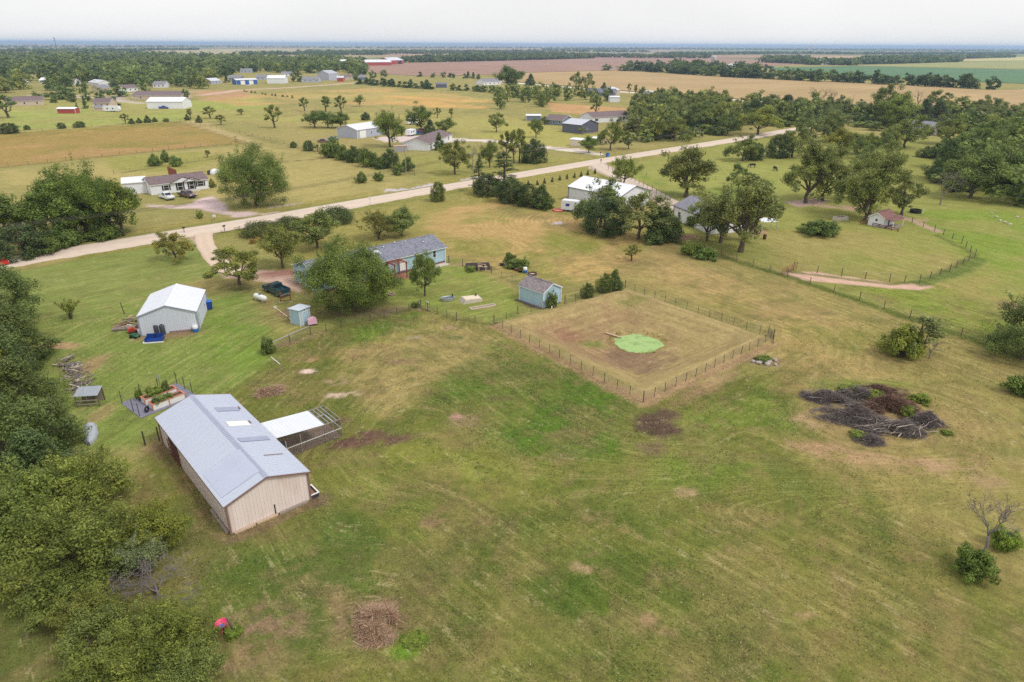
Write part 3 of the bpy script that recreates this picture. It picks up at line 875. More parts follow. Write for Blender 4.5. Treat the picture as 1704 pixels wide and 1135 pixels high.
def road_sheet(name, pts, width, col, z=0.06, crown=0.12, seed=3, step=2.0, kind_label=None):
    """crowned road strip with ragged edges and wheel tracks"""
    rs = np.random.RandomState(seed)
    P = []
    for i in range(len(pts) - 1):
        a, b = Vector(pts[i]), Vector(pts[i + 1])
        n = max(1, min(220, int((b - a).length / step)))
        P += [a.lerp(b, k / n) for k in range(n)]
    P.append(Vector(pts[-1]))
    prof = [(-.5, -.10, .86), (-.46, 0, .96), (-.34, .55, 1.0), (-.22, .8, 1.06), (-.08, 1, .97), (.08, 1, .97), (.22, .8, 1.06), (.34, .55, 1.0), (.46, 0, .96), (.5, -.10, .86)]
    V, Fc, A = [], [], []
    for i, p in enumerate(P):
        d = (P[min(i + 1, len(P) - 1)] - P[max(i - 1, 0)]).normalized()
        nrm = Vector((-d.y, d.x, 0))
        for j, (u, hh, v) in enumerate(prof):
            jit = rs.uniform(-.25, .25) if j in (0, 9) else 0
            V.append(p + nrm * (u * width * (1.04 if j in (0, 9) else 1) + jit) + Vector((0, 0, (z + crown * hh) if j not in (0, 9) else -.22)))
            A.append(v)
    k = len(prof)
    for i in range(len(P) - 1):
        for j in range(k - 1):
            Fc.append((i * k + j, i * k + j + 1, (i + 1) * k + j + 1, (i + 1) * k + j))
    me = bpy.data.meshes.new(name)
    me.from_pydata([tuple(q) for q in V], [], Fc)
    at_ = me.attributes.new('v', 'FLOAT', 'POINT')
    at_.data.foreach_set('value', A)
    me.polygons.foreach_set('use_smooth', [True] * len(me.polygons))
    me.materials.append(gravel_mat(name + '_gravel', col))
    o = obj(name, me)
    return tag(o, kind='structure', label=kind_label)

road_sheet('gravel_road', ROAD, 7.4, s(208, 190, 174), kind_label='pinkish gravel road crossing the picture')
def drive(name, label, px, w, col, z=.03):
    road_sheet(name, W(*px), w, col, z=z, crown=.03, step=1.2, kind_label=label)
drive('driveway', 'wide pale driveway from the road past the white workshop to the white house', [(988, 270), (1006, 282), (1036, 297), (1075, 315), (1110, 334), (1150, 352)], 5.6, s(202, 184, 168))
drive('driveway', 'narrow pale lane to the grey workshop and white ranch house', [(1004, 258), (960, 252.5), (900, 245.5), (850, 237.5), (800, 234), (752, 232), (690, 231)], 3.6, s(214, 206, 190))
drive('driveway', 'gravel drive curving from the road to the blue house', [(344, 378), (338, 392), (342, 408), (354, 428), (376, 448), (412, 457)], 3.6, s(206, 184, 164))
WROAD = [at(820, 134.5), at(871, 139.5), at(943, 145), at(1020, 152), at(1216, 166), at(1300, 172)]
road_sheet('far_road', WROAD, 9, s(222, 216, 206), z=.1, crown=.2, step=12, kind_label='pale straight road along the tan field')

# ------------------------------------------------------------------ far fields, each a sheet on the ground
def crop_mat(name, ca, cb, row=6.0, amt=.5):
    m, N, L, b = nt(name)
    b.inputs['Roughness'].default_value = 0.95
    b.inputs['Specular IOR Level'].default_value = 0.1
    geo = N.new('ShaderNodeNewGeometry')
    mp = N.new('ShaderNodeMapping')
    mp.inputs['Rotation'].default_value = (0, 0, -GRID)
    L.new(geo.outputs['Position'], mp.inputs['Vector'])
    mp2 = N.new('ShaderNodeMapping')
    mp2.inputs['Scale'].default_value = (1 / 160, 1 / row, 1)
    L.new(mp.outputs['Vector'], mp2.inputs['Vector'])
    n1 = N.new('ShaderNodeTexNoise'); n1.inputs['Scale'].default_value = 1; n1.inputs['Detail'].default_value = 4
    L.new(mp2.outputs['Vector'], n1.inputs['Vector'])
    n2 = N.new('ShaderNodeTexNoise'); n2.inputs['Scale'].default_value = .012; n2.inputs['Detail'].default_value = 6
    L.new(geo.outputs['Position'], n2.inputs['Vector'])
    ad = N.new('ShaderNodeMath'); ad.operation = 'MULTIPLY_ADD'
    ad.inputs[1].default_value = amt
    L.new(n1.outputs['Fac'], ad.inputs[0]); L.new(n2.outputs['Fac'], ad.inputs[2])
    r = N.new('ShaderNodeMapRange'); r.inputs['From Min'].default_value = .5; r.inputs['From Max'].default_value = 1.0
    L.new(ad.outputs[0], r.inputs['Value'])
    mx = N.new('ShaderNodeMix'); mx.data_type = 'RGBA'
    mx.inputs[6].default_value = (*ca, 1); mx.inputs[7].default_value = (*cb, 1)
    L.new(r.outputs['Result'], mx.inputs[0]); L.new(mx.outputs[2], b.inputs['Base Color'])
    return m

def field(name, label, px, ca, cb, z=.25, **k):
    P = W(*px)
    me = bpy.data.meshes.new(name)
    me.from_pydata([(p.x, p.y, z) for p in P], [], [tuple(range(len(P)))])
    me.materials.append(crop_mat(name + '_crop', ca, cb, **k))
    o = obj(name, me)
    if me.polygons[0].normal.z < 0: me.flip_normals()
    return tag(o, kind='structure', label=label)

field('crop_field', 'brownish pink ploughed field before the red barns', [(588, 109), (676, 105), (830, 101.5), (985, 96.5), (1110, 97.5), (1240, 99), (1340, 101), (1336, 107), (1250, 111), (1025, 118), (1022, 117), (874, 121), (809, 124.5), (760, 126), (695, 126.5), (617, 122)], s(168, 136, 120), s(148, 120, 108))
field('crop_field', 'tan ripe crop field behind the pale road', [(809, 125), (874, 121.5), (1022, 117.5), (1230, 130), (1500, 141), (1640, 150), (1704, 150), (1760, 152), (1760, 190), (1500, 178), (1300, 170), (1216, 164), (1020, 150), (943, 143.5), (871, 138)], s(186, 160, 118), s(162, 138, 98), z=.3, row=9)
field('crop_field', 'bluish green bean field on the right', [(1268, 112.5), (1420, 110), (1704, 116), (1780, 118), (1780, 142), (1610, 136), (1440, 130), (1310, 119)], s(100, 130, 94), s(90, 120, 88), z=.3)
field('crop_field', 'pale strip field beyond the bean field', [(1420, 109.5), (1600, 103), (1704, 101), (1780, 101), (1780, 117), (1704, 115)], s(166, 160, 108), s(140, 146, 90), z=.22)
field('crop_field', 'light hay field behind the dark trees at far right', [(1590, 100), (1680, 95), (1780, 94), (1780, 100), (1600, 102)], s(196, 186, 132), s(176, 172, 112), z=.35)
field('crop_field', 'pale field above the town woods', [(230, 86), (400, 82), (600, 84), (610, 88), (300, 90)], s(184, 170, 134), s(160, 154, 116), z=.35, row=30)
field('crop_field', 'brown field right of the town woods', [(430, 90), (600, 90), (700, 94), (560, 97), (440, 94)], s(176, 152, 122), s(150, 140, 104), z=.3, row=20)
field('crop_field', 'olive field before the red barn group', [(470, 97), (560, 95), (640, 96), (560, 101), (480, 101)], s(160, 158, 104), s(140, 144, 90), z=.33, row=20)
field('crop_field', 'long pale field under the skyline', [(960, 86), (1400, 86), (1600, 88), (1300, 92), (1000, 91)], s(160, 148, 122), s(130, 132, 104), z=.4, row=40)
field('crop_field', 'thin green field under the skyline', [(1100, 84.5), (1300, 84), (1500, 85.5), (1200, 86.8)], s(120, 142, 104), s(110, 132, 96), z=.42, row=40)
# ------------------------------------------------------------------ vegetation: one mesh pair per kind, then copies
def leaf_cloud(rs, cen, rad, nper, size, squash=0.8, aspect=0.55, up=0.45, jitter=0.9, droop=0.0, cvar=0.6):
    """diamond leaves (leaf sprays) filling blobs around branch tips"""
    cen, rad = np.asarray(cen, float), np.asarray(rad, float)
    nper = np.maximum(1, np.asarray(nper).astype(int))
    idx = np.repeat(np.arange(len(cen)), nper)
    n = len(idx)
    d = rs.normal(size=(n, 3))
    d /= np.linalg.norm(d, axis=1)[:, None] + 1e-9
    rr = rs.rand(n) ** 0.45
    P = cen[idx] + d * (rr * rad[idx])[:, None] * np.array([1, 1, squash])
    nrm = d + rs.normal(size=(n, 3)) * jitter * 0.6 + np.array([0, 0, up])
    nrm /= np.linalg.norm(nrm, axis=1)[:, None] + 1e-9
    t = np.cross(nrm, rs.normal(size=(n, 3)))
    t[:, 2] -= droop
    t -= (t * nrm).sum(1)[:, None] * nrm
    t /= np.linalg.norm(t, axis=1)[:, None] + 1e-9
    b = np.cross(nrm, t)
    sz = (size * rs.uniform(0.6, 1.35, n))[:, None]
    V = np.empty((n, 4, 3))
    V[:, 0] = P - t * sz
    V[:, 1] = P + b * sz * aspect + nrm * sz * 0.15
    V[:, 2] = P + t * sz
    V[:, 3] = P - b * sz * aspect + nrm * sz * 0.15
    cv = rs.rand(len(cen))
    v = np.clip(cvar * cv[idx] + (1 - cvar) * rs.rand(n), 0, 1)
    return V.reshape(-1, 3), v

def grow(rs, p, d, ln, r, lev, segs, tips, spread, ratio=0.72, gnarl=0.25, lift=0.15, kids=(2, 3)):
    n = 3
    q = Vector(p)
    dd = Vector(d).normalized()
    pts, rad = [q.copy()], [r]
    for i in range(n):
        dd = (dd + Vector(rs.normal(size=3)) * gnarl * 0.5 + Vector((0, 0, lift * 0.4))).normalized()
        q = q + dd * (ln / n)
        pts.append(q.copy())
        rad.append(r * (1 - 0.42 * (i + 1) / n))
    segs.append((pts, rad))
    if lev == 0:
        tips.append((q.copy(), ln))
        tips.append((pts[-2].copy(), ln))
        return
    for k in range(rs.randint(kids[0], kids[1] + 1)):
        a = Vector(rs.normal(size=3))
        a = (a - dd * a.dot(dd)).normalized()
        nd = (dd + a * spread * rs.uniform(.6, 1.3)).normalized()
        j = rs.randint(2, n + 1)
        grow(rs, pts[j], nd, ln * ratio * rs.uniform(.75, 1.2), rad[j] * .72, lev - 1, segs, tips, spread, ratio, gnarl, lift, kids)

def segs_mesh(name, segs, m, n=5):
    mb = MB()
    for pts, rad in segs:
        mb.tube(pts, rad, n if rad[0] > .06 else 3, cap=False)
    return mb.mesh(name, m, smooth=True)

PROTO = {}
def _finish(key, segs, V, v, trunk_mat, leaf_mat, far=False):
    """crown is centred, its real width and height recorded so that copies can be sized"""
    lo, hi = V.min(0), V.max(0)
    w = (np.percentile(V[:, 0], 99.5) - np.percentile(V[:, 0], .5) + np.percentile(V[:, 1], 99.5) - np.percentile(V[:, 1], .5)) / 2
    h = np.percentile(V[:, 2], 99.5)
    PROTO[key] = dict(trunk=segs_mesh(key + '_trunk', segs, trunk_mat) if segs else None,
                      crown=quads_mesh(key + '_crown', V, leaf_mat, attr=v), w=w, h=h)

def broadleaf(key, seed, h=10, r=4.5, trunk=.22, nlimb=5, lev=2, spread=.75, nleaf=9000, lsize=.2, blob_r=.23, fill=40, low=.25, dens_top=1.0, squash=.8, topness=.5, leaf_mat=None, open_=0.0, shoots=0, rr0=.45):
    rs = np.random.RandomState(seed)
    segs, tips = [], []
    tr = 0.028 * h
    th = h * trunk
    tp = [Vector((0, 0, -.3)), Vector((rs.normal() * .05 * h * .3, rs.normal() * .05 * h * .3, th * .5)), Vector((rs.normal() * .03 * h, rs.normal() * .03 * h, th))]
    segs.append((tp, [tr * 1.35, tr, tr * .9]))
    for k in range(nlimb):
        a = 2 * math.pi * (k + rs.uniform(-.3, .3)) / nlimb
        el = rs.uniform(.35, 1.2)
        d = Vector((math.cos(a) * math.cos(el), math.sin(a) * math.cos(el), math.sin(el)))
        grow(rs, tp[-1] - Vector((0, 0, rs.uniform(0, .15) * th)), d, h * rs.uniform(.26, .36), tr * .62, lev, segs, tips, spread)
    grow(rs, tp[-1], Vector((0, 0, 1)), h * .36, tr * .7, lev, segs, tips, spread)
    T = np.array([t[0] for t in tips])
    # fit the skeleton into the crown envelope
    c0 = np.array([tp[-1].x, tp[-1].y, 0])
    ext = np.percentile(np.abs(T[:, :2]), 95)
    sxy = r * .86 / max(ext, .1)
    sz = (h * .93 - th) / max(T[:, 2].max() - th, .1)
    def fit(p):
        return Vector((p[0] * sxy, p[1] * sxy, th + (p[2] - th) * sz if p[2] > th else p[2]))
    segs2 = [segs[0]] + [([fit(p) for p in pts], rad) for pts, rad in segs[1:]]
    T = np.array([fit(p) for p in T])
    if len(T) > 130: T = T[rs.choice(len(T), 130, replace=False)]
    # extra clumps over the envelope so the outline closes
    zc = h * (low + 1) / 2
    az, el = rs.uniform(0, 2 * math.pi, fill), np.arcsin(rs.uniform(-1, 1, fill))
    lob = 1 + .2 * np.sin(az * 2 + seed) * np.cos(el * 2 + seed) + .16 * np.sin(az * 5 + seed * 2.3 + el * 3)
    rr = rs.uniform(rr0, .98, fill) * lob
    Fp = np.stack([np.cos(az) * np.cos(el) * r * rr, np.sin(az) * np.cos(el) * r * rr, zc + np.sin(el) * h * (1 - low) / 2 * rr * 1.02], -1)
    Cn = np.concatenate([T, Fp])
    if open_: Cn = Cn[rs.rand(len(Cn)) > open_]
    rad = r * blob_r * rs.uniform(.5, 1.35, len(Cn))
    sh = []
    for k in range(shoots):           # long leafy shoots break the outline
        q = Fp[rs.randint(len(Fp))]
        d_ = np.array([q[0] / r, q[1] / r, .6 + rs.rand()]) + rs.normal(size=3) * .25
        d_ /= np.linalg.norm(d_)
        ln = h * rs.uniform(.1, .28)
        sh += [q + d_ * ln * t_ for t_ in (.35, .6, .8, 1.0)]
    if sh:
        Cn = np.concatenate([Cn, np.array(sh)])
        rad = np.concatenate([rad, np.full(len(sh), r * .055)])
    wgt = rad ** 2
    V, v = leaf_cloud(rs, Cn, rad, nleaf * wgt / wgt.sum(), lsize, squash=squash, aspect=.55)
    _finish(key, segs2, V, v, M_BARK, leaf_mat or M_LEAF)

def cedar(key, seed, h=6, r=2.4, shape=1.0, nleaf=7000, lsize=.16, base=.03, ragged=.35):
    rs = np.random.RandomState(seed)
    segs = [([Vector((0, 0, -.2)), Vector((0, 0, h * .5)), Vector((rs.normal() * .1, 0, h * .95))], [.03 * h, .02 * h, .004 * h])]
    n = 150
    z = rs.rand(n) ** 1.15 * (1 - base) + base
    prof = np.where(z < .3, .75 + .25 * (z / .3), ((1 - z) / .7)) if shape < .5 else np.sqrt(np.clip(1 - ((z - .35) / .66) ** 2, 0.01, 1))
    prof = prof * (1 - shape * .0)
    az = rs.uniform(0, 2 * math.pi, n)
    lob = 1 + ragged * (rs.rand(n) - .5) + .15 * np.sin(az * 3 + seed)
    rr = prof * r * lob * rs.uniform(.55, .95, n)
    Cn = np.stack([np.cos(az) * rr, np.sin(az) * rr, z * h * .95], -1)
    for i in range(0, n, 4):
        segs.append(([Vector((0, 0, max(0.1, Cn[i, 2] - .25 * rr[i]))), Vector(Cn[i])], [.012 * h * .5, .004 * h]))
    rad = r * .24 * rs.uniform(.6, 1.3, n)
    wgt = rad ** 2
    V, v = leaf_cloud(rs, Cn, rad, nleaf * wgt / wgt.sum(), lsize, squash=1.0, aspect=.32, up=.15, jitter=.7, droop=-.6, cvar=.5)
    _finish(key, segs, V, v, M_BARK, M_CEDAR)

def shrub(key, seed, h=2, r=1.4, nleaf=3500, lsize=.12, leaf_mat=None, n=60):
    rs = np.random.RandomState(seed)
    segs = []
    az, el = rs.uniform(0, 2 * math.pi, n), np.arcsin(rs.uniform(0, 1, n))
    lob = 1 + .2 * np.sin(az * 3 + seed) + .25 * (rs.rand(n) - .5)
    rr = rs.uniform(.4, .85, n) * lob
    Cn = np.stack([np.cos(az) * np.cos(el) * r * rr, np.sin(az) * np.cos(el) * r * rr, .14 * h + np.sin(el) * h * .8 * rr], -1)
    for i in range(0, n, 3):
        a = Vector((Cn[i, 0] * .12, Cn[i, 1] * .12, -.05))
        segs.append(([a, a.lerp(Vector(Cn[i]), .5) + Vector((0, 0, .05 * h)), Vector(Cn[i])], [.022 * h, .014 * h, .006 * h]))
    rad = r * .26 * rs.uniform(.6, 1.25, n)
    wgt = rad ** 2
    V, v = leaf_cloud(rs, Cn, rad, nleaf * wgt / wgt.sum(), lsize, squash=.85)
    V[:, 2] = np.maximum(V[:, 2], .01)
    _finish(key, segs, V, v, M_BARK, leaf_mat or M_LEAF)

def dead_tree(key, seed, h=7, r=3, lev=4, trunk=.3, m=None):
    rs = np.random.RandomState(seed)
    segs, tips = [], []
    tr = .02 * h
    tp = [Vector((0, 0, -.2)), Vector((.05 * h * rs.normal() * .4, 0, h * trunk * .6)), Vector((.06 * h * rs.normal(), .03 * h, h * trunk))]
    segs.append((tp, [tr * 1.3, tr, tr * .85]))
    for k in range(4):
        a = 2 * math.pi * k / 4 + rs.uniform(-.5, .5)
        el = rs.uniform(.5, 1.25)
        grow(rs, tp[-1], Vector((math.cos(a) * math.cos(el), math.sin(a) * math.cos(el), math.sin(el))), h * .27, tr * .6, lev, segs, tips, .7, .74, .35, .1, (2, 4))
    mb = MB()
    T = np.array([t[0] for t in tips])
    kx = r / max(np.percentile(np.abs(T[:, :2]), 95), .1)
    kz = (h - tp[-1].z) / max(T[:, 2].max() - tp[-1].z, .1)
    mb1 = MB()
    mb1.tube(*segs[0], 6, cap=False)
    for pts, rad in segs[1:]:
        pts = [Vector((p.x * kx, p.y * kx, tp[-1].z + (p.z - tp[-1].z) * kz)) for p in pts]
        mb.tube(pts, [max(q, .008) for q in rad], 4 if rad[0] > .04 else 3, cap=False)
    PROTO[key] = dict(trunk=mb1.mesh(key + '_trunk', m or M_DEADWOOD, True), crown=mb.mesh(key + '_branches', m or M_DEADWOOD, True), w=2 * r, h=h)

def sparse_pine(key, seed, h=9, r=2.6):
    rs = np.random.RandomState(seed)
    segs = [([Vector((0, 0, -.2)), Vector((.1, 0, h * .5)), Vector((0, .1, h))], [.2, .13, .02])]
    cen, rad = [], []
    for i in range(46):
        z = h * (.12 + .85 * i / 46)
        a = rs.uniform(0, 6.28)
        ln = r * (1.05 - .85 * (i / 46)) * rs.uniform(.6, 1.1)
        e = Vector((math.cos(a) * ln, math.sin(a) * ln, z - .1 * ln))
        segs.append(([Vector((0, 0, z)), e], [.05, .012]))
        for t in (.45, .7, .95):
            cen.append(Vector((0, 0, z)).lerp(e, t)); rad.append(.34)
    V, v = leaf_cloud(rs, np.array(cen), np.array(rad), np.full(len(cen), 22), .17, squash=.6, aspect=.22)
    _finish(key, segs, V, v, M_BARK, M_CEDAR)

def far_tree(key, seed, h, r, n, lsize, leaf_mat, conic=False):
    """distant tree: trunk and crown in one mesh"""
    rs = np.random.RandomState(seed)
    k = 22
    az, el = rs.uniform(0, 2 * math.pi, k), np.arcsin(rs.uniform(-.95, 1, k))
    lob = 1 + .22 * np.sin(az * 3 + seed) + .2 * (rs.rand(k) - .5)
    rr = rs.uniform(.4, .95, k) * lob
    zc = h * .47
    Cn = np.stack([np.cos(az) * np.cos(el) * r * rr, np.sin(az) * np.cos(el) * r * rr, zc + np.sin(el) * h * .5 * rr * 1.1], -1)
    if conic:
        z = rs.rand(k) ** 1.2
        rr = (1 - z) * r * rs.uniform(.4, .9, k)
        Cn = np.stack([np.cos(az) * rr, np.sin(az) * rr, h * (.08 + .86 * z)], -1)
    rad = r * (.3 if not conic else .34) * rs.uniform(.7, 1.3, k)
    V, v = leaf_cloud(rs, Cn, rad, np.full(k, n / k), lsize, squash=.85, cvar=.65)
    V[:, 2] = np.maximum(V[:, 2], 0)
    tr = .03 * h
    tv = []
    for j in range(4):
        a0, a1 = j * math.pi / 2, (j + 1) * math.pi / 2
        tv += [(tr * math.cos(a0), tr * math.sin(a0), -.2), (tr * math.cos(a1), tr * math.sin(a1), -.2), (tr * .6 * math.cos(a1), tr * .6 * math.sin(a1), zc), (tr * .6 * math.cos(a0), tr * .6 * math.sin(a0), zc)]
    V2 = np.concatenate([V, np.array(tv)])
    me = quads_mesh(key, V2, [leaf_mat, M_BARK], attr=np.concatenate([v, np.zeros(4)]))
    mi = np.zeros(len(V2) // 4, np.int32)
    mi[-4:] = 1
    me.polygons.foreach_set('material_index', mi)
    PROTO[key] = dict(trunk=None, crown=None, one=me, w=2 * r * .95, h=h, V=V, v=v)

broadleaf('big_round', 11, 11.5, 7.2, .14, 6, 2, .8, 62000, .125, .2, 210, low=.03, shoots=14, rr0=.62)
broadleaf('round_a', 12, 8, 3.6, .24, 5, 2, .75, 13000, .13, .23, 50, low=.14, shoots=20)
broadleaf('round_b', 13, 8, 3.8, .2, 5, 2, .8, 11000, .15, .25, 45, low=.08)
broadleaf('loose_a', 14, 10, 4.8, .2, 5, 2, .8, 10500, .17, .2, 40, low=.1, open_=.1)
broadleaf('loose_b', 15, 10, 4.6, .22, 4, 2, .9, 9500, .17, .19, 34, low=.12, open_=.12)
broadleaf('vase', 16, 13, 6.2, .2, 5, 3, .7, 17000, .17, .16, 44, low=.18, open_=.06)
broadleaf('tall', 17, 12, 4.2, .22, 5, 2, .6, 12500, .18, .25, 60, low=.08)
broadleaf('sapling', 18, 4, 1.3, .3, 3, 1, .7, 900, .13, .3, 8, low=.35)
broadleaf('wispy', 19, 8, 2.0, .25, 3, 2, .6, 2400, .17, .26, 10, low=.25, open_=.2)
broadleaf('mulberry_a', 20, 6.0, 4.2, .1, 6, 2, .9, 24000, .095, .19, 80, low=.04, shoots=90)
broadleaf('mulberry_b', 21, 5.5, 3.6, .1, 6, 2, .9, 20000, .095, .2, 70, low=.04, shoots=70)
broadleaf('mulberry_c', 22, 4.6, 3.2, .1, 6, 2, .9, 16000, .09, .2, 60, low=.03, shoots=60)
cedar('cedar_cone', 31, 6, 2.2, 0.0, 7000, .17)
cedar('cedar_round', 32, 5, 2.6, 1.0, 8500, .16)
cedar('cedar_big', 33, 8, 3.6, 1.0, 19000, .15, ragged=.5)
cedar('cedar_big2', 34, 8.5, 3.2, 0.0, 17000, .15, ragged=.5)
cedar('juniper', 35, 2.6, 3.4, 1.0, 9000, .14)
cedar('seedling', 36, 1.6, .5, 0.0, 500, .13)
shrub('shrub_a', 41, 2.2, 1.6, 4500, .11)
shrub('shrub_b', 42, 2.0, 1.5, 4500, .11)
shrub('shrub_c', 43, 3.4, 2.6, 8000, .13)
def vase_bush(key, seed, h=2.6, r=1.5):
    rs = np.random.RandomState(seed)
    segs, cen, rad = [], [], []
    for k in range(22):
        a, sp = rs.uniform(0, 6.28), rs.uniform(.1, 1)
        e = Vector((math.cos(a) * r * sp, math.sin(a) * r * sp, h * rs.uniform(.7, 1.0)))
        m_ = Vector((e.x * .3, e.y * .3, e.z * .5))
        segs.append(([Vector((e.x * .1, e.y * .1, 0)), m_, e], [.04, .025, .01]))
        for t_ in (.15, .4, .65, .9, 1.0):
            cen.append(m_.lerp(e, t_)); rad.append(.2)
    V, v = leaf_cloud(rs, np.array(cen), np.array(rad), np.full(len(cen), 24), .12, squash=1.2, aspect=.3)
    _finish(key, segs, V, v, M_BARK, M_LEAF)
vase_bush('vase_shrub', 44)
dead_tree('dead_a', 51, 7.5, 3.2, 4)
dead_tree('dead_b', 52, 4.2, 1.8, 4, .25, M_TWIG)
dead_tree('snag', 53, 11, 3.0, 3, .4, M_BARK)
sparse_pine('pine', 61)
for i_ in range(4): far_tree('far_%d' % i_, 70 + i_, 11, 5.6, 620, .75, M_LEAF)
for i_ in range(2): far_tree('farc_%d' % i_, 80 + i_, 7, 2.6, 420, .45, M_CEDAR, True)

TREE_N = [0]
def plant(key, p, h, w, label, cat='tree', name=None, group=None, tint=(1, 1, 1), rz=None, lean=None):
    """one plant as a thing of its own: root > trunk, crown"""
    pr = PROTO[key]
    TREE_N[0] += 1
    rnd = random.Random(TREE_N[0] * 7 + 1)
    rz = rnd.uniform(0, 6.28) if rz is None else rz
    name = name or ('cedar_tree' if 'cedar' in key else 'shrub' if 'shrub' in key else 'dead_tree' if ('dead' in key or key == 'snag') else 'pine_tree' if key == 'pine' else 'tree')
    j = rnd.uniform(.9, 1.1)
    tint = (tint[0] * j * rnd.uniform(.96, 1.04), tint[1] * j, tint[2] * j * rnd.uniform(.94, 1.06))
    sx = w / pr['w']
    sc = (sx * rnd.uniform(.94, 1.06), sx * rnd.uniform(.94, 1.06), h / pr['h'])
    if pr.get('one'):
        o = obj(name, pr['one'], None, p, (0, 0, rz), tint)
        o.scale = sc
        return tag(o, label, cat, group)
    o = thing(name, label, cat, p, rz, group)
    if lean: o.rotation_euler = (lean[0], lean[1], rz)
    o.scale = sc
    is_shrub = 'shrub' in key or key in ('juniper', 'seedling')
    if pr['trunk']: obj('stem' if is_shrub else 'trunk', pr['trunk'], o, color=(1, 1, 1))
    obj('branches' if ('dead' in key or key == 'snag') else ('foliage' if is_shrub else 'crown'), pr['crown'], o, color=tint)
    return o

def tree(key, xb, yb, ytop, wpx, label, z=None, **k):
    """a plant whose foot is seen at xb,yb; its top at ytop and its crown wpx across in the photograph"""
    p = at(xb, yb)
    p.z = float(ground_z(p.x, p.y)) if z is None else z
    m = metres_per_px(p)
    return plant(key, p, max(.4, height_at(xb, yb, ytop)), wpx * m, label, **k)

def scatter(poly, spacing, n_try, seed, px=True):
    rs = np.random.RandomState(seed)
    P = W(*poly) if px else poly
    xs, ys = [p[0] for p in P], [p[1] for p in P]
    X = rs.uniform(min(xs), max(xs), n_try)
    Y = rs.uniform(min(ys), max(ys), n_try)
    ok = poly_sd(X, Y, P) > 0
    out = []
    acc = np.zeros((0, 2))
    for x, y in zip(X[ok], Y[ok]):
        sp = spacing(math.hypot(x, y)) if callable(spacing) else spacing
        if len(acc) and ((acc[:, 0] - x) ** 2 + (acc[:, 1] - y) ** 2).min() < sp * sp: continue
        acc = np.vstack([acc, (x, y)])
    return acc

def along(px, spacing, seed, jit=1.5):
    rs = np.random.RandomState(seed)
    P = W(*px)
    out = []
    for i in range(len(P) - 1):
        a, b = P[i], P[i + 1]
        n = max(1, int((b - a).length / spacing))
        for k in range(n):
            q = a.lerp(b, (k + rs.uniform(.2, .8)) / n)
            out.append((q.x + rs.normal() * jit, q.y + rs.normal() * jit))
    return np.array(out)
# ------------------------------------------------------------------ trees and shrubs one can tell apart
def treeh(key, xb, yb, h, wpx, label, **k):
    p = at(xb, yb)
    p.z = float(ground_z(p.x, p.y))
    return plant(key, p, h, wpx * metres_per_px(p), label, **k)

YG, OL, GR, DK, BG, YL = (1.15, 1.08, .8), (1.12, 1.0, .9), (1, 1, 1), (.8, .85, .85), (.92, .98, 1.25), (1.9, 1.5, .6)
GREY = (1.12, 1.08, 1.35)
# hedgerow along the left edge
HG = 'hedgerow along the left edge'
treeh('cedar_big', 6, 545, 9.0, 130, 'tall dark cedar at the top of the left hedgerow, nearest the road', group=HG, tint=(1.02, 1.05, .84))
treeh('cedar_big2', 36, 602, 7.2, 105, 'dark cedar in the left hedgerow level with the white workshop', group=HG, tint=(1.02, 1.05, .84))
treeh('cedar_big', -12, 650, 8.0, 140, 'dark cedar cut by the left picture edge beside the yellow tree', group=HG, tint=(1.02, 1.05, .84))
treeh('cedar_big2', 44, 692, 6.8, 115, 'olive cedar of the left hedgerow beside the scrap heap', group=HG, tint=(1.02, 1.05, .84))
treeh('cedar_big', 92, 742, 5.0, 95, 'cedar of the left hedgerow overhanging the small tin shelter', group=HG, tint=(1.02, 1.05, .84))
treeh('cedar_big', 18, 782, 7.4, 150, 'broad cedar at the left edge below the tin shelter', group=HG, tint=(1.02, 1.05, .84))
treeh('cedar_big2', 68, 808, 5.8, 110, 'blue green cedar of the left hedgerow beside the white scrap', group=HG, tint=(.95, 1.08, 1.1))
treeh('wispy', -4, 660, 6.5, 60, 'thin tree with yellow leaves at the left picture edge', tint=YL)
treeh('mulberry_a', 134, 858, 5.6, 170, 'yellow green mulberry at the top of the left hedgerow clump', name='mulberry_tree', group=HG, tint=(1.02, 1.04, .66))
treeh('mulberry_b', 40, 895, 5.6, 170, 'green mulberry at the left edge of the hedgerow clump', name='mulberry_tree', group=HG, tint=(.92, 1.0, .74))
treeh('mulberry_a', 128, 950, 5.8, 215, 'large mulberry with long light shoots in the left hedgerow clump', name='mulberry_tree', group=HG, tint=(.92, 1.0, .68))
treeh('mulberry_b', 256, 915, 3.4, 120, 'low yellow green mulberry nearest the barn gable', name='mulberry_tree', group=HG, tint=(1.1, 1.04, .56))
treeh('mulberry_c', 230, 952, 3.3, 84, 'grey green elaeagnus bush amid the mulberries', cat='bush', name='bush', group=HG, tint=(1.1, 1.15, 1.8))
treeh('dead_b', 262, 985, 2.2, 150, 'tangle of bare grey branches in the hedgerow gap', cat='dead tree')
treeh('dead_b', 175, 1000, 1.9, 150, 'low bare brush under the large mulberry', cat='dead tree')
treeh('mulberry_c', 180, 1090, 3.0, 140, 'dark shaded mulberry below the bare tangle', name='mulberry_tree', group=HG, tint=(.9, .96, .85))
treeh('mulberry_b', 280, 1085, 3.2, 135, 'green mulberry beside the pink basket', name='mulberry_tree', group=HG, tint=(.95, 1.02, .66))
treeh('mulberry_c', 110, 1012, 3.0, 130, 'shaded mulberry joining the upper and lower hedgerow clumps', name='mulberry_tree', group=HG, tint=(.88, .94, .8))
treeh('mulberry_b', 160, 1040, 2.6, 110, 'low mulberry under the bare tangle', name='mulberry_tree', group=HG, tint=(1.0, 1.0, .7))
treeh('mulberry_a', 210, 1172, 3.4, 205, 'mulberry cut by the bottom picture edge', name='mulberry_tree', group=HG, tint=(.94, 1.0, .68))
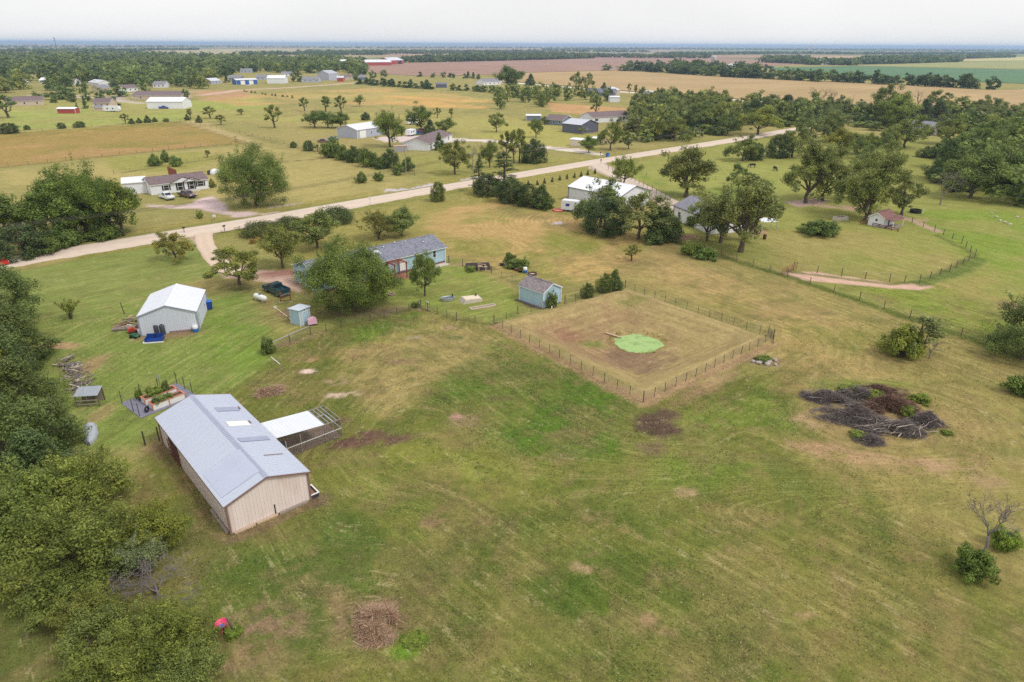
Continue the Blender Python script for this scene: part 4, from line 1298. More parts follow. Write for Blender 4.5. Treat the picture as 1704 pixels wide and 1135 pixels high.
treeh('mulberry_c', 312, 1140, 2.6, 110, 'bluish mulberry at the bottom edge right of the clump', name='mulberry_tree', group=HG, tint=(.9, 1.0, .95))
# front garden and house
treeh('big_round', 588, 514, 10.4, 150, 'huge dense green tree in front of the blue house', tint=(.74, .9, .62))
tree('round_a', 707, 492, 421, 50, 'young round green tree in the back yard right of the huge tree', tint=(.88, .98, .85))
tree('loose_b', 399, 474, 408, 82, 'flat-topped tree beside the drive before the pickup', tint=(1.05, 1.02, .8))
tree('loose_a', 292, 433, 386, 56, 'small reddish olive tree standing alone on the front lawn', tint=(1.25, 1.0, .8))
treeh('vase_shrub', 118, 531, 2.9, 34, 'upright vase-shaped bush in a ring on the left lawn', cat='bush', name='bush', tint=(1.25, 1.2, .9))
tree('round_b', 471, 446, 374, 66, 'round tree with dark trunk left of the blue house', tint=(.98, .98, .85))
tree('round_b', 528, 412, 352, 76, 'rounded tree behind the left end of the blue house', tint=(.96, 1.0, .95))
tree('round_a', 630, 398, 352, 58, 'brownish tree behind the middle of the blue house', tint=(1.1, .95, .9))
tree('round_b', 668, 392, 347, 56, 'dark leafy tree behind the house roof next to the brownish one', tint=(.9, .98, .9))
treeh('juniper', 437, 392, 3.0, 70, 'sprawling juniper hedge beside the drive loop', cat='hedge', name='juniper_hedge', tint=(1.1, 1.05, .9))
treeh('juniper', 482, 380, 2.6, 60, 'middle juniper of the front hedge', cat='hedge', name='juniper_hedge', tint=(1.05, 1.0, .9))
treeh('juniper', 562, 370, 3.6, 56, 'dark juniper at the right end of the front hedge', cat='hedge', name='juniper_hedge')
treeh('shrub_a', 421, 405, 1.0, 13, 'reddish round shrub under the juniper hedge', cat='shrub', tint=(1.7, .9, .9))
treeh('shrub_b', 430, 402, 1.0, 10, 'smaller reddish shrub under the juniper hedge', cat='shrub', tint=(1.7, .9, .9))
treeh('shrub_b', 446, 588, 2.2, 20, 'dark bush at the end of the pipe rail', cat='shrub', tint=(.75, .9, .8))
treeh('shrub_a', 692, 511, .9, 13, 'dark clipped shrub beside the white yard gate', cat='shrub', tint=(.7, .85, .7))
tree('cedar_round', 729, 335, 303, 27, 'small sapling on the near verge of the gravel road', name='sapling', tint=(1.4, 1.3, 1))
# garden beds right of the house
treeh('shrub_c', 849, 440, 2.3, 20, 'dark round shrub behind the row of tubs', cat='shrub', tint=(.8, .9, .8))
treeh('shrub_b', 857, 446, 1.7, 26, 'feathery light green shrub in the row of tubs', cat='shrub', tint=(.95, 1.1, 1.05))
treeh('shrub_a', 871, 447, 2.0, 22, 'green shrub beside the blue and white barrel', cat='shrub', tint=(.95, 1.1, .85))
tree('sapling', 1050, 434, 407, 32, 'small spreading fruit tree alone in the dry field', name='fruit_tree', cat='tree', tint=(1.1, 1.0, .8))
treeh('shrub_a', 919, 512, 2.6, 19, 'young bush in front of the blue shed', cat='shrub', tint=(.8, .95, 1))
treeh('cedar_round', 977, 496, 2.4, 24, 'small round cedar on the pond fence', tint=(1.15, 1.1, .8))
treeh('cedar_round', 1006, 486, 3.1, 30, 'left half of the pair of cedars at the pond fence corner', tint=(1.1, 1.08, .8))
treeh('cedar_cone', 1022, 484, 3.5, 28, 'pointed cedar at the pond fence corner', tint=(1.0, 1.05, .8))
# between road and white shed
CL = 'evergreens between the road and the white workshop on the right'
tree('pine', 838, 322, 253, 62, 'ragged open pine behind the cedar clump near the utility pole')
tree('pine', 797, 318, 262, 34, 'thin small pine beside the utility pole')
tree('cedar_round', 812, 325, 290, 46, 'low cedar at the left end of the clump by the utility pole', group=CL, tint=DK)
tree('cedar_round', 847, 336, 296, 50, 'cedar in the middle of the clump below the ragged pine', group=CL, tint=DK)
tree('cedar_round', 878, 342, 306, 46, 'dark cedar in the clump below the ragged pine, second from right', group=CL, tint=DK)
tree('cedar_cone', 902, 347, 308, 40, 'pointed dark cedar at the right end of the clump', group=CL, tint=(.85, .95, .8))
tree('maple' if 'maple' in PROTO else 'round_a', 1037, 309, 261, 44, 'light green maple beside the neighbour drive', tint=(1.05, 1.12, .85))
tree('tall', 1140, 328, 232, 78, 'tall dense dark tree standing alone in the pasture by the drive', tint=(.85, .82, .75))
tree('loose_a', 1000, 378, 300, 78, 'dark loose tree half hiding the white workshop roof', tint=(.85, .95, .95))
tree('cedar_big', 1005, 388, 330, 80, 'dark cedar under the loose tree before the white workshop', tint=(.8, .9, .95))
tree('loose_b', 1062, 398, 318, 88, 'greyish loose tree between the white workshop and the white house', tint=(.95, .97, 1.1))
tree('cedar_round', 1100, 400, 345, 62, 'dark bushy tree at the right end of the clump beside the white house', tint=(.75, .85, .8))
treeh('shrub_c', 1088, 405, 3, 36, 'low dark shrub at the foot of the clump', cat='shrub', tint=(.7, .9, .9))
tree('shrub_c', 1117, 390, 362, 32, 'light green young tree on the right flank of the clump', cat='tree', tint=(1.2, 1.2, .9))
treeh('shrub_a', 1152, 424, 2.6, 34, 'bright green shrub on the fence line below the white house', cat='shrub', tint=(1.1, 1.25, .8))
treeh('shrub_b', 1176, 430, 2.0, 38, 'low dark green shrub beside the bright one on the fence line', cat='shrub', tint=(.8, 1.0, .75))
tree('vase', 1232, 420, 292, 132, 'large grey green elm with forked leaning trunk before the white house', tint=(1.1, 1.08, 1.15))
tree('loose_a', 1199, 404, 318, 98, 'elm close behind the forked one, left of it', tint=(1.08, 1.08, 1.15))
tree('loose_b', 1176, 400, 335, 66, 'thin tree left of the forked elm', tint=(.95, 1.05, .9))
treeh('shrub_c', 1364, 390, 3.2, 58, 'big dark rounded bush on the neighbour lawn', cat='bush', tint=(.62, .8, .7))
tree('loose_b', 1228, 318, 272, 34, 'small tree behind the forked elm in the pasture', tint=(.9, 1.0, 1.0))
# neighbour lot trees
tree('vase', 1341, 338, 238, 84, 'massive dark elm, left of the pair over the bare ground', tint=(1.02, 1.0, 1.0))
tree('tall', 1369, 334, 242, 70, 'right elm of the pair over the bare ground', tint=(1.05, 1.05, 1.0))
tree('loose_b', 1411, 331, 268, 40, 'thin tree between the elm pair and the leaning elm', tint=(1, 1.02, .85))
tree('vase', 1447, 362, 248, 96, 'tall leaning elm behind the little white shed', tint=(1.12, 1.1, 1.1), lean=(0, .12))
tree('tall', 1437, 368, 268, 58, 'lighter tree with leaning trunk left of the little white shed', tint=(1.1, 1.1, .95))
tree('loose_b', 1500, 358, 290, 62, 'half bare tree with a light trunk right of the little white shed', tint=(1.1, 1.05, 1.1))
tree('dead_a', 1564, 341, 279, 46, 'bare grey dead tree at the edge of the dark wood', cat='dead tree')
tree('round_b', 1398, 256, 213, 58, 'rounded yellow green tree in front of the red brush', tint=(1.3, 1.1, .6))
tree('loose_a', 1505, 246, 192, 66, 'open tree with dark base before the grey-roofed house', tint=(1, 1.02, .9))
tree('loose_a', 1572, 240, 192, 58, 'spreading tree at the right corner of the grey-roofed house', tint=(1, 1.0, .85))
tree('cedar_round', 1543, 262, 244, 34, 'squat cedar on the lawn before the grey-roofed house')
tree('loose_b', 1260, 205 + 20, 176, 66, 'light yellow green tree beside the gravel road on the right', tint=(1.35, 1.3, .9))
tree('loose_a', 1236, 268, 226, 54, 'bushy tree on the pasture edge below the road', tint=(.95, 1, .9))
tree('cedar_round', 1255, 266, 238, 34, 'dark cedar bush at the pasture edge', tint=DK)
tree('loose_a', 1318, 262, 212, 60, 'leafy tree right of the road bend', tint=(.95, .98, .9))
tree('cedar_round', 1295, 262, 224, 44, 'dark bush right of the road bend', tint=DK)
tree('loose_a', 1345, 240, 182, 56, 'grey green tree at the road bend', tint=(.95, 1, 1.1))
tree('tall', 1380, 236, 176, 52, 'dark tree before the wood right of the road bend', tint=DK)
tree('loose_a', 1470, 205, 140, 60, 'tall open tree above the wood near the grey-roofed house', tint=(.85, .9, .85))
tree('round_b', 1488, 212, 156, 62, 'bright green tree among the dark wood', tint=(1.0, 1.15, .8))
tree('snag', 1522, 190, 144, 26, 'dying russet tree rising above the wood', cat='tree', tint=(1.2, .9, .9))
tree('loose_b', 1556, 188, 150, 40, 'umbrella-shaped tree against the tan field', tint=(.85, .95, .8))
tree('snag', 1355, 182, 141, 40, 'bare tall snag left of a leafy top', cat='dead tree')
tree('snag', 1382, 184, 146, 34, 'second bare tall snag', cat='dead tree')
# right edge near
tree('shrub_c', 1500, 592, 540, 62, 'bright green bush at the foot of the half-dead thicket', cat='bush', tint=(1.1, 1.15, .7))
treeh('wispy', 1526, 588, 5.2, 62, 'thin grey half-dead thicket tree above the bright bush', tint=(1.05, 1.05, 1.2))
treeh('dead_b', 1546, 596, 2.6, 44, 'grey dead brush at the right foot of the thicket', cat='dead brush')
treeh('mulberry_a', 1700, 598, 5.2, 96, 'big dark bush mass at the right edge before the thicket', cat='bush', name='bush', tint=(.72, .84, .78))
treeh('mulberry_b', 1722, 575, 7.0, 120, 'dark grey green thicket at the right edge by the fence', cat='bush', name='bush', tint=(.8, .9, .85))
treeh('shrub_c', 1704, 655, 2.6, 58, 'dark green bush cut by the right picture edge', cat='bush', tint=(.8, .95, .7))
treeh('shrub_c', 1617, 955, 2.4, 62, 'dark green low bush at the lower right', cat='bush', tint=(.75, .95, .6))
treeh('shrub_a', 1668, 912, 1.9, 40, 'small green bush behind the bare sapling', cat='bush', tint=(.9, 1.15, .6))
treeh('dead_b', 1638, 918, 5.2, 96, 'bare grey sapling between the two low bushes', cat='dead tree')
# across the road, left
GV = 'grove on the far side of the road at left'
for x, y, h, w, k, l, tn in ((14, 402, 11, 92, 'tall', 'dark tree at the left picture edge of the grove', (.72, .88, .66)), (62, 394, 8.5, 66, 'loose_a', 'lower yellowish tree in the gap of the grove', (1.05, 1.1, .75)), (104, 400, 14, 92, 'tall', 'tall tree second from the left edge in the grove', (.8, .98, .66)),
                         (150, 392, 14.5, 98, 'big_round', 'broadest tree in the middle of the grove', (.78, .95, .62)), (206, 389, 11.5, 82, 'round_b', 'rightmost tree of the grove, nearest the grey house', (.85, 1.0, .65)), (128, 386, 12, 70, 'round_a', 'tree half hidden behind the tall grove trees', (.7, .86, .6)), (182, 383, 12.5, 70, 'tall', 'darker tree behind the rightmost two of the grove', (.68, .84, .6)), (40, 428, 6, 80, 'cedar_round', 'dark undergrowth bush at the left end of the grove', DK), (110, 408, 4, 60, 'shrub_c', 'undergrowth bush below the tall grove tree', (.7, .85, .65)), (175, 396, 3.6, 60, 'shrub_c', 'undergrowth bush below the broadest grove tree', (.7, .85, .65)), (75, 420, 4, 60, 'shrub_c', 'undergrowth bush in the gap of the grove', (.7, .85, .65))):
    treeh(k, x, y, h, w, l + ' across the road', group=GV, tint=tn)
tree('big_round', 428, 343, 243, 106, 'big spreading tree standing alone right of the grey house', tint=(.78, .9, .68))
treeh('shrub_a', 333, 363, 1.8, 11, 'small bush on the verge opposite the drive', cat='shrub', tint=(1.1, 1.15, .9))
tree('shrub_c', 353, 312, 298, 14, 'light bush at the right end of the grey house', cat='shrub', tint=(1.1, 1.1, .9))
for x, y, yt, w, l in ((258, 276, 257, 22, 'left'), (276, 270, 250, 16, 'middle'), (294, 277, 259, 18, 'right')):
    tree('shrub_c', x, y, yt, w, l + ' one of the three bushes in the hollow behind the grey house', cat='bush', group='bushes in the hollow', tint=(.9, 1.05, .9))
tree('wispy', 345, 262, 250, 12, 'thin bush beside the hollow', cat='shrub', name='shrub')
# field hedge of cedars across the tan hayfield
FH = 'small trees along the back fence of the tan hayfield'
for x, y, yt, w, k, l in ((15, 222, 205, 32, 'cedar_round', 'wide dark cedar clump at the left end of the hayfield fence'), (46, 216, 208, 10, 'cedar_round', 'small cedar next to the left cedar clump on the hayfield fence'), (103, 214, 204, 14, 'cedar_round', 'third cedar from left on the hayfield fence'), (133, 212, 202, 20, 'cedar_round', 'fourth cedar from left, wide, on the hayfield fence'),
                          (209, 206, 189, 14, 'wispy', 'pale thin tree before the four fence cedars'), (220, 206, 197, 11, 'cedar_cone', 'first of four cedars right of the pale thin tree'), (232, 205, 196, 11, 'cedar_cone', 'second of four cedars right of the pale thin tree'), (246, 204, 192, 13, 'cedar_cone', 'third of four cedars right of the pale thin tree'), (258, 203, 195, 9, 'cedar_cone', 'last of four cedars right of the pale thin tree'),
                          (277, 203, 196, 10, 'shrub_a', 'low bush at the corner of the hayfield'), (312, 200, 190, 10, 'cedar_cone', 'cedar near the hayfield corner'), (332, 204, 192, 11, 'cedar_cone', 'cedar right of the hayfield corner'), (318, 197, 181, 12, 'wispy', 'wispy tree behind the hayfield corner cedars'), (350, 197, 177, 20, 'wispy', 'larger wispy tree right of the hayfield corner'), (368, 208, 191, 16, 'wispy', 'wispy leaning tree on the lane fence'), (402, 191, 181, 14, 'wispy', 'thin tree right of the lane in the rough field')):
    tree(k, x, y, yt, w, l, group=FH, tint=(1.0, 1.0, .9) if 'cedar' in k else (1.15, 1.1, 1.0))
# middle distance, left of centre
for k, x, y, yt, w, l, tn in (
    ('wispy', 457, 213, 174, 26, 'leaning slender tree left of the tree clump', (1, 1.05, .9)), ('wispy', 507, 185, 162, 16, 'slim tree on the gold field edge', (.9, .95, .8)),
    ('wispy', 542, 186, 160, 18, 'leaning slim tree above the tree clump', (.9, 1, .9)), ('wispy', 568, 188, 159, 20, 'taller slim tree above the tree clump', (.9, .98, .8)), ('round_a', 599, 177, 158, 16, 'pale small tree alone in the field', (1.1, 1.1, 1)),
    ('round_a', 524, 212, 184, 36, 'left tree of the dark clump by the grey workshop', (.8, .98, .8)), ('round_b', 546, 213, 185, 36, 'middle tree of the dark clump by the grey workshop', (.75, .95, .8)), ('round_b', 568, 213, 186, 36, 'right tree of the dark clump by the grey workshop', (.8, .95, .8)),
    ('round_a', 649, 245, 185, 54, 'bushy light tree covering the end of the grey workshop', (1.0, 1.08, .85)), ('tall', 700, 217, 170, 38, 'tall dark tree behind the white house', (.85, .95, .8)), ('cedar_cone', 716, 224, 199, 22, 'dark cedar behind the white house', DK),
    ('round_b', 742, 222, 197, 36, 'rounded tree right of the white house roof', (.9, 1.0, .85)), ('cedar_cone', 731, 250, 221, 18, 'cedar in front of the white house', (.9, 1, .8)), ('wispy', 728, 196, 179, 12, 'slim tree behind the rounded tree', (1, 1, .9)), ('wispy', 752, 196, 180, 10, 'bare slim tree in the gold field', (1.2, 1.1, 1)),
    ('cedar_round', 608, 200, 187, 16, 'small dark cedar above the grey workshop', DK), ('loose_a', 757, 290, 232, 56, 'loose forked tree beside the road', (1.0, 1.0, .8)), ('round_a', 815, 279, 234, 36, 'compact green tree beside the road', (.9, 1.0, .75)), ('dead_a', 786, 282, 240, 28, 'thin bare tree by the utility pole', GR),
    ('wispy', 843, 271, 218, 22, 'first of three tall thin trees by the driveway', (1.05, 1.05, .9)), ('wispy', 855, 272, 216, 18, 'middle of three tall thin trees by the driveway', (1.05, 1.05, .9)), ('wispy', 864, 271, 214, 22, 'last of three tall thin trees by the driveway', (1.05, 1.05, .9)), ('cedar_round', 886, 271, 232, 44, 'dark cedar right of the three thin trees', (.75, .8, .8)),
    ('loose_b', 826, 220, 188, 30, 'loose tree left of the driveway', (1, 1.05, .9)), ('round_a', 892, 229, 197, 25, 'leafy tree before the low brown house', (.95, 1.05, .8)), ('round_b', 906, 207, 194, 16, 'dark bush beside the low brown house', DK),
    ('round_b', 980, 255, 226, 36, 'rounded tree beside the cream shed', (.9, 1.05, .7)), ('loose_a', 1016, 250, 198, 42, 'tall tree right of the dark grey workshop', (.95, 1.0, .8)), ('loose_b', 1046, 248, 218, 28, 'small tree at the wood edge by the road', (.95, 1.0, .8)), ('snag', 1059, 234, 180, 30, 'bare forked dead tree at the wood edge', GR),
    ('sapling', 968, 224, 211, 14, 'sapling before the dark grey workshop', (1.1, 1.1, .9)), ('wispy', 991, 194, 158, 18, 'tall slim poplar behind the dark grey workshop', (1, 1.05, 1)), ('round_b', 848, 150, 110, 50, 'large dark round tree near the far house', (.72, .88, .78)), ('cedar_cone', 883, 142, 123, 16, 'dark cedar right of the large round tree', DK),
    ('loose_b', 958, 148, 119, 22, 'pale tree, left of two beside the far road', (1.1, 1.1, 1.1)), ('loose_b', 977, 149, 121, 22, 'pale tree, right of two beside the far road', (1.1, 1.1, 1.1)), ('cedar_cone', 1005, 149, 137, 10, 'cedar beside the long blue house', DK), ('wispy', 1047, 155, 139, 8, 'slim tree right of the long blue house', DK), ('wispy', 1058, 160, 141, 8, 'slim tree pair left, right of the long blue house', DK), ('round_a', 1068, 163, 144, 13, 'dark tree right of the long blue house', DK)):
    tree(k, x, y, yt, w, l, cat='dead tree' if k in ('snag', 'dead_a') else 'tree', tint=tn)
BR = 'bushes along the fence between the two lots'
for i, (x, y, r, k) in enumerate(((489, 246, 11, 'cedar_round'), (514, 251, 18, 'cedar_round'), (529, 252, 12, 'wispy'), (553, 262, 34, 'shrub_c'), (571, 266, 26, 'shrub_c'), (588, 270, 28, 'cedar_round'), (613, 277, 32, 'shrub_c'), (632, 281, 20, 'cedar_round'), (648, 279, 32, 'cedar_round'), (662, 291, 20, 'shrub_c'), (678, 284, 24, 'shrub_c'), (602, 304, 20, 'shrub_c'), (631, 301, 16, 'shrub_a'))):
    names = ['small cedar at the left end', 'second cedar from the left', 'thin shrub third from the left', 'broad bush fourth from the left', 'fifth bush from the left', 'sixth bush, a cedar, from the left', 'seventh bush from the left', 'low cedar eighth from the left', 'dark cedar ninth from the left', 'bush just left of the small utility pole', 'bush right behind the small utility pole', 'separate bush in the grass below the row', 'separate thin bush below the row, nearer the pole']
    tree(k, x, y, y - r * .95, r, names[i] + ' of the fence-line row', cat='bush', name='bush', group=BR, tint=(.85, .97, .8))
# row of seedlings
for i, (x, y) in enumerate(((879, 309), (894, 308), (906, 305.5), (919, 303), (931.5, 300), (943.5, 298), (956, 296), (967, 294), (978, 291.5), (990, 289))):
    tree('seedling', x, y, y - 8.5, 5.5, 'cedar seedling in the row beside the white workshop drive', name='seedling', cat='seedling', group='row of cedar seedlings', tint=(.8, .8, .8))

# ------------------------------------------------------------------ woods: each tree a thing, far ones a mass
RT = random.Random(5)
def wood(pts, hs, ws, label, group, keys, tints, name='tree'):
    for (x, y) in pts:
        k = RT.choice(keys)
        t = RT.choice(tints)
        plant(k, Vector((x, y, float(ground_z(x, y)))), RT.uniform(*hs), RT.uniform(*ws), label, name='cedar_tree' if 'c_' in k or 'cedar' in k else name, group=group, tint=t)
FK = ['far_0', 'far_1', 'far_2', 'far_3']
WT = [(.85, .95, .9), (.95, 1.0, .95), (1.05, 1.05, .9), (.95, 1.0, 1.15), (1.15, 1.12, .95)]
wood(scatter([(1058, 240), (1110, 238), (1165, 233), (1225, 224), (1232, 196), (1180, 176), (1100, 172), (1056, 190)], 7.0, 900, 3)[:46], (9, 13), (10, 14), 'leafy tree in the dense wood along the far side of the gravel road', 'wood along the road', ['loose_a', 'loose_b', 'round_b'] + FK, WT + [(1.0, 1.0, 1.2)])
wood(scatter([(1540, 312), (1600, 328), (1740, 345), (1800, 300), (1760, 215), (1640, 235), (1585, 262)], 7.5, 900, 4)[:40], (9, 13), (11, 15), 'dark tree in the wood at the right edge beyond the pasture', 'wood at the right edge', ['round_b', 'tall', 'loose_a', 'cedar_big2'] + FK, [(.76, .9, .72), (.85, .97, .8), (.92, 1.02, .75)])
wood(scatter([(1240, 178), (1400, 186), (1480, 196), (1700, 196), (1740, 215), (1640, 232), (1580, 205), (1460, 222), (1400, 215), (1370, 203), (1300, 215), (1236, 214)], 10, 900, 5)[:44], (8, 12.5), (10, 15), 'tree in the mixed belt before the tan field on the right', 'mixed belt on the right', ['loose_a', 'loose_b', 'cedar_big2'] + FK, WT + [(.95, .95, 1.15)])
wood(scatter([(1420, 250), (1470, 245), (1500, 262), (1480, 300), (1420, 290)], 7, 200, 6)[:9], (6, 10), (7, 10), 'tree in the small grove behind the leaning elm', 'grove behind the leaning elm', ['loose_a', 'round_b'], WT)
wood(scatter([(812, 176), (832, 186), (915, 180), (935, 168), (1010, 176), (1030, 168), (960, 158), (880, 158), (820, 162)], 11, 500, 7)[:20], (8, 12), (8, 11), 'tree in the grove before the long blue house', 'grove before the long blue house', FK, WT)
wood(scatter([(1060, 176), (1110, 172), (1216, 174), (1216, 186), (1090, 186)], 10, 300, 8)[:14], (8, 12), (6, 9), 'thin tree in the belt along the far road', 'belt along the far road', FK, [(1.1, 1.08, 1.0), (1, 1, 1.1)])
belt_a = (along([(1030, 118), (1100, 120), (1235, 130), (1330, 134), (1440, 139), (1530, 143), (1640, 149)], 7, 9, 5), (9, 15), (14, 20))
belt_b = (along([(1060, 113), (1120, 113), (1215, 119), (1260, 122)], 6, 10, 14), (11, 17), (14, 20))
wood(along([(596, 139), (650, 144), (720, 149)], 5.5, 11, 3), (5, 8), (7, 10), 'dark cedar in the shelterbelt beyond the gold field', 'cedar shelterbelt', ['farc_0', 'farc_1'], [(.7, .85, .85), (.8, .92, .85)])
wood(along([(700, 128), (760, 130), (812, 132)], 9, 12, 4), (5, 8), (6, 8), 'cedar in the second shelterbelt row beyond', 'second shelterbelt row', ['farc_0', 'farc_1', 'far_2'], [(.7, .85, .85), (.8, .92, .85)])
wood(along([(745, 150), (790, 152), (832, 156)], 6, 13, 2), (5, 7), (6, 8), 'dark bush in the row before the far house', 'row before the far house', ['farc_0', 'far_1'], [(.7, .85, .8)])
wood(along([(402, 152), (430, 156), (492, 164)], 9, 14, 1), (1.2, 2.2), (2, 3), 'tiny bush in the dotted row across the rough field', 'dotted row of tiny bushes', ['farc_0', 'farc_1'], [(.75, .85, .8)], name='bush')

for i, (x, y, yt, w, k, l) in enumerate(((104, 165, 138, 46, 'far_1', 'big dark tree before the village lane'), (92, 171, 154, 16, 'far_2', 'round bluish tree on the lawn, left of three'), (121, 170, 152, 17, 'far_3', 'round bluish tree on the lawn, middle of three'), (146, 169, 151, 16, 'far_0', 'round bluish tree on the lawn, right of three'), (62, 169, 151, 16, 'far_1', 'small dark tree behind the long tan ranch house'), (138, 155, 132, 18, 'far_2', 'dark conical village tree in the clearing'), (172, 168, 146, 26, 'far_3', 'tree left of the large tan house drive'), (192, 176, 158, 16, 'farc_0', 'cedar above the white camper'), (143, 181, 163, 12, 'farc_1', 'cedar left of the small cream house'), (128, 178, 170, 6, 'farc_0', 'tiny cedar on the left pasture'), (198, 161, 142, 34, 'far_0', 'dark juniper clump before the large tan house'), (14, 196, 158, 32, 'wispy', 'pale loose tree on the left picture edge pasture'), (310, 165, 146, 12, 'far_2', 'small tree at the right end of the large tan house'), (243, 152, 128, 20, 'far_3', 'dark tree behind the large tan house'), (378, 138, 124, 11, 'farc_1', 'conical tree left of the blue building'), (495, 136, 116, 22, 'far_1', 'tree between the white shed and the grey-roofed house'), (594, 134, 118, 14, 'far_2', 'tree at the right village edge'), (620, 130, 117, 14, 'far_3', 'tree right of the village edge'), (640, 128, 116, 16, 'far_0', 'second tree right of the village edge'))):
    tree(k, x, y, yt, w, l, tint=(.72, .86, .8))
TOWN = [(-40, 92), (150, 89.5), (330, 95), (480, 99), (606, 104), (606, 127), (560, 122), (500, 122), (455, 122), (378, 124), (345, 148), (300, 146), (215, 150), (190, 146), (100, 152), (-40, 160)]
tp_ = scatter(TOWN, lambda d: 8.5 + max(0, d - 550) * .012, 9000, 21)
tp_ = tp_[np.argsort(np.hypot(tp_[:, 0], tp_[:, 1]))]
clear = [at(x, y) for x, y in ((28, 147), (28, 142), (116, 147), (116, 142), (74, 146), (74, 141), (265, 150), (265, 147), (360, 144), (360, 141), (477, 131), (477, 128), (338, 132), (338, 129), (409, 124), (409, 122), (208, 132), (208, 129), (156, 148), (156, 144), (95, 160), (70, 158), (60, 152), (190, 160), (215, 152), (150, 152), (240, 152), (130, 156))]
NV = 60
near_t = [p for p in tp_[:NV] if all(math.hypot(p[0] - c.x, p[1] - c.y) > 10 for c in clear)]
wood(near_t, (9, 16), (13, 19), 'leafy tree in the wooded village at upper left', 'wooded village at upper left', FK, [(.78, .92, .85), (.9, 1.0, .88), (1.0, 1.05, .9), (.85, .95, 1.0), (1.2, 1.18, .9)])

def tree_mass(name, label, pts, hs, ws, seed, cnt=70, lsize=1.6, tint=(.75, .85, .8)):
    """far wood that reads as one mass"""
    rs = np.random.RandomState(seed)
    VV, vv = [], []
    for (x, y) in pts:
        h, w = rs.uniform(*hs), rs.uniform(*ws)
        n = cnt
        d = rs.normal(size=(n, 3)); d /= np.linalg.norm(d, axis=1)[:, None]
        P = d * (rs.rand(n) ** .3)[:, None] * np.array([w / 2, w / 2, h * .45]) + np.array([x, y, h * .52])
        nr = d + rs.normal(size=(n, 3)) * .5 + np.array([0, 0, .4]); nr /= np.linalg.norm(nr, axis=1)[:, None]
        t = np.cross(nr, rs.normal(size=(n, 3))); t /= np.linalg.norm(t, axis=1)[:, None]
        b = np.cross(nr, t)
        sz = lsize * rs.uniform(.6, 1.4, n)[:, None]
        V = np.stack([P - t * sz, P + b * sz * .6, P + t * sz, P - b * sz * .6], 1)
        V[:, :, 2] = np.maximum(V[:, :, 2], .1)
        VV.append(V.reshape(-1, 3)); vv.append(np.clip(.6 * rs.rand() + .4 * rs.rand(n), 0, 1))
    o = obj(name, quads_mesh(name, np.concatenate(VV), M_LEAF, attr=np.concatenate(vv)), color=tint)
    return tag(o, label, kind='stuff')
def crown_mass(name, label, pts, hs, ws, seed, keep=.4, tint=(.9, 1.0, .92)):
    rs = np.random.RandomState(seed)
    VV, vv = [], []
    for (x, y) in pts:
        pr = PROTO['far_%d' % rs.randint(4)]
        Q = pr['V'].reshape(-1, 4, 3)
        i = rs.choice(len(Q), int(len(Q) * keep), replace=False)
        Q = Q[i]
        c = Q.mean(1, keepdims=True)
        Q = c + (Q - c) * (1 / keep) ** .5
        a = rs.uniform(0, 6.28)
        sx_, sz_ = rs.uniform(*ws) / pr['w'], rs.uniform(*hs) / pr['h']
        q = np.stack([(Q[..., 0] * math.cos(a) - Q[..., 1] * math.sin(a)) * sx_ + x, (Q[..., 0] * math.sin(a) + Q[..., 1] * math.cos(a)) * sx_ + y, np.maximum(Q[..., 2] * sz_, .05)], -1)
        VV.append(q.reshape(-1, 3))
        vv.append(np.clip(pr['v'][i] * .55 + .8 * rs.rand() - .25, 0, 1))
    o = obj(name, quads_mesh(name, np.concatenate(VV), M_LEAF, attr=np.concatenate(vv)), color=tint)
    return tag(o, label, kind='stuff')
crown_mass('far_woods', 'wooded village canopy receding to the upper left', [p for p in tp_[NV:] if all(math.hypot(p[0] - c.x, p[1] - c.y) > 12 for c in clear)], (10, 17), (14, 22), 1)
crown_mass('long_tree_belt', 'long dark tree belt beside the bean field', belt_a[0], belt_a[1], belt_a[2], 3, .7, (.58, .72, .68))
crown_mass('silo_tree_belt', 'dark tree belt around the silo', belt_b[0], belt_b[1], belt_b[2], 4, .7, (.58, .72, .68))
UG = 'shady undergrowth filling the wood '
for nm, ll, poly, sd_ in (('undergrowth', UG + 'along the gravel road', [(1062, 237), (1110, 236), (1165, 231), (1222, 222), (1230, 198), (1180, 178), (1100, 174), (1060, 190)], 61), ('undergrowth', UG + 'at the right edge', [(1548, 312), (1600, 324), (1740, 340), (1800, 300), (1760, 218), (1640, 238), (1592, 262)], 62), ('undergrowth', UG + 'before the tan field on the right', [(1240, 180), (1400, 188), (1480, 198), (1700, 198), (1740, 213), (1640, 230), (1580, 204), (1460, 218), (1400, 212), (1300, 212), (1240, 210)], 63)):
    crown_mass(nm, ll, scatter(poly, 6.5, 700, sd_), (3, 6.5), (7, 11), sd_, .7, (.85, .95, .9))
far_lines = []
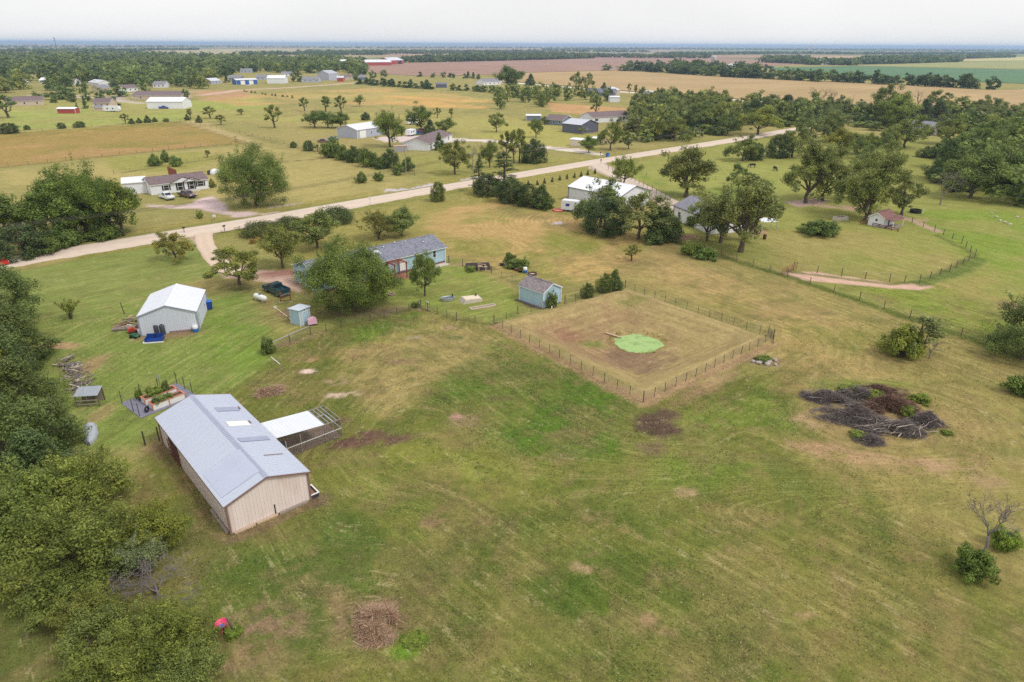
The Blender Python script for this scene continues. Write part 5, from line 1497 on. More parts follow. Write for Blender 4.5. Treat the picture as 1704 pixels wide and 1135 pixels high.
for px_, sp in (([(0, 86), (120, 85), (240, 86)], 16), ([(240, 84), (330, 83.5)], 20), ([(400, 92), (520, 91), (640, 92)], 16), ([(500, 88), (700, 87), (900, 88)], 20), ([(675, 104), (760, 102.5), (830, 101), (985, 97)], 10), ([(690, 100), (820, 98)], 12), ([(760, 96), (900, 94), (1000, 94)], 15), ([(985, 95), (1060, 96.5), (1180, 97)], 18),
                ([(1272, 104), (1350, 107), (1420, 109)], 10), ([(1340, 108), (1480, 106), (1590, 103)], 10), ([(1440, 100), (1560, 98), (1680, 96)], 16), ([(1100, 92), (1300, 90), (1500, 91), (1704, 90)], 20), ([(900, 83), (1100, 82.5), (1400, 84), (1704, 86)], 30), ([(0, 80), (300, 78.5), (600, 80), (900, 80.5), (1300, 82), (1704, 84)], 55), ([(0, 77), (400, 76.5), (800, 78), (1200, 80), (1704, 82)], 110), ([(650, 90), (800, 90), (950, 91)], 20),
                ([(520, 96.5), (560, 96)], 14), ([(1270, 100), (1340, 99.5)], 14), ([(840, 86), (960, 86.5), (1080, 87)], 26)):
    for r_ in range(3): far_lines.append(along(px_, sp * .8, int(px_[0][0]) + 3 + r_, sp * .7))
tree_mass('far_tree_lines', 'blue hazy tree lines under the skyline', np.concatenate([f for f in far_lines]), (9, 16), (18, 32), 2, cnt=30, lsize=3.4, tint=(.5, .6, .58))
# ------------------------------------------------------------------ buildings
def frame_from(pa, pb):
    """origin at pa, local x towards pb, local y on the far side"""
    a, b = at(*pa), at(*pb)
    d = b - a
    return a, math.atan2(d.y, d.x), d.length

def window(root, plane, u, z0, w, h, shutters=None, frame=M_WHITE, pane=M_GLASS, name='window', cross=True):
    """plane = ('y', y, -1) : wall at local y facing -y, or ('x', x, 1)"""
    ax, c, sg = plane
    def B(mb, u0, u1, d0, d1, z0, z1):
        d0, d1 = sorted((c + sg * d0, c + sg * d1))
        if ax == 'y': mb.box(u0, u1, d0, d1, z0, z1)
        else: mb.box(d0, d1, u0, u1, z0, z1)
        return mb
    t = .09
    mb = MB()
    B(mb, u - w / 2 - t, u + w / 2 + t, .004, .06, z0 - t, z0)
    B(mb, u - w / 2 - t, u + w / 2 + t, .004, .06, z0 + h, z0 + h + t)
    B(mb, u - w / 2 - t, u - w / 2, .004, .06, z0, z0 + h)
    B(mb, u + w / 2, u + w / 2 + t, .004, .06, z0, z0 + h)
    if cross:
        B(mb, u - w / 2, u + w / 2, .004, .045, z0 + h * .48, z0 + h * .52)
    f = mb.build(name, frame, root)
    B(MB(), u - w / 2, u + w / 2, .003, .02, z0, z0 + h).build('pane', pane, f)
    if shutters:
        for sgn in (-1, 1):
            uc = u + sgn * (w / 2 + t + .2)
            B(MB(), uc - .18, uc + .18, .004, .05, z0 - .05, z0 + h + .05).build('shutter', shutters, f)
    return f

def door(root, plane, u, w, h, m, trim=M_WHITE, z0=0.0, name='door', handle=True):
    ax, c, sg = plane
    def B(mb, u0, u1, d0, d1, z0, z1):
        d0, d1 = sorted((c + sg * d0, c + sg * d1))
        if ax == 'y': mb.box(u0, u1, d0, d1, z0, z1)
        else: mb.box(d0, d1, u0, u1, z0, z1)
        return mb
    d = B(MB(), u - w / 2, u + w / 2, .004, .05, z0 + .02, z0 + h).build(name, m, root)
    t = .1
    mb = MB()
    B(mb, u - w / 2 - t, u - w / 2, .004, .07, z0, z0 + h + t)
    B(mb, u + w / 2, u + w / 2 + t, .004, .07, z0, z0 + h + t)
    B(mb, u - w / 2, u + w / 2, .004, .07, z0 + h, z0 + h + t)
    mb.build('door_frame', trim, d)
    if handle: B(MB(), u + w / 2 - .14, u + w / 2 - .06, .05, .1, z0 + h * .47, z0 + h * .5).build('handle', M_CHROME, d)
    return d

def ribbed(mb, p00, p10, p11, p01, nrib, rib=.06, thick=.025):
    """metal sheet between four corners (p00->p10 along the eave), ribs run p00->p01"""
    p00, p10, p11, p01 = map(Vector, (p00, p10, p11, p01))
    nrm = (p10 - p00).cross(p01 - p00).normalized()
    mb.prism([p00, p10, p11, p01], nrm * thick)
    for k in range(nrib):
        t = (k + .5) / nrib
        mb.bar(p00.lerp(p10, t) + nrm * (thick + rib * .4), p01.lerp(p11, t) + nrm * (thick + rib * .4), .06, rib, up=nrm)
    return mb

def gable_building(name, label, cat, o, rz, L, Wd, eave, rise, wall, roof, style='metal', trim=None, ov=.25, sheet=.92, ribs=3, panel_walls=True, group=None, ridge_m=None, base_z=0.0):
    """gabled building: local x along the ridge 0..L, y 0..Wd"""
    root = thing(name, label, cat, o, rz, group)
    th = .06
    trim = trim or wall
    if panel_walls:
        n = max(2, round(L / sheet)); dx = L / n
        for y, sg in ((0, -1), (Wd, 1)):
            mbp = MB()
            mbp.box(0.002, dx - .002, 0, th * .6, base_z, eave)
            for r_ in range(ribs):
                mbp.bar((dx * (r_ + .5) / ribs, -.008, base_z), (dx * (r_ + .5) / ribs, -.008, eave), .045, .03, up=(0, 1, 0))
            me_ = mbp.mesh('wall_panel', wall)
            for k in range(n):
                if sg < 0: obj('wall_panel', me_, root, (k * dx, 0, 0))
                else: obj('wall_panel', me_, root, ((k + 1) * dx, Wd, 0), (0, 0, math.pi))
        n = max(2, 2 * round(Wd / sheet / 2)); dy = Wd / n
        def roofz(y): return eave + rise * (1 - abs(y - Wd / 2) / (Wd / 2))
        for x, sg in ((0, -1), (L, 1)):
            for k in range(n):
                y0, y1 = k * dy + .002, (k + 1) * dy - .002
                mbp = MB()
                mbp.prism([(x, y0, base_z), (x, y1, base_z), (x, y1, roofz(y1)), (x, y0, roofz(y0))], (-sg * th * .6, 0, 0))
                for r_ in range(ribs):
                    yy = y0 + dy * (r_ + .5) / ribs
                    mbp.bar((x + sg * .008, yy, base_z), (x + sg * .008, yy, roofz(yy) - .02), .045, .03, up=(1, 0, 0))
                mbp.build('wall_panel', wall, root)
    else:
        MB().box(0, L, 0, th, base_z, eave).build('wall', wall, root)
        MB().box(0, L, Wd - th, Wd, base_z, eave).build('wall', wall, root)
        for x, v in ((0.003, th), (L - .003, -th)):
            MB().prism([(x, th + .002, base_z), (x, Wd - th - .002, base_z), (x, Wd - th - .002, eave), (x, Wd / 2, eave + rise - .03), (x, th + .002, eave)], (v, 0, 0)).build('wall', wall, root)
    # roof
    sl = rise / (Wd / 2)
    e0, e1 = -ov, L + ov
    ze = eave - ov * sl + .03
    zr = eave + rise + .03
    if style == 'metal':
        n = max(2, round((e1 - e0) / sheet)); dx = (e1 - e0) / n
        meA = ribbed(MB(), (0, -ov, ze), (dx - .004, -ov, ze), (dx - .004, Wd / 2, zr), (0, Wd / 2, zr), ribs).mesh('roof_sheet', roof)
        meB = ribbed(MB(), (dx - .004, Wd + ov, ze), (0, Wd + ov, ze), (0, Wd / 2 + .01, zr), (dx - .004, Wd / 2 + .01, zr), ribs).mesh('roof_sheet', roof)
        for k in range(n):
            obj('roof_sheet', meA, root, (e0 + k * dx, 0, 0))
            obj('roof_sheet', meB, root, (e0 + k * dx, 0, 0))
        mb = MB()
        mb.prism([(e0 - .02, Wd / 2 - .22, zr - .22 * sl + .065), (e0 - .02, Wd / 2, zr + .075), (e0 - .02, Wd / 2 + .22, zr - .22 * sl + .065), (e0 - .02, Wd / 2 + .22, zr - .22 * sl + .045), (e0 - .02, Wd / 2, zr + .045), (e0 - .02, Wd / 2 - .22, zr - .22 * sl + .045)], (e1 - e0 + .04, 0, 0))
        mb.build('ridge_cap', ridge_m or roof, root)
    else:
        ln = math.hypot(Wd / 2 + ov, zr - ze)
        ang = math.atan2(zr - ze, Wd / 2 + ov)
        meS = MB().box(0, e1 - e0, 0, ln, 0, .07).mesh('roof', roof)
        obj('roof', meS, root, (e0, -ov, ze), (ang, 0, 0))
        obj('roof', meS, root, (e1, Wd + ov, ze), (ang, 0, math.pi))
        MB().bar((e0, Wd / 2, zr + .07), (e1, Wd / 2, zr + .07), .3, .05).build('ridge_cap', ridge_m or roof, root)
    # gable and eave trim
    for x in (e0 - .012, e1 + .012):
        for sy in (-ov - .01, Wd + ov + .01):
            MB().bar((x, sy, ze - .03), (x, Wd / 2, zr - .03), .03, .17).build('gable_trim', trim, root)
    for y in (-ov - .02, Wd + ov + .02):
        MB().bar((e0, y, ze - .05), (e1, y, ze - .05), .03, .14).build('eave_trim', trim, root)
    for x in (0, L):
        for y in (0, Wd):
            c_ = (x + (-.02 if x == 0 else .02), y + (-.02 if y == 0 else .02))
            MB().bar((*c_, base_z), (*c_, eave - .05), .16, .16).build('corner_trim', trim, root)
    return root

m_barn_roof = mat('barn_roof_metal', s(200, 206, 220), .42, metal=.25, var=.07, scale=.5, stretch=(1, .25, 1), stain=s(150, 152, 166), stain_amt=.25, stain_scale=.35)
m_barn_wall = mat('barn_tan_siding', s(226, 212, 206), .6, var=.07, scale=.8, stretch=(1, 1, .3), stain=s(176, 148, 130), stain_amt=.4, stain_scale=.7)
m_barn_trim = mat('barn_brown_trim', s(132, 104, 98), .6, var=.12)
m_ridge = mat('barn_ridge_cap', s(158, 164, 186), .45, metal=.3, var=.1)
o, rz, L_ = frame_from((385, 889), (517, 831))
# long axis runs away from the camera: take local x along it
barn_W = L_
pa, pc = at(385, 889), at(272, 737)
dvec = (at(517, 831) - pa).normalized()
lvec = Vector((-dvec.y, dvec.x, 0))
barn_L = (pc - pa).dot(lvec)
barn_o = pa + dvec * barn_W
barn_rz = math.atan2(lvec.y, lvec.x)
barn = gable_building('metal_barn', 'long tan metal barn with blue grey ribbed roof in the left foreground', 'barn', barn_o, barn_rz, barn_L, barn_W, 2.95, 1.15, m_barn_wall, m_barn_roof, trim=m_barn_trim, ridge_m=m_ridge, sheet=.92, ov=.22)
# in barn coordinates: x runs from the near gable to the far one, y=0 is the right side (towards the run), y=W the left side
sl_ = 1.15 / (barn_W / 2)
def barn_patch(x0, x1, t0, t1, m, nm, right=True, lift=.075):
    y0, y1 = barn_W / 2 * t0, barn_W / 2 * t1
    def pt(x, t):
        y = barn_W / 2 * t
        return (x, y if right else barn_W - y, 2.98 + 1.15 * t + lift)
    a = [pt(x0, t0), pt(x1, t0), pt(x1, t1), pt(x0, t1)]
    if not right: a = a[::-1]
    return MB().prism(a, (0, 0, .02)).build(nm, m, barn)
m_sky_d = mat('dull_skylight', s(150, 156, 182), .3, var=.12); m_sky_w = mat('white_skylight', s(232, 232, 226), .35, var=.06)
barn_patch(13.9, 14.8, .12, .72, m_sky_d, 'skylight'); barn_patch(10.2, 11.3, .22, .78, m_sky_w, 'skylight'); barn_patch(6.7, 7.5, .1, .86, m_sky_d, 'skylight')
barn_patch(3.6, 3.68, .15, .62, m_barn_trim, 'sealant_seam'); barn_patch(1.0, 5.4, .02, .98, mat('darker_roof_sheets', s(184, 192, 212), .42, metal=.25, var=.08, scale=.6), 'roof_overlay', right=False, lift=.05)
for x_, t_ in ((14.4, .09), (10.8, .18)):
    mb = MB(); mb.bar((x_ - .3, barn_W / 2 * t_, 3.15 + 1.15 * t_), (x_ + .3, barn_W / 2 * t_, 3.15 + 1.15 * t_), .07); mb.build('flashing', M_RUST, barn)
# gable slit, skirting boards, side door
MB().box(-.05, -.03, barn_W * .45, barn_W * .45 + .09, .15, 1.1).build('wall_slit', mat('dark_gap', s(52, 44, 44), .9), barn)
for y0, y1 in ((barn_W * .05, barn_W * .42), (barn_W * .44, barn_W * .7), (barn_W * .72, barn_W * .97)):
    MB().box(-.28, -.08, y0, y1, 0, .16).build('skirting_board', M_LUMBER if y0 > 2 else M_OLDWOOD, barn)
for x0, x1 in ((.3, 2.6), (2.7, 4.2)):
    MB().box(x0, x1, barn_W + .08, barn_W + .3, 0, .14).build('skirting_board', M_OLDWOOD, barn)
mb = MB()
for z in (.2, .6, 1.0, 1.4, 1.8): mb.bar((12.4, barn_W + .12, z), (15.6, barn_W + .12, z), .04, .05)
for x in (12.4, 14, 15.6): mb.bar((x, barn_W + .12, .05), (x, barn_W + .12, 1.9), .05, .05)
mb.build('rusty_gate', M_RUST, barn)
MB().box(12.6, 15.4, barn_W + .035, barn_W + .05, .1, 2.1).build('doorway', mat('dark_doorway', s(60, 52, 50), .9), barn)

# poultry run beside the barn
px0 = (at(434, 704, 2.6) - barn_o); px1 = (at(460, 729, 2.6) - barn_o)
rx0, rx1 = px1.dot(lvec), px0.dot(lvec)
rw = rx1 - rx0
ex = (at(531, 700, 2.1) - barn_o).dot(dvec); ex2 = (at(557, 691, 2.0) - barn_o).dot(dvec)
run = thing('poultry_run', 'wire poultry run with white tin roof joined to the barn side', 'animal run', barn_o + lvec * rx0, math.atan2(dvec.y, dvec.x))
# local x outward from barn, local y along barn
m_runroof = mat('white_tin', s(222, 226, 234), .4, metal=.1, var=.05, scale=.6)
nsh = 5
for k in range(nsh):
    a0, a1 = .05 + (ex - .05) * k / nsh, .05 + (ex - .05) * (k + 1) / nsh - .005
    def zz(x): return 2.62 - .5 * x / ex
    ribbed(MB(), (a0, 0, zz(a0)), (a1, 0, zz(a1)), (a1, rw, zz(a1)), (a0, rw, zz(a0)), 3, rib=.02).build('roof_sheet', m_runroof, run)
for x in (ex * .52, ex, (ex + ex2) / 2, ex2):
    for y in (0.04, rw - .04):
        MB().box(x - .04, x + .04, y - .04, y + .04, 0, 2.05).build('post', M_OLDWOOD, run)
for x in np.linspace(ex + .1, ex2, 5):
    MB().bar((x, 0, 2.08), (x, rw, 2.08), .05, .07).build('rafter', M_GALV, run)
for y in (0, rw):
    MB().bar((0.1, y, 1.05), (ex2, y, 1.05), .06, .05).build('rail', M_WHITE, run)
    MB().bar((ex, y, 2.1), (ex2, y, 2.1), .06, .07).build('rail', M_OLDWOOD, run)
MB().bar((ex2, 0, 2.1), (ex2, rw, 2.1), .06, .07).build('rail', M_OLDWOOD, run); MB().bar((ex2, 0, 1.0), (ex2, rw, 1.0), .05, .05).build('rail', M_WHITE, run)
mb = MB()
for x in np.arange(.3, ex2, .16):
    for y in (0, rw): mb.bar((x, y, 0), (x, y, 2.05), .016)
for z in np.arange(.15, 2.0, .16):
    for y in (0, rw): mb.bar((.3, y, z), (ex2, y, z), .016)
    mb.bar((ex2, 0, z), (ex2, rw, z), .010)
for y in np.arange(0, rw, .16): mb.bar((ex2, y, 0), (ex2, y, 2.05), .010)
tag(mb.build('wire_mesh', M_STEELPOST, run), kind='stuff')
mb = MB(); mb.prism([(.15, -.03, .05), (1.3, -.03, .05), (1.2, -.03, 1.9), (.15, -.03, 2.3)], (0, -.02, 0)); mb.build('tarp', mat('dark_tarp', s(40, 52, 62), .7, var=.2), run)
MB().bar((1.35, -.05, .0), (1.25, -.05, 1.95), .09, .03).build('door_post', M_WHITE, run)
MB().box(.1, ex2, .05, rw - .05, .012, .03).build('earth_floor', mat('coop_earth', s(142, 124, 110), .95, var=.25, scale=1.2), run)

# feed trough by the barn corner
tr_ = thing('feed_trough', 'white-rimmed feed trough against the right corner of the tan barn', 'trough', at(519, 822), barn_rz)
mb = MB()
for a in ((-.75, .75, -.35, -.29), (-.75, .75, .29, .35), (-.75, -.69, -.29, .29), (.69, .75, -.29, .29)): mb.box(a[0], a[1], a[2], a[3], 0, .42)
mb.build('box', mat('dark_trough', s(56, 54, 58), .7), tr_)
mb = MB()
for a in ((-.8, .8, -.4, -.27), (-.8, .8, .27, .4), (-.8, -.67, -.27, .27), (.67, .8, -.27, .27)): mb.box(a[0], a[1], a[2], a[3], .422, .47)
mb.build('rim', M_WHITE, tr_); MB().box(-.69, .69, -.29, .29, .01, .2).build('bedding', mat('straw_bed', s(150, 116, 92), .95, var=.3, scale=6), tr_)

# ---------------- white workshop
m_shop_roof = mat('white_roof', s(226, 229, 236), .4, var=.04, scale=.5); m_shop_wall = mat('white_siding', s(206, 212, 224), .55, var=.05, scale=.7, stretch=(1, 1, .3), stain=s(176, 178, 186), stain_amt=.25)
m_shop_trim = mat('grey_blue_trim', s(150, 156, 172), .5, var=.08)
pa, pb, pc = at(236, 559), at(332, 550), at(340, 514)
wv = (pb - pa).normalized(); lv = Vector((-wv.y, wv.x, 0))
shW = (pb - pa).length; shL = 9.2
shop = gable_building('metal_workshop', 'white metal workshop with bright roof on the left lawn', 'workshop', pb, math.atan2(lv.y, lv.x), shL, shW, 2.85, 1.25, m_shop_wall, m_shop_roof, trim=m_shop_trim, ov=.12, ribs=3)
door(shop, ('y', 0, -1), 1.0, .9, 2.0, m_shop_wall, trim=m_shop_trim)
for y0, y1 in ((.9, 2.6), (2.7, 3.8)): MB().box(-.1, -.045, y0, y1, 0, .34).build('skirting_board', mat('rust_boards', s(146, 120, 112), .9, var=.2), shop)
MB().box(shL * .7, shL * .74, -.06, -.045, 1.3, 1.5).build('wall_vent', M_GALV, shop)
def barrel(x, y, label, m, band=None, h=.95, r=.32, rz=0, group=None):
    t = thing('barrel', label, 'barrel', at(x, y), rz, group)
    MB().lathe([(r * .92, 0), (r, .05), (r, h * .3), (r * 1.03, h * .33), (r, h * .36), (r, h * .64), (r * 1.03, h * .67), (r, h * .7), (r, h * .55 if band else h)][:8] + [(r, h * .7), (r * .98, h)], 14).build('drum', m, t, smooth=True)
    if band: MB().lathe([(r * 1.02, h * .55), (r * 1.04, h * .6), (r * 1.04, h), (r * .9, h + .02)], 14).build('upper_half', band, t, smooth=True)
    return t
m_blue = mat('blue_plastic', s(36, 108, 196), .45, var=.1); m_dblue = mat('dark_blue', s(24, 62, 138), .5, var=.15)
barrel(326, 552, 'barrel with blue bottom and white top at the workshop corner', m_blue, M_WHITE, .95, .36)
for x, y, l in ((262, 556, 'left'), (272, 556, 'right')):
    t = thing('plastic_tank', l + ' one of two dark round tanks against the workshop wall', 'tank', at(x, y), 0, 'dark tanks')
    MB().lathe([(.3, 0), (.34, .06), (.34, 1.3), (.3, 1.38), (.12, 1.42)], 14).build('shell', mat('tank_black', s(70, 72, 80), .5, var=.12), t, smooth=True)
    MB().lathe([(.13, 1.42), (.13, 1.47), (.1, 1.48)], 10).build('lid', M_BLACK, t)
# blue bench seat / pickup bed liner
t = thing('truck_bed', 'blue removed pickup bed lying in front of the workshop', 'truck bed', at(258, 567), .2)
mb = MB(); mb.box(-1.1, 1.1, -.65, .65, .15, .22); mb.box(-1.1, 1.1, .58, .65, .22, .85); mb.box(-1.1, -1.03, -.65, .58, .22, .6); mb.box(1.03, 1.1, -.65, .58, .22, .6); mb.box(-1.03, 1.03, -.65, -.58, .22, .34)
mb.build('bed', m_dblue, t); MB().box(-.12, .12, .5, .57, .35, .7).build('opening', M_BLACK, t); MB().box(-1.3, 1.3, -.85, -.7, 0, .13).build('plank', M_WHITE, t); MB().box(-1.35, -1.2, -.7, .4, 0, .13).build('plank', M_WHITE, t)
t = thing('dumpster', 'small blue waste bin on the far right corner of the workshop', 'bin', at(347, 514), .5)
mb = MB(); mb.prism([(-.55, -.5, .1), (.55, -.5, .1), (.62, -.5, 1.2), (-.62, -.5, 1.2)], (0, 1.0, 0)); mb.build('bin_body', m_dblue, t); MB().box(-.66, .66, -.55, .55, 1.2, 1.26).build('lid', m_blue, t)
for sx_ in (-.4, .4): MB().tube([(sx_, -.4, .08), (sx_ + .08, -.4, .08)], .08, 8).build('wheel', M_BLACK, t)
# pallets, boards, mower, wheelbarrow left of the workshop
t = thing('pallet', 'grey timber pallet stack left of the workshop', 'pallet', at(207, 548), .28)
for z in (.1, .28):
    for k in range(6): MB().box(-1.5, 1.5, -.55 + k * .2, -.42 + k * .2, z, z + .03).build('slat', M_OLDWOOD, t)
    for x in (-1.4, 0, 1.4): MB().box(x - .05, x + .05, -.56, .6, z - .1, z - .002).build('runner', M_OLDWOOD, t)
t = thing('scrap_pile', 'heap of boards and scrap beside the workshop wall', 'scrap heap', at(220, 540), 0)
rs_ = random.Random(4)
for k in range(26):
    a = rs_.uniform(-.6, 1.4); p = Vector((rs_.uniform(-1.5, 1.5), rs_.uniform(-1.6, 2.2), .05 + .45 * rs_.random()))
    d = Vector((math.cos(a), math.sin(a), rs_.uniform(-.12, .12))) * rs_.uniform(.4, 1.2)
    MB().bar(p - d, p + d, rs_.uniform(.1, .22), .04).build('board', rs_.choice([M_OLDWOOD, M_LUMBER, M_WHITE, M_RUST, M_POST]), t)
def heap_thing(name, label, cat, x, y, col, w, l, h, wheels=True, rz=0.):
    t = thing(name, label, cat, at(x, y), rz)
    m = mat(name + '_paint', col, .45, var=.15)
    MB().prism([(-l / 2, -w / 2, .18), (l * .35, -w / 2, .18), (l / 2, -w / 2, h * .5), (l * .2, -w / 2, h * .62), (-l * .1, -w / 2, h), (-l / 2, -w / 2, h * .75)], (0, w, 0)).build('body', m, t)
    if wheels:
        for sx in (-.3, .3):
            for sy in (-1, 1): MB().tube([(sx * l, sy * w * .5, .18), (sx * l, sy * w * .62, .18)], .18, 10).build('wheel', M_BLACK, t)
    mb = MB(); mb.bar((-l * .3, -w * .3, h * .7), (-l * .7, -w * .3, h * 1.1), .04); mb.bar((-l * .3, w * .3, h * .7), (-l * .7, w * .3, h * 1.1), .04); mb.bar((-l * .7, -w * .3, h * 1.1), (-l * .7, w * .3, h * 1.1), .04); mb.build('handle', M_STEELPOST, t)
heap_thing('lawn_mower', 'red mower among the scrap left of the workshop', 'mower', 222, 553, s(190, 72, 52), .7, 1.3, .8, rz=.5)
heap_thing('wheelbarrow', 'green wheelbarrow beside the red mower', 'wheelbarrow', 225, 562, s(36, 88, 66), .7, 1.2, .6, rz=-.2)
MB_ = MB(); MB_.lathe([(.28, 0), (.3, .05), (.3, .7), (.27, .74)], 12)
t = thing('fuel_can', 'pale drum beside the red mower', 'drum', at(234, 556)); MB_.build('can', M_WHITE, t, smooth=True); MB().lathe([(.05, .74), (.05, .82)], 8).build('cap', M_RUST, t)
def post_thing(x, y, h, label, w=.12, lean=(0, 0), m=None, rz=0.):
    t = thing('fence_post', label, 'post', at(x, y), rz)
    t.rotation_euler = (lean[0], lean[1], rz)
    MB().lathe([(w * .55, -.1), (w * .5, h * .5), (w * .48, h - .03), (w * .3, h)], 8).build('post', m or M_POST, t, smooth=True)
    MB().lathe([(w * .7, 0), (w * .6, .03)], 8).build('collar', M_STEELPOST, t)
    return t
post_thing(207, 522, 1.8, 'single dark leaning post left of the workshop', lean=(0, -.12), m=M_STEELPOST)
# corner of a pen west of the barn
t = thing('pen_fence', 'post and sagging rail fence stub at the far left barn corner', 'fence', at(242, 741))
dq = at(268, 733) - at(242, 741)
for k in range(2): MB().lathe([(.08, -.1), (.07, 1.6), (.05, 1.65)], 8, c=(dq.x * k * .9, dq.y * k * .9, 0)).build('post', M_STEELPOST if k == 0 else M_POST, t)
for z in (.5, 1.0, 1.4): MB().bar((0, 0, z), (dq.x, dq.y, z + .05), .025).build('rail', M_OLDWOOD, t)

# ---------------- raised garden beds behind the barn
gb_a, gb_b, gb_c = at(256, 684), at(309, 664), at(246, 664)
gd = (gb_b - gb_a).normalized(); gn = Vector((-gd.y, gd.x, 0)); grz = math.atan2(gd.y, gd.x)
m_orange = mat('orange_cedar', s(196, 126, 96), .7, var=.12); m_soil = mat('garden_soil', s(92, 70, 56), .95, var=.3, scale=8)
m_fabric = mat('weed_cloth', s(126, 124, 142), .85, var=.18, scale=1.5)
gl = (gb_b - gb_a).length
MB().box(-1.6, gl + 1.2, -.5, 4.6, .02, .045).build('garden_mat', m_fabric, None, gb_a, (0, 0, grz))
tag(bpy.data.objects['garden_mat'], 'grey weed cloth under the raised garden beds', 'ground cloth')
for k, l in ((0, 'front raised garden bed with white tin sides nearest the barn'), (1, 'rear raised garden bed with white tin sides')):
    t = thing('raised_bed', l, 'garden bed', gb_a + gn * (k * 1.9), grz, 'raised garden beds')
    w_ = 1.05
    for (x0, x1, y0, y1) in ((0, gl, 0, .05), (0, gl, w_ - .05, w_), (0, .05, .052, w_ - .052), (gl - .05, gl, .052, w_ - .052)): MB().box(x0, x1, y0, y1, .03, .72).build('tin_side', M_WHITE, t)
    for (x0, x1, y0, y1) in ((-.06, gl + .06, -.06, .1), (-.06, gl + .06, w_ - .1, w_ + .06), (-.06, .1, .102, w_ - .102), (gl - .1, gl + .06, .102, w_ - .102)): MB().box(x0, x1, y0, y1, .722, .78).build('rim_board', m_orange, t)
    MB().box(.052, gl - .052, .052, w_ - .052, .05, .64).build('soil', m_soil, t)
    for x in (-.03, gl / 2, gl + .03): MB().box(x - .05, x + .05, -.05, -.003, .03, .72).build('stake', m_orange, t)
for i, (fx, fy, h_, w_, kk, tn, l) in enumerate(((1.0, .5, .8, 1.5, 'shrub_b', (1, 1.15, 1.3), 'grey green vegetables spilling from the front bed'), (2.0, .5, .6, 1.0, 'shrub_a', (.9, 1.0, .9), 'dark leafy plant in the middle of the front bed'), (1.2, 2.4, 1.1, 1.5, 'shrub_a', (1.1, 1.25, .8), 'tall green tomato plant in the rear bed'), (2.6, 2.4, 1.3, .9, 'shrub_b', (.8, .95, .9), 'dark plant at the right end of the rear bed'), (.1, 3.6, 1.6, .7, 'shrub_a', (.8, 1.0, .7), 'narrow dark plant standing left behind the rear bed'))):
    p = gb_a + gd * fx + gn * fy
    p.z = .64 if i < 4 else .05
    plant(kk, p, h_, w_, l, cat='plant', name='garden_plant', tint=tn)
gf = thing('garden_fence', 'thin stake and wire fence around the raised beds', 'fence', gb_a, grz)
for (x, y) in ((-1.5, 0), (-1.5, 1.5), (-1.5, 4.4), (0.6, 4.5), (2.6, 4.5), (gl + 1.1, 4.3), (gl + 1.1, 2.4), (gl + 1.1, .6)): MB().box(x - .03, x + .03, y - .03, y + .03, 0, 1.6).build('stake', M_STEELPOST, gf); 
mb = MB()
for z in (.3, .6, .9, 1.2):
    for a, b in (((-1.5, 0), (-1.5, 4.4)), ((-1.5, 4.4), (gl + 1.1, 4.4)), ((gl + 1.1, 4.4), (gl + 1.1, .6))): mb.bar((*a, z), (*b, z), .012)
mb.build('wire', M_WIRE, gf)
t = thing('yard_ornament', 'grey metal pinwheel on a stake behind the raised beds', 'ornament', gb_a + gd * 2.6 + gn * 3.9)
MB().tube([(0, 0, 0), (0, 0, 1.7)], .02, 5).build('stake', M_STEELPOST, t)
for k in range(4): MB().prism([(0, 0, 2.0), (.28 * math.cos(k * 1.57), 0, 2.0 + .28 * math.sin(k * 1.57)), (.2 * math.cos(k * 1.57 + .8), .03, 2.0 + .2 * math.sin(k * 1.57 + .8))], (0, .02, 0)).build('blade', M_GALV, t)
t = thing('tyre', 'old tyre leaning on the front garden bed', 'tyre', gb_a - gd * .55 + gn * .3 + Vector((0, 0, .36)), grz + .6)
def torus(R, r, n=18, k=8, mb=None, c=(0, 0, 0)):
    mb = mb or MB(); V, Fc = [], []
    for i in range(n):
        for j in range(k):
            a, b = 2 * math.pi * i / n, 2 * math.pi * j / k
            V.append((c[0] + (R + r * math.cos(b)) * math.cos(a), c[1] + r * math.sin(b), c[2] + (R + r * math.cos(b)) * math.sin(a)))
    for i in range(n):
        for j in range(k): Fc.append((i * k + j, ((i + 1) % n) * k + j, ((i + 1) % n) * k + (j + 1) % k, i * k + (j + 1) % k))
    return mb.add(V, Fc)
torus(.27, .1).build('tread', M_BLACK, t, smooth=True)

# ---------------- tin shelter, scrap heap, white scrap under the hedge
sa = at(152, 672)
t = thing('tin_shelter', 'small open shelter with pale corrugated tin roof beside the hedgerow', 'shelter', sa, .15)
for k in range(4): ribbed(MB(), (-1.25 + k * .62, -.75, 1.35), (-1.25 + k * .62 + .61, -.75, 1.35), (-1.25 + k * .62 + .61, .85, 1.75), (-1.25 + k * .62, .85, 1.75), 4).build('roof_sheet', M_GALV, t)
for x in (-1.15, 0, 1.15):
    for y, h_ in ((-.65, 1.36), (.75, 1.7)): MB().box(x - .05, x + .05, y - .05, y + .05, 0, h_).build('post', M_POST, t)
for z in (.35, .8): MB().bar((-1.15, -.7, z), (1.15, -.7, z), .04, .12).build('rail', M_OLDWOOD, t)
MB().box(-1.1, 1.1, .72, .76, .1, 1.6).build('back_board', M_OLDWOOD, t)
t = thing('scrap_heap', 'long heap of grey branches and boards beside the hedgerow', 'scrap heap', at(126, 625))
rs_ = random.Random(8)
hv = (at(146, 655) - at(112, 597)); hv_n = hv.normalized(); hp = Vector((-hv_n.y, hv_n.x, 0))
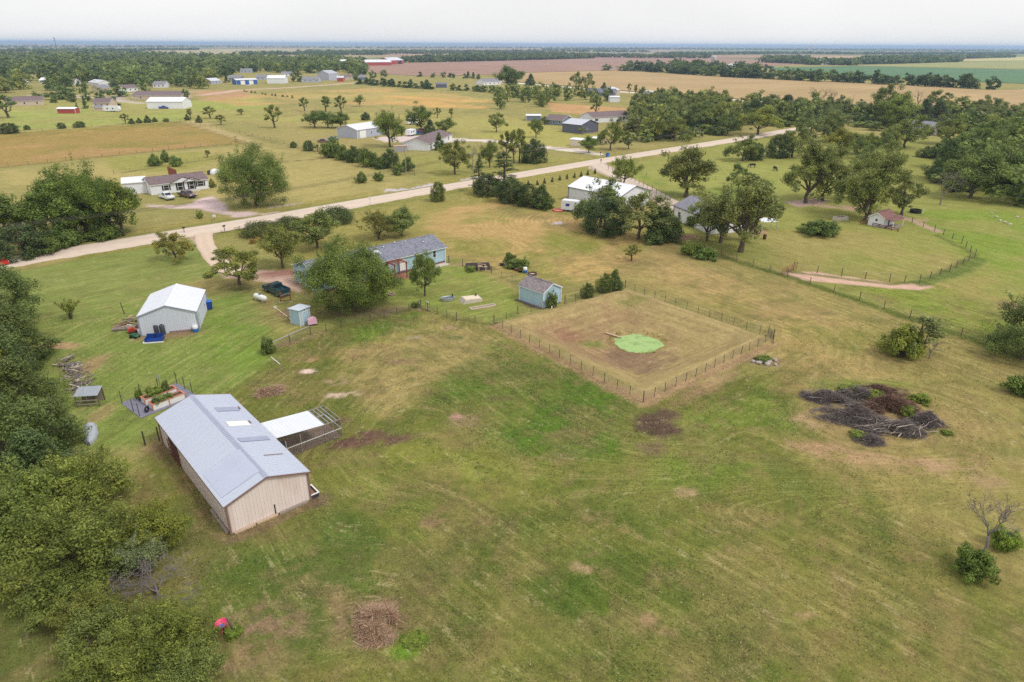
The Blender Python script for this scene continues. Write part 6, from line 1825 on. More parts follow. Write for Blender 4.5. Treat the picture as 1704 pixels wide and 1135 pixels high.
for k in range(150):
    f = rs_.uniform(-.5, .5); sd_ = rs_.gauss(0, .55)
    p = hv * f + hp * sd_ + Vector((0, 0, max(.03, .75 * (1 - abs(f) * 1.3) * math.exp(-sd_ * sd_) * rs_.uniform(.3, 1))))
    a = rs_.uniform(0, 6.28)
    d = Vector((math.cos(a), math.sin(a), rs_.uniform(-.3, .3))) * rs_.uniform(.25, 1.0)
    q = rs_.random()
    (MB().bar(p - d, p + d, rs_.uniform(.04, .2), .04) if q < .6 else MB().tube([p - d, p + Vector((0, 0, .08)), p + d], [.05, .04, .02], 5)).build('board' if q < .6 else 'branch', rs_.choice([M_OLDWOOD, M_DEADWOOD, M_POST, M_TWIG, M_CONC]), t)
t = thing('small_boat', 'upturned white aluminium boat half under the hedgerow', 'boat', at(150, 726), -1.05)
mb = MB()
sec = []
for i, (x, w_) in enumerate(((-2.1, .55), (-1.2, .68), (0, .72), (1.0, .6), (1.7, .32), (2.1, .04))):
    sec.append([(x, -w_, .05), (x, -w_ * .8, .42), (x, 0, .55), (x, w_ * .8, .42), (x, w_, .05)])
for i in range(5):
    n0 = len(mb.v); mb.add(sec[i] + sec[i + 1], [(j, j + 1, 5 + j + 1, 5 + j) for j in range(4)])
mb.add(sec[0], [(0, 1, 2, 3, 4)])
mb.build('hull', M_GALV, t, smooth=True); MB().bar((-2.1, 0, .57), (2.0, 0, .52), .06, .05).build('keel', M_GALV, t)
for sg in (-1, 1): MB().bar((-2.1, sg * .57, .05), (0, sg * .74, .05), .06, .06).build('gunwale', M_GALV, t)
# ---------------- blue pump house
m_blue_wall = mat('pale_blue_siding', s(166, 194, 210), .65, var=.06, scale=.8, stretch=(1, 1, .4), stain=s(158, 178, 186), stain_amt=.3)
m_blue_trim = mat('blue_white_trim', s(218, 224, 230), .5, var=.05)
pa = at(500.5, 543); pb = at(519, 535)
wv = (pb - pa).normalized(); ph_rz = math.atan2(wv.y, wv.x); phw = 1.9
t = thing('pump_house', 'narrow pale blue shed with white door beside the pink covered grill', 'shed', pa, ph_rz)
for a in ((0, phw, 0, .06), (0, phw, 1.84, 1.9), (0, .06, .062, 1.838), (phw - .06, phw, .062, 1.838)): MB().box(a[0], a[1], a[2], a[3], .02, 2.3).build('wall', m_blue_wall, t)
m_ph_roof = mat('weathered_flat_roof', s(196, 204, 216), .7, var=.12, scale=1.5)
MB().prism([(-.2, -.25, 2.42), (phw + .2, -.25, 2.42), (phw + .2, 2.1, 2.31), (-.2, 2.1, 2.31)], (0, 0, .07)).build('roof', m_ph_roof, t)
door(t, ('y', 0, -1), .98, .95, 1.95, m_blue_wall, trim=M_WHITE); MB().box(.93, 1.03, -.09, -.01, 2.13, 2.22).build('lamp', M_BLACK, t)
for x, y in ((0, 0), (phw, 0), (0, 1.9), (phw, 1.9)): MB().box(x - .05, x + .05, y - .05, y + .05, 0, 2.28).build('corner_trim', m_blue_trim, t)
t = thing('covered_grill', 'grill under a pink cover beside the blue pump house', 'grill', at(520, 541), .5)
MB().prism([(-.65, -.35, .25), (.65, -.35, .25), (.6, -.3, 1.0), (.2, -.3, 1.2), (-.6, -.3, .95)], (0, .7, .03)).build('cover', mat('pink_cover', s(214, 168, 190), .8, var=.12, scale=4, bump=.5, bscale=6), t)
for x in (-.5, .5):
    for y in (-.28, .28): MB().box(x - .04, x + .04, y - .04, y + .04, 0, .27).build('leg', M_STEELPOST, t)
# propane tank
tank = thing('propane_tank', 'white propane tank on the lawn beside the dark pickup', 'gas tank', at(434, 501), -.62)
mb = MB(); n_ = 16
prof = [(-1.5, .03), (-1.45, .22), (-1.3, .36), (-1.05, .44), (1.05, .44), (1.3, .36), (1.45, .22), (1.5, .03)]
V_l, F_l = [], []
for (x, r) in prof:
    for k in range(n_): V_l.append((x, r * math.cos(2 * math.pi * k / n_), .68 + r * math.sin(2 * math.pi * k / n_)))
for i in range(len(prof) - 1):
    for k in range(n_): F_l.append((i * n_ + k, i * n_ + (k + 1) % n_, (i + 1) * n_ + (k + 1) % n_, (i + 1) * n_ + k))
mb.add(V_l, F_l); mb.build('vessel', M_WHITE, tank, smooth=True)
MB().lathe([(.2, 1.1), (.2, 1.27), (.14, 1.33)], 10).build('valve_dome', mat('dome_grey', s(90, 100, 110), .5), tank)
for x in (-.8, .8): MB().box(x - .1, x + .1, -.3, .3, 0, .3).build('leg', M_CONC, tank)
# yard gate frame, rail, fallen pipe
t = thing('wooden_gate_frame', 'brown timber gate frame behind the dark pickup', 'gate', at(476, 503), .25)
for x in (-.75, .75): MB().box(x - .07, x + .07, -.07, .07, 0, 1.75).build('post', M_RUST, t)
for z in (.35, 1.0): MB().bar((-.68, 0, z), (.68, 0, z), .1, .1).build('rail', M_RUST, t)
for x in (-.75, .75): MB().box(x - .25, x + .25, -.2, .2, 0, .06).build('footing', M_CONC, t)
t = thing('ladder', 'grey wooden ladder panel standing left of the blue pump house', 'ladder', at(481, 530), .9)
for x in (-.2, .2): MB().box(x - .04, x + .04, -.03, .03, 0, 1.7).build('upright', M_OLDWOOD, t)
for z in np.arange(.2, 1.7, .28): MB().box(-.16, .16, -.025, .025, z, z + .07).build('rung', M_OLDWOOD, t)
a_, b_ = at(458, 513), at(493, 539)
t = thing('pipe', 'long pale pipe lying on the ground towards the pump house', 'pipe', a_)
m_ = (b_ - a_); MB().tube([(0, 0, .08), tuple(m_ * .5 + Vector((0, 0, .1))), (m_.x, m_.y, .08)], .08, 8).build('pipe', mat('cream_pipe', s(206, 184, 160), .6), t)
MB().lathe([(.3, 0), (.32, .1), (.25, .3), (.1, .34)], 9).build('block', M_CONC, t)
# corral panel with pipe rail
a_, b_ = at(446, 588), at(517, 556)
t = thing('pipe_rail', 'pale top rail and wire panel beside the dark bush', 'fence', a_)
dq = b_ - a_
MB().tube([(0, 0, 1.25), (dq.x, dq.y, 1.25)], .045, 7).build('top_rail', M_GALV, t)
for k in (0, .5, 1): MB().tube([tuple(dq * k), (dq.x * k, dq.y * k, 1.3)], .05, 7).build('post', M_STEELPOST, t)
mb = MB()
for z in np.arange(.15, 1.2, .17): mb.bar((0, 0, z), (dq.x, dq.y, z), .012)
for f in np.linspace(0, 1, 40): mb.bar((dq.x * f, dq.y * f, 0), (dq.x * f, dq.y * f, 1.2), .010)
tag(mb.build('wire_panel', M_WIRE, t), kind='stuff')
a_, b_ = at(451, 594, .9), at(466, 606, .9)
t = thing('hitching_rail', 'pale bar on short posts by the pale bare patch', 'rail', at(458, 606))
MB().tube([a_ - t.location, b_ - t.location], .05, 7).build('bar', M_WHITE, t)
for q in (a_, b_): MB().tube([Vector((q.x, q.y, 0)) - t.location, q - t.location], .05, 7).build('post', M_OLDWOOD, t)

# ---------------- blue mobile home
m_shingle = shingle_mat('charcoal_shingles', s(110, 113, 128), s(146, 148, 162)); m_shingle_b = shingle_mat('brown_shingles', s(122, 112, 116), s(156, 144, 146))
R_ = at(741, 437)
hL, hW = 25.5, 8.2
hd = (R_ - at(660, 457)).normalized(); hrz = math.atan2(hd.y, hd.x)
hn = Vector((-hd.y, hd.x, 0))
h_o = R_ - hd * hL
house = gable_building('mobile_home', 'pale blue manufactured house with charcoal shingle roof behind the huge tree', 'house', h_o, hrz, hL, hW, 3.05, 1.35, m_blue_wall, m_shingle, style='shingle', trim=m_blue_trim, panel_walls=False, ov=.32)
PL = ('y', 0, -1)
window(house, PL, hL - 2.4, 1.55, .62, 1.15); window(house, PL, hL - 5.7, .95, 1.6, 1.7); door(house, PL, hL - 9.4, 1.0, 2.0, M_WHITE, z0=.5)
window(house, PL, hL - 12.6, 1.3, .9, 1.1); window(house, PL, 6.0, 1.3, .9, 1.1); window(house, PL, 2.4, 1.3, .9, 1.1); window(house, ('x', 0, -1), 5.9, 1.2, .7, 1.3); window(house, ('x', 0, -1), 2.2, 1.2, .7, 1.3)
MB().box(0, hL + .05, -.09, -.012, .0, .42).build('skirting', mat('dark_red_skirt', s(112, 84, 84), .8, var=.15), house)
MB().box(hL - 7, hL - .2, -1.6, -.1, .0, .12).build('patio', M_CONC, house)
def on_roof(x, t, lift=.0):          # t: 0 eave .. 1 ridge on the front slope
    return (x, hW / 2 * t, 3.08 + 1.35 * t + .08 + lift)
x_, y_, z_ = on_roof(hL - 13, .62); MB().box(x_ - .55, x_ + .55, y_ - .4, y_ + .4, z_ - .1, z_ + .12).build('skylight', M_WHITE, house)
for xx, tt in ((hL - 11, .78), (hL - 6.2, .84), (hL - 3.2, .55), (hL - 12.6, .4), (hL - 13.8, .2), (hL - 8.3, .92)):
    x_, y_, z_ = on_roof(xx, tt); MB().lathe([(.14, -.05), (.14, .16), (.22, .18), (.12, .28)], 9, c=(x_, y_, z_)).build('roof_vent', M_GALV, house)
MB().box(hL + .02, hL + .1, -.05, .06, .1, 3.0).build('downpipe', M_WHITE, house)
t = thing('pergola', 'reddish timber pergola frame at the back door of the blue house', 'pergola', h_o + hd * (hL - 12.6) - hn * 2.6, hrz)
m_red = mat('red_timber', s(142, 74, 58), .7, var=.15, scale=3)
for x in (0, 2.4):
    for y in (0, 2.3): MB().box(x - .08, x + .08, y - .08, y + .08, 0, 2.6).build('post', m_red, t)
for x in (0, 2.4): MB().box(x - .05, x + .05, -.3, 2.45, 2.602, 2.8).build('beam', m_red, t)
for y in (0.1, .8, 1.5, 2.2): MB().box(-.3, 2.7, y - .03, y + .03, 2.803, 2.92).build('rafter', m_red, t)
MB().box(-.3, 3.0, -.4, 2.4, 0.005, .09).build('deck', mat('brick_red_deck', s(150, 98, 84), .85, var=.2), t)

# ---------------- backyard things
t = thing('cellar_hatch', 'pale concrete storm cellar hatch on the back lawn', 'cellar', at(783, 501), .42)
MB().prism([(-1.6, -1.0, 0), (1.6, -1.0, 0), (1.6, -1.0, .5), (-1.2, -1.0, .62)], (0, 2.0, 0)).build('slab', M_CONC, t)
MB().prism([(-1.1, -.8, .64), (1.4, -.8, .53), (1.4, -.8, .57), (-1.1, -.8, .68)], (0, 1.6, 0)).build('door', mat('cream_slab', s(220, 204, 182), .8, var=.1), t)
MB().lathe([(.12, .5), (.12, .85), (.2, .87), (.05, 1.0)], 9, c=(1.1, .5, 0)).build('vent', M_STEELPOST, t)
t = thing('stock_tank', 'oval grey stock tank with water on the back lawn', 'stock tank', at(745, 500), .35)
mb = MB(); V_l, F_l = [], []
for (k_, z) in ((.92, 0), (1.0, .08), (1.0, .52), (1.03, .55), (.95, .55), (.95, .38)):
    for i in range(20): V_l.append((k_ * 1.15 * math.cos(i * math.pi / 10), k_ * .62 * math.sin(i * math.pi / 10), z))
for j in range(5):
    for i in range(20): F_l.append((j * 20 + i, j * 20 + (i + 1) % 20, (j + 1) * 20 + (i + 1) % 20, (j + 1) * 20 + i))
mb.add(V_l, F_l).build('tank_wall', M_GALV, t, smooth=True)
MB().add([(1.1 * math.cos(i * math.pi / 10), .58 * math.sin(i * math.pi / 10), .42) for i in range(20)], [tuple(range(20))]).build('water', mat('dark_water', s(70, 78, 90), .08), t); MB().box(.8, 1.0, .3, .5, .5, .85).build('float_valve', M_STEELPOST, t)
t = thing('garden_border', 'long narrow bed edged with pale bricks on the back lawn', 'garden bed', at(803, 511), .47)
for k in range(12):
    for y in (-.42, .3): MB().box(-1.9 + k * .32, -1.9 + k * .32 + .29, y, y + .14, 0, .14).build('brick', M_CONC, t)
for x in (-2.06, 1.95): MB().box(x, x + .14, -.42, .44, 0, .14).build('brick', M_CONC, t)
MB().box(-1.9, 1.93, -.27, .29, 0.01, .07).build('soil', mat('dry_soil', s(150, 122, 104), .95, var=.2, scale=5), t)
t = thing('yard_gate', 'white-framed yard gate standing ajar beside the clipped shrub', 'gate', at(712, 516), 2.2)
for a in ((-.6, .6, .1, .2), (-.6, .6, 1.25, 1.35)): MB().box(a[0], a[1], -.035, .035, a[2], a[3]).build('rail', M_WHITE, t)
for x in (-.6, .54): MB().box(x, x + .07, -.036, .036, .0, 1.4).build('upright', M_OLDWOOD, t)
t = thing('planter_ring', 'old tyre planter under the huge tree', 'planter', at(651, 491)); torus(.45, .16).build('ring', mat('pale_tyre', s(150, 126, 116), .85), t, Vector((0, 0, .14)), (math.pi / 2, 0, 0), True); MB().lathe([(.4, .01), (.36, .16)], 12).build('soil', m_soil, t)
# garden frames right of the house
t = thing('cold_frame', 'low dark timber garden frames right of the blue house', 'garden frame', at(796, 446), .15)
m_dk = mat('dark_timber', s(74, 68, 78), .8, var=.2)
for k in range(3):
    for x in (-2.2, 2.0): MB().box(x, x + .08, -1.4 + k * 1.0, -.6 + k * 1.0, 0, .55).build('end_board', m_dk, t)
    for y in (-1.45 + k, -.6 + k): MB().box(-2.2, 2.08, y, y + .06, 0, .55).build('side_board', m_dk, t)
    MB().box(-2.1, 2.0, -1.38 + k, -.62 + k, .02, .36).build('soil', m_soil, t)
    for x in (-.8, .6): MB().box(x, x + .05, -1.39 + k, -.6 + k, .5, .56).build('crossbar', m_dk, t)
treeh('shrub_b', 783, 452, 1.1, 15, 'pale green plant in the dark garden frame', cat='plant', name='garden_plant', tint=(1.2, 1.3, 1))
t = thing('potting_bench', 'pale wooden potting bench before the garden frames', 'bench', at(803, 452), -.35)
for x in (-.7, .7): MB().box(x - .05, x + .05, -.3, -.2, 0, 1.5).build('leg', M_LUMBER, t); MB().box(x - .05, x + .05, .2, .3, 0, .95).build('leg', M_LUMBER, t)
MB().box(-.8, .8, -.32, .34, .951, 1.0).build('top', M_LUMBER, t); MB().box(-.8, .8, -.33, -.27, 1.4, 1.55).build('back_rail', M_LUMBER, t); MB().lathe([(.14, 1.001), (.2, 1.4), (.16, 1.42)], 9, c=(.2, 0, 0)).build('pot', M_BLACK, t)
for k in range(6):
    t = thing('planting_tub', ['first', 'second', 'third', 'fourth', 'fifth', 'sixth'][k] + ' dark tub from the left in the row under the shrubs', 'tub', at(835 + k * 6.2, 442 + k * 2.2), 0, 'row of planting tubs')
    MB().lathe([(.3, 0), (.38, .4), (.42, .42), (.36, .42), (.34, .34)], 12).build('tub', M_BLACK if k != 4 else M_RUST, t, smooth=True); MB().lathe([(.33, .3), (.33, .35)], 10).build('soil', m_soil, t)
barrel(874, 454, 'barrel with blue bottom and white top beside the tyre ring', m_blue, M_WHITE, 1.0, .34)
t = thing('fire_ring', 'large rusty tyre ring with pale ash in the grass', 'fire ring', at(886, 457)); torus(.72, .13, 22).build('ring', mat('rust_ring', s(78, 58, 56), .85), t, Vector((0, 0, .2)), (math.pi / 2, 0, 0), True); MB().lathe([(.66, .02), (.6, .1)], 16).build('ash', mat('pale_ash', s(188, 168, 156), .95), t)
t = thing('tyre_stack', 'dark tyres lying at the pond fence corner', 'tyres', at(827, 540)); 
for k, (x, y) in enumerate(((0, 0), (.6, .2), (.3, -.4))): torus(.26, .1).build('tyre', M_BLACK, t, Vector((x, y, .12)), (math.pi / 2, 0, k), True)

# ---------------- pale blue garden shed
pa, pb, pc = at(904, 514), at(865, 500), at(933, 503)
lv = (pb - pa).normalized(); wv_ = Vector((lv.y, -lv.x, 0))
sL, sW = (pb - pa).length, 3.9
so = pa + wv_ * 0
shed = gable_building('garden_shed', 'pale blue garden shed with mauve shingle roof beside the pond', 'shed', pb, math.atan2(-lv.y, -lv.x), sL, sW, 2.65, 1.0, m_blue_wall, m_shingle_b, style='shingle', trim=m_blue_trim, panel_walls=False, ov=.2, base_z=.12)
MB().box(-.03, sL + .03, -.03, sW + .03, 0, .118).build('plinth', mat('brown_plinth', s(112, 92, 84), .9, var=.15), shed)
MB().box(-.6, sL, -.5, -.05, 0, .15).build('ramp_board', mat('dark_board', s(104, 90, 86), .9, var=.2), shed)
t = thing('vent_pipe', 'short white pipe before the blue shed', 'pipe', at(918, 516)); MB().lathe([(.09, 0), (.09, .6), (.06, .62)], 9).build('pipe', M_WHITE, t); MB().lathe([(.13, 0), (.12, .05)], 9).build('collar', M_CONC, t)

# ---------------- pond
def pond_mat():
    m, N, L, b = nt('duckweed')
    b.inputs['Roughness'].default_value = .5
    geo = N.new('ShaderNodeNewGeometry')
    n1 = N.new('ShaderNodeTexNoise'); n1.inputs['Scale'].default_value = .7; n1.inputs['Detail'].default_value = 8; n1.inputs['Roughness'].default_value = .7
    L.new(geo.outputs['Position'], n1.inputs['Vector'])
    cr = N.new('ShaderNodeValToRGB')
    e = cr.color_ramp.elements
    e[0].position, e[0].color = .34, (*s(124, 152, 86), 1)
    e[1].position, e[1].color = .5, (*s(154, 184, 112), 1)
    L.new(n1.outputs['Fac'], cr.inputs['Fac']); L.new(cr.outputs['Color'], b.inputs['Base Color'])
    return m
rs_ = np.random.RandomState(3)
pw = POND_C.copy()
n_ = 48
mb = MB()
ring = []
for i in range(n_):
    a = 2 * math.pi * i / n_
    r = 4.4 * (1 + .06 * math.sin(3 * a + 1) + .04 * math.sin(5 * a) + .03 * rs_.normal())
    ring.append((pw.x + r * 1.05 * math.cos(a), pw.y + r * .98 * math.sin(a), -2.0))
mb.add(ring, [tuple(range(n_))])
pond = mb.build('pond', pond_mat()); tag(pond, 'round pond covered in bright green duckweed inside the wire fence', kind='structure')
t = thing('plank', 'pale plank reaching from the bank into the duckweed pond', 'plank', at(1008, 554, -1.5)); e_ = at(1034, 562, -1.93) - t.location
MB().bar((0, 0, .05), (e_.x, e_.y, e_.z + .06), .28, .05).build('board', M_LUMBER, t); MB().bar((0, -.0, -.05), (.1, .1, -.25), .12, .1).build('prop', M_OLDWOOD, t)

# ---------------- rock pile, dirt mound, pink basket
def rock(rs, r, m, parent, loc):
    mb = MB(); V, Fc = [], []
    n, k = 7, 5
    for j in range(k + 1):
        ph = math.pi * j / k
        for i in range(n):
            th = 2 * math.pi * i / n
            rr = r * (1 + .25 * (rs.random() - .5))
            V.append((rr * math.sin(ph) * math.cos(th), rr * .75 * math.sin(ph) * math.sin(th), rr * .65 * math.cos(ph)))
    for j in range(k):
        for i in range(n): Fc.append((j * n + i, (j + 1) * n + i, (j + 1) * n + (i + 1) % n, j * n + (i + 1) % n))
    return mb.add(V, Fc).build('rock', m, parent, loc, (rs.uniform(-.4, .4), rs.uniform(-.4, .4), rs.uniform(0, 6)))
m_rock = mat('pale_limestone', s(176, 168, 160), .9, var=.25, scale=3, bump=.4)
t = thing('rock_pile', 'small ring of pale rocks with weeds outside the pond fence corner', 'rocks', at(1271, 604))
rs_ = random.Random(2)
for k in range(16): rock(rs_, rs_.uniform(.2, .42), m_rock, t, (rs_.gauss(0, .75), rs_.gauss(0, .5), .14))
treeh('shrub_b', 1270, 600, .6, 26, 'weeds growing inside the ring of pale rocks', cat='weeds', name='weed_clump', tint=(.9, 1.0, .7))
# ---------------- brush pile: every limb a piece, fine twigs as a mass
def brush_heap(name, label, x, y, L, Wd, hgt, n_limb, n_twig, rot, seed, limb_m, twig_m, dirs):
    n_twig = int(n_twig * 1.7)
    rs = np.random.RandomState(seed)
    t = thing(name, label, 'brush pile', at(x, y), rot)
    for k in range(n_limb):
        f, g = rs.uniform(-.46, .46), rs.uniform(-.4, .4)
        p = Vector((f * L, g * Wd, 1.4 * hgt * rs.uniform(.3, .95) * (1 - 1.5 * abs(f * g)) * (1 - abs(f))))
        a = dirs[rs.randint(len(dirs))] + rs.normal() * .35
        ln = rs.uniform(.9, 2.4)
        d = Vector((math.cos(a), math.sin(a), rs.uniform(-.15, .3))).normalized()
        r0 = rs.uniform(.025, .065)
        pts, rad = [], []
        q = p - d * ln * .5
        for j in range(5):
            q.z = max(q.z, .04)
            pts.append(q.copy()); rad.append(r0 * (1 - .18 * j))
            d = (d + Vector(rs.normal(size=3)) * .16).normalized()
            q = q + d * ln / 4
        MB().tube(pts, rad, 5).build('limb', limb_m[rs.randint(len(limb_m))], t, smooth=True)
    n = n_twig
    f, g = rs.normal(size=n * 3) * .23, rs.normal(size=n * 3) * .25
    lump = fbm(f * L + 40, g * Wd + 20, 1.3, seed, 3)
    k_ = (lump > .43) & (np.abs(f) < .55) & (np.abs(g) < .6)
    f, g, lump = f[k_][:n], g[k_][:n], lump[k_][:n]
    n = len(f)
    hz_ = 2.0 * hgt * np.exp(-(g / .34) ** 2 - (f / .4) ** 2) * (.2 + 1.8 * (lump - .3))
    P = np.stack([f * L, g * Wd, np.maximum(.02, hz_ * rs.rand(n) ** .5)], -1)
    a = np.array(dirs)[rs.randint(len(dirs), size=n)] + rs.normal(size=n) * .8
    D = np.stack([np.cos(a), np.sin(a), rs.normal(size=n) * .35], -1) * rs.uniform(.12, .55, n)[:, None]
    nn = np.cross(D, rs.normal(size=(n, 3))); nn /= np.linalg.norm(nn, axis=1)[:, None] + 1e-9
    w = rs.uniform(.005, .02, n)[:, None]
    V = np.stack([P - D + nn * w, P - D - nn * w, P + D - nn * w * .4, P + D + nn * w * .4], 1)
    V[:, :, 2] = np.maximum(V[:, :, 2], .012)
    o = obj('twigs', quads_mesh('twigs', V.reshape(-1, 3), twig_m, attr=rs.rand(n)), t)
    tag(o, kind='stuff')
    return t
M_TWIGS = foliage_mat('twig_tones', s(80, 72, 72), s(146, 134, 128), 0.0)
M_RTWIGS = foliage_mat('russet_brush_tones', s(94, 72, 62), s(144, 114, 96), 0.0)
M_STRAW = foliage_mat('straw_tones', s(150, 124, 102), s(206, 176, 148), 0.1)
LM = [M_DEADWOOD, M_TWIG, M_DEADWOOD, M_OLDWOOD]
BP = -.42
brush_heap('brush_pile', 'long pile of grey cut branches in the right field, front ridge', 1425, 700, 9.5, 3.4, .9, 46, 5500, BP, 1, LM, M_TWIGS, [0, .2, -.3, 2.8])
brush_heap('brush_pile', 'grey twiggy end of the branch pile pointing left', 1380, 668, 5.6, 2.2, .8, 16, 4200, BP - .1, 2, LM, M_TWIGS, [0, .2])
brush_heap('brush_pile', 'dark old twigs behind the left part of the branch pile', 1425, 660, 4.5, 2.6, .9, 12, 4500, .0, 3, LM, M_TWIGS, [0, .4, 1.2])
brush_heap('brush_pile', 'back rim of old brown branches behind the russet heap', 1465, 652, 6.0, 2.2, .6, 10, 3500, -.1, 9, LM, M_RTWIGS, [0, .4, 1.2])
brush_heap('brush_pile', 'russet brown heap of dead brush in the middle of the branch pile', 1482, 680, 5.6, 4.6, .8, 10, 8000, .1, 4, [M_OLDWOOD, M_RUST], M_RTWIGS, [0, .8, 1.6, 2.4])
brush_heap('brush_pile', 'dark twig heap at the right tip of the branch pile', 1538, 704, 3.6, 2.8, .8, 12, 3500, .3, 5, LM, M_TWIGS, [0, 1.4, .6])
brush_heap('brush_pile', 'pale criss-crossed limbs at the front foot of the branch pile', 1490, 720, 7.5, 2.6, .9, 44, 5000, .1, 6, [M_DEADWOOD, M_OLDWOOD, M_CONC], M_TWIGS, [0, .5, -.5, .1])
brush_heap('brush_pile', 'grey twig tuft at the lowest point of the branch pile', 1445, 734, 2.6, 1.6, .6, 5, 2600, .0, 10, LM, M_TWIGS, [0, .3])
for i, (x, y, h_, w_, l) in enumerate(((1418, 654, .7, 50, 'weeds along the back left of the branch pile'), (1452, 662, .8, 46, 'weeds amid the branch pile before the russet heap'), (1508, 690, .9, 34, 'yellow green weeds beside the dark twig heap'), (1532, 668, .8, 36, 'weeds on the right flank of the branch pile'), (1428, 726, .5, 34, 'weeds at the front foot of the branch pile'), (1575, 722, .35, 22, 'low weeds right of the branch pile'))):
    treeh('shrub_b', x, y, h_ * 1.05, w_ * .85, l, cat='weeds', name='weed_clump', tint=(.95, 1.05, .65))
brush_heap('straw_mound', 'mound of dead straw and roots in the near field', 628, 1040, 2.6, 3.0, .75, 6, 9000, .2, 7, [M_OLDWOOD, M_RUST], M_STRAW, [0, .8, 1.6, 2.4])['category'] = 'straw mound'
brush_heap('straw_mound', 'low straw ring of the weedy flower mound behind the barn', 448, 652, 3.2, 2.2, .4, 3, 3000, .4, 8, [M_OLDWOOD], M_STRAW, [0, .8, 1.6, 2.4])['category'] = 'weed bed'
treeh('shrub_b', 445, 648, .5, 26, 'bright green weeds on the mound behind the barn', cat='weeds', name='weed_clump', tint=(1.2, 1.45, .7))
treeh('shrub_b', 685, 1066, .18, 38, 'bright green weeds beside the straw mound', cat='weeds', name='weed_clump', tint=(.9, 1.05, .6))
t = thing('toy_basket', 'bright pink plastic basket chair with blue centre by the hedgerow', 'basket', at(371, 1048), .3)
m_pink = mat('hot_pink', s(232, 70, 120), .45, var=.08)
MB().lathe([(.3, .32), (.34, .42), (.42, .62), (.46, .64), (.4, .6), (.3, .42), (.05, .36)], 14).build('bowl', m_pink, t, smooth=True); MB().lathe([(.2, .39), (.16, .41)], 10).build('cushion', mat('lilac_blue', s(110, 120, 210), .6), t)
for k in range(4): MB().tube([(.28 * math.cos(k * 1.57), .28 * math.sin(k * 1.57), .36), (.36 * math.cos(k * 1.57), .36 * math.sin(k * 1.57), 0)], .025, 6).build('leg', m_pink, t)
post_thing(391, 1052, 1.5, 'leaning brown post beside the pink basket', lean=(.1, -.18), w=.15)
treeh('shrub_b', 388, 1056, .5, 30, 'low weeds at the foot of the leaning brown post', cat='weeds', name='weed_clump', tint=(1.0, 1.2, .6))

# ---------------- fences
def fence(name, label, px, spacing=3.0, h=1.15, wires=4, post='steel', mesh=False, pw=.055, zf=True, skip=(), corner=.14):
    P = W(*px)
    t = thing(name, label, 'fence', (P[0].x, P[0].y, 0))
    o_ = Vector((P[0].x, P[0].y, 0))
    pm = {'steel': M_STEELPOST, 'wood': M_POST}[post]
    me_ = MB().box(-pw / 2, pw / 2, -pw / 2, pw / 2, -.1, h).mesh('post', pm)
    me_c = MB().lathe([(corner / 2, -.1), (corner / 2, h + .2), (corner * .3, h + .25)], 8).mesh('corner_post', M_POST)
    pts = []
    for i in range(len(P) - 1):
        a, b = P[i], P[i + 1]
        n = max(1, round((b - a).length / spacing))
        for k in range(n):
            q = a.lerp(b, k / n); pts.append((q, k == 0))
    pts.append((P[-1], True))
    rr = random.Random(len(px) * 13 + int(px[0][0]))
    L3 = []
    for q, c in pts:
        z = float(ground_z(q.x, q.y)) if zf else 0
        L3.append(Vector((q.x, q.y, z)) - o_)
        obj('corner_post' if c else 'post', me_c if c else me_, t, L3[-1], (rr.uniform(-.05, .05), rr.uniform(-.05, .05), rr.uniform(0, 1)))
    for w_ in range(wires):
        z = h * (.2 + .78 * w_ / max(1, wires - 1))
        mb = MB()
        for a, b in zip(L3[:-1], L3[1:]): mb.bar(a + Vector((0, 0, z)), b + Vector((0, 0, z)), .012)
        mb.build('wire', M_WIRE, t)
    if mesh:
        mb = MB()
        for a, b in zip(L3[:-1], L3[1:]):
            n = max(2, int((b - a).length / .28))
            for k in range(n):
                q = a.lerp(b, k / n); mb.bar(q + Vector((0, 0, .05)), q + Vector((0, 0, h)), .009)
        tag(mb.build('mesh_verticals', M_WIRE, t), kind='stuff')
    return t
fence('wire_fence', 'wire fence of steel posts round the duckweed pond', [(822, 541), (1070, 671), (1286, 566), (1040, 481), (940, 507)], 2.0, 1.25, 6, mesh=True, pw=.05)
fence('wire_fence', 'wire fence closing the back yard of the blue house', [(517, 558), (640, 529), (700, 512), (712, 517), (760, 534), (822, 541), (862, 523), (905, 516)], 2.4, 1.15, 5, mesh=True)
fence('wire_fence', 'yard fence from the blue house past the garden frames to the shed', [(747, 437), (770, 443), (818, 455), (870, 476), (868, 500)], 3.0, 1.15, 4, mesh=True)
fence('wire_fence', 'overgrown boundary fence between the dry field and the neighbour lawn', [(1118, 402), (1200, 427), (1310, 461), (1430, 500), (1560, 545), (1640, 573), (1725, 604)], 4.0, 1.25, 4, post='wood', pw=.09)
fence('wire_fence', 'curved wooden post fence round the neighbour lawn', [(1320, 449), (1400, 460), (1480, 469), (1530, 470), (1580, 452), (1622, 428), (1600, 405), (1555, 385), (1500, 365)], 3.2, 1.3, 4, post='wood', pw=.11)
fence('wire_fence', 'pasture fence beside the neighbour drive', [(1012, 283), (1050, 300), (1085, 318), (1115, 335), (1150, 338)], 3.4, 1.25, 4, post='wood', pw=.09)
fence('wire_fence', 'second wire fence across the pasture near the maple', [(1060, 285), (1075, 295), (1160, 300), (1250, 300)], 5, 1.2, 4)
fence('wire_fence', 'front fence of the tan hayfield', [(-20, 281), (140, 264), (281, 249), (409, 238)], 6, 1.2, 4, post='wood', pw=.1)
fence('wire_fence', 'back fence of the tan hayfield', [(-20, 225), (153, 212), (301, 203)], 7, 1.2, 4, post='wood', pw=.1)
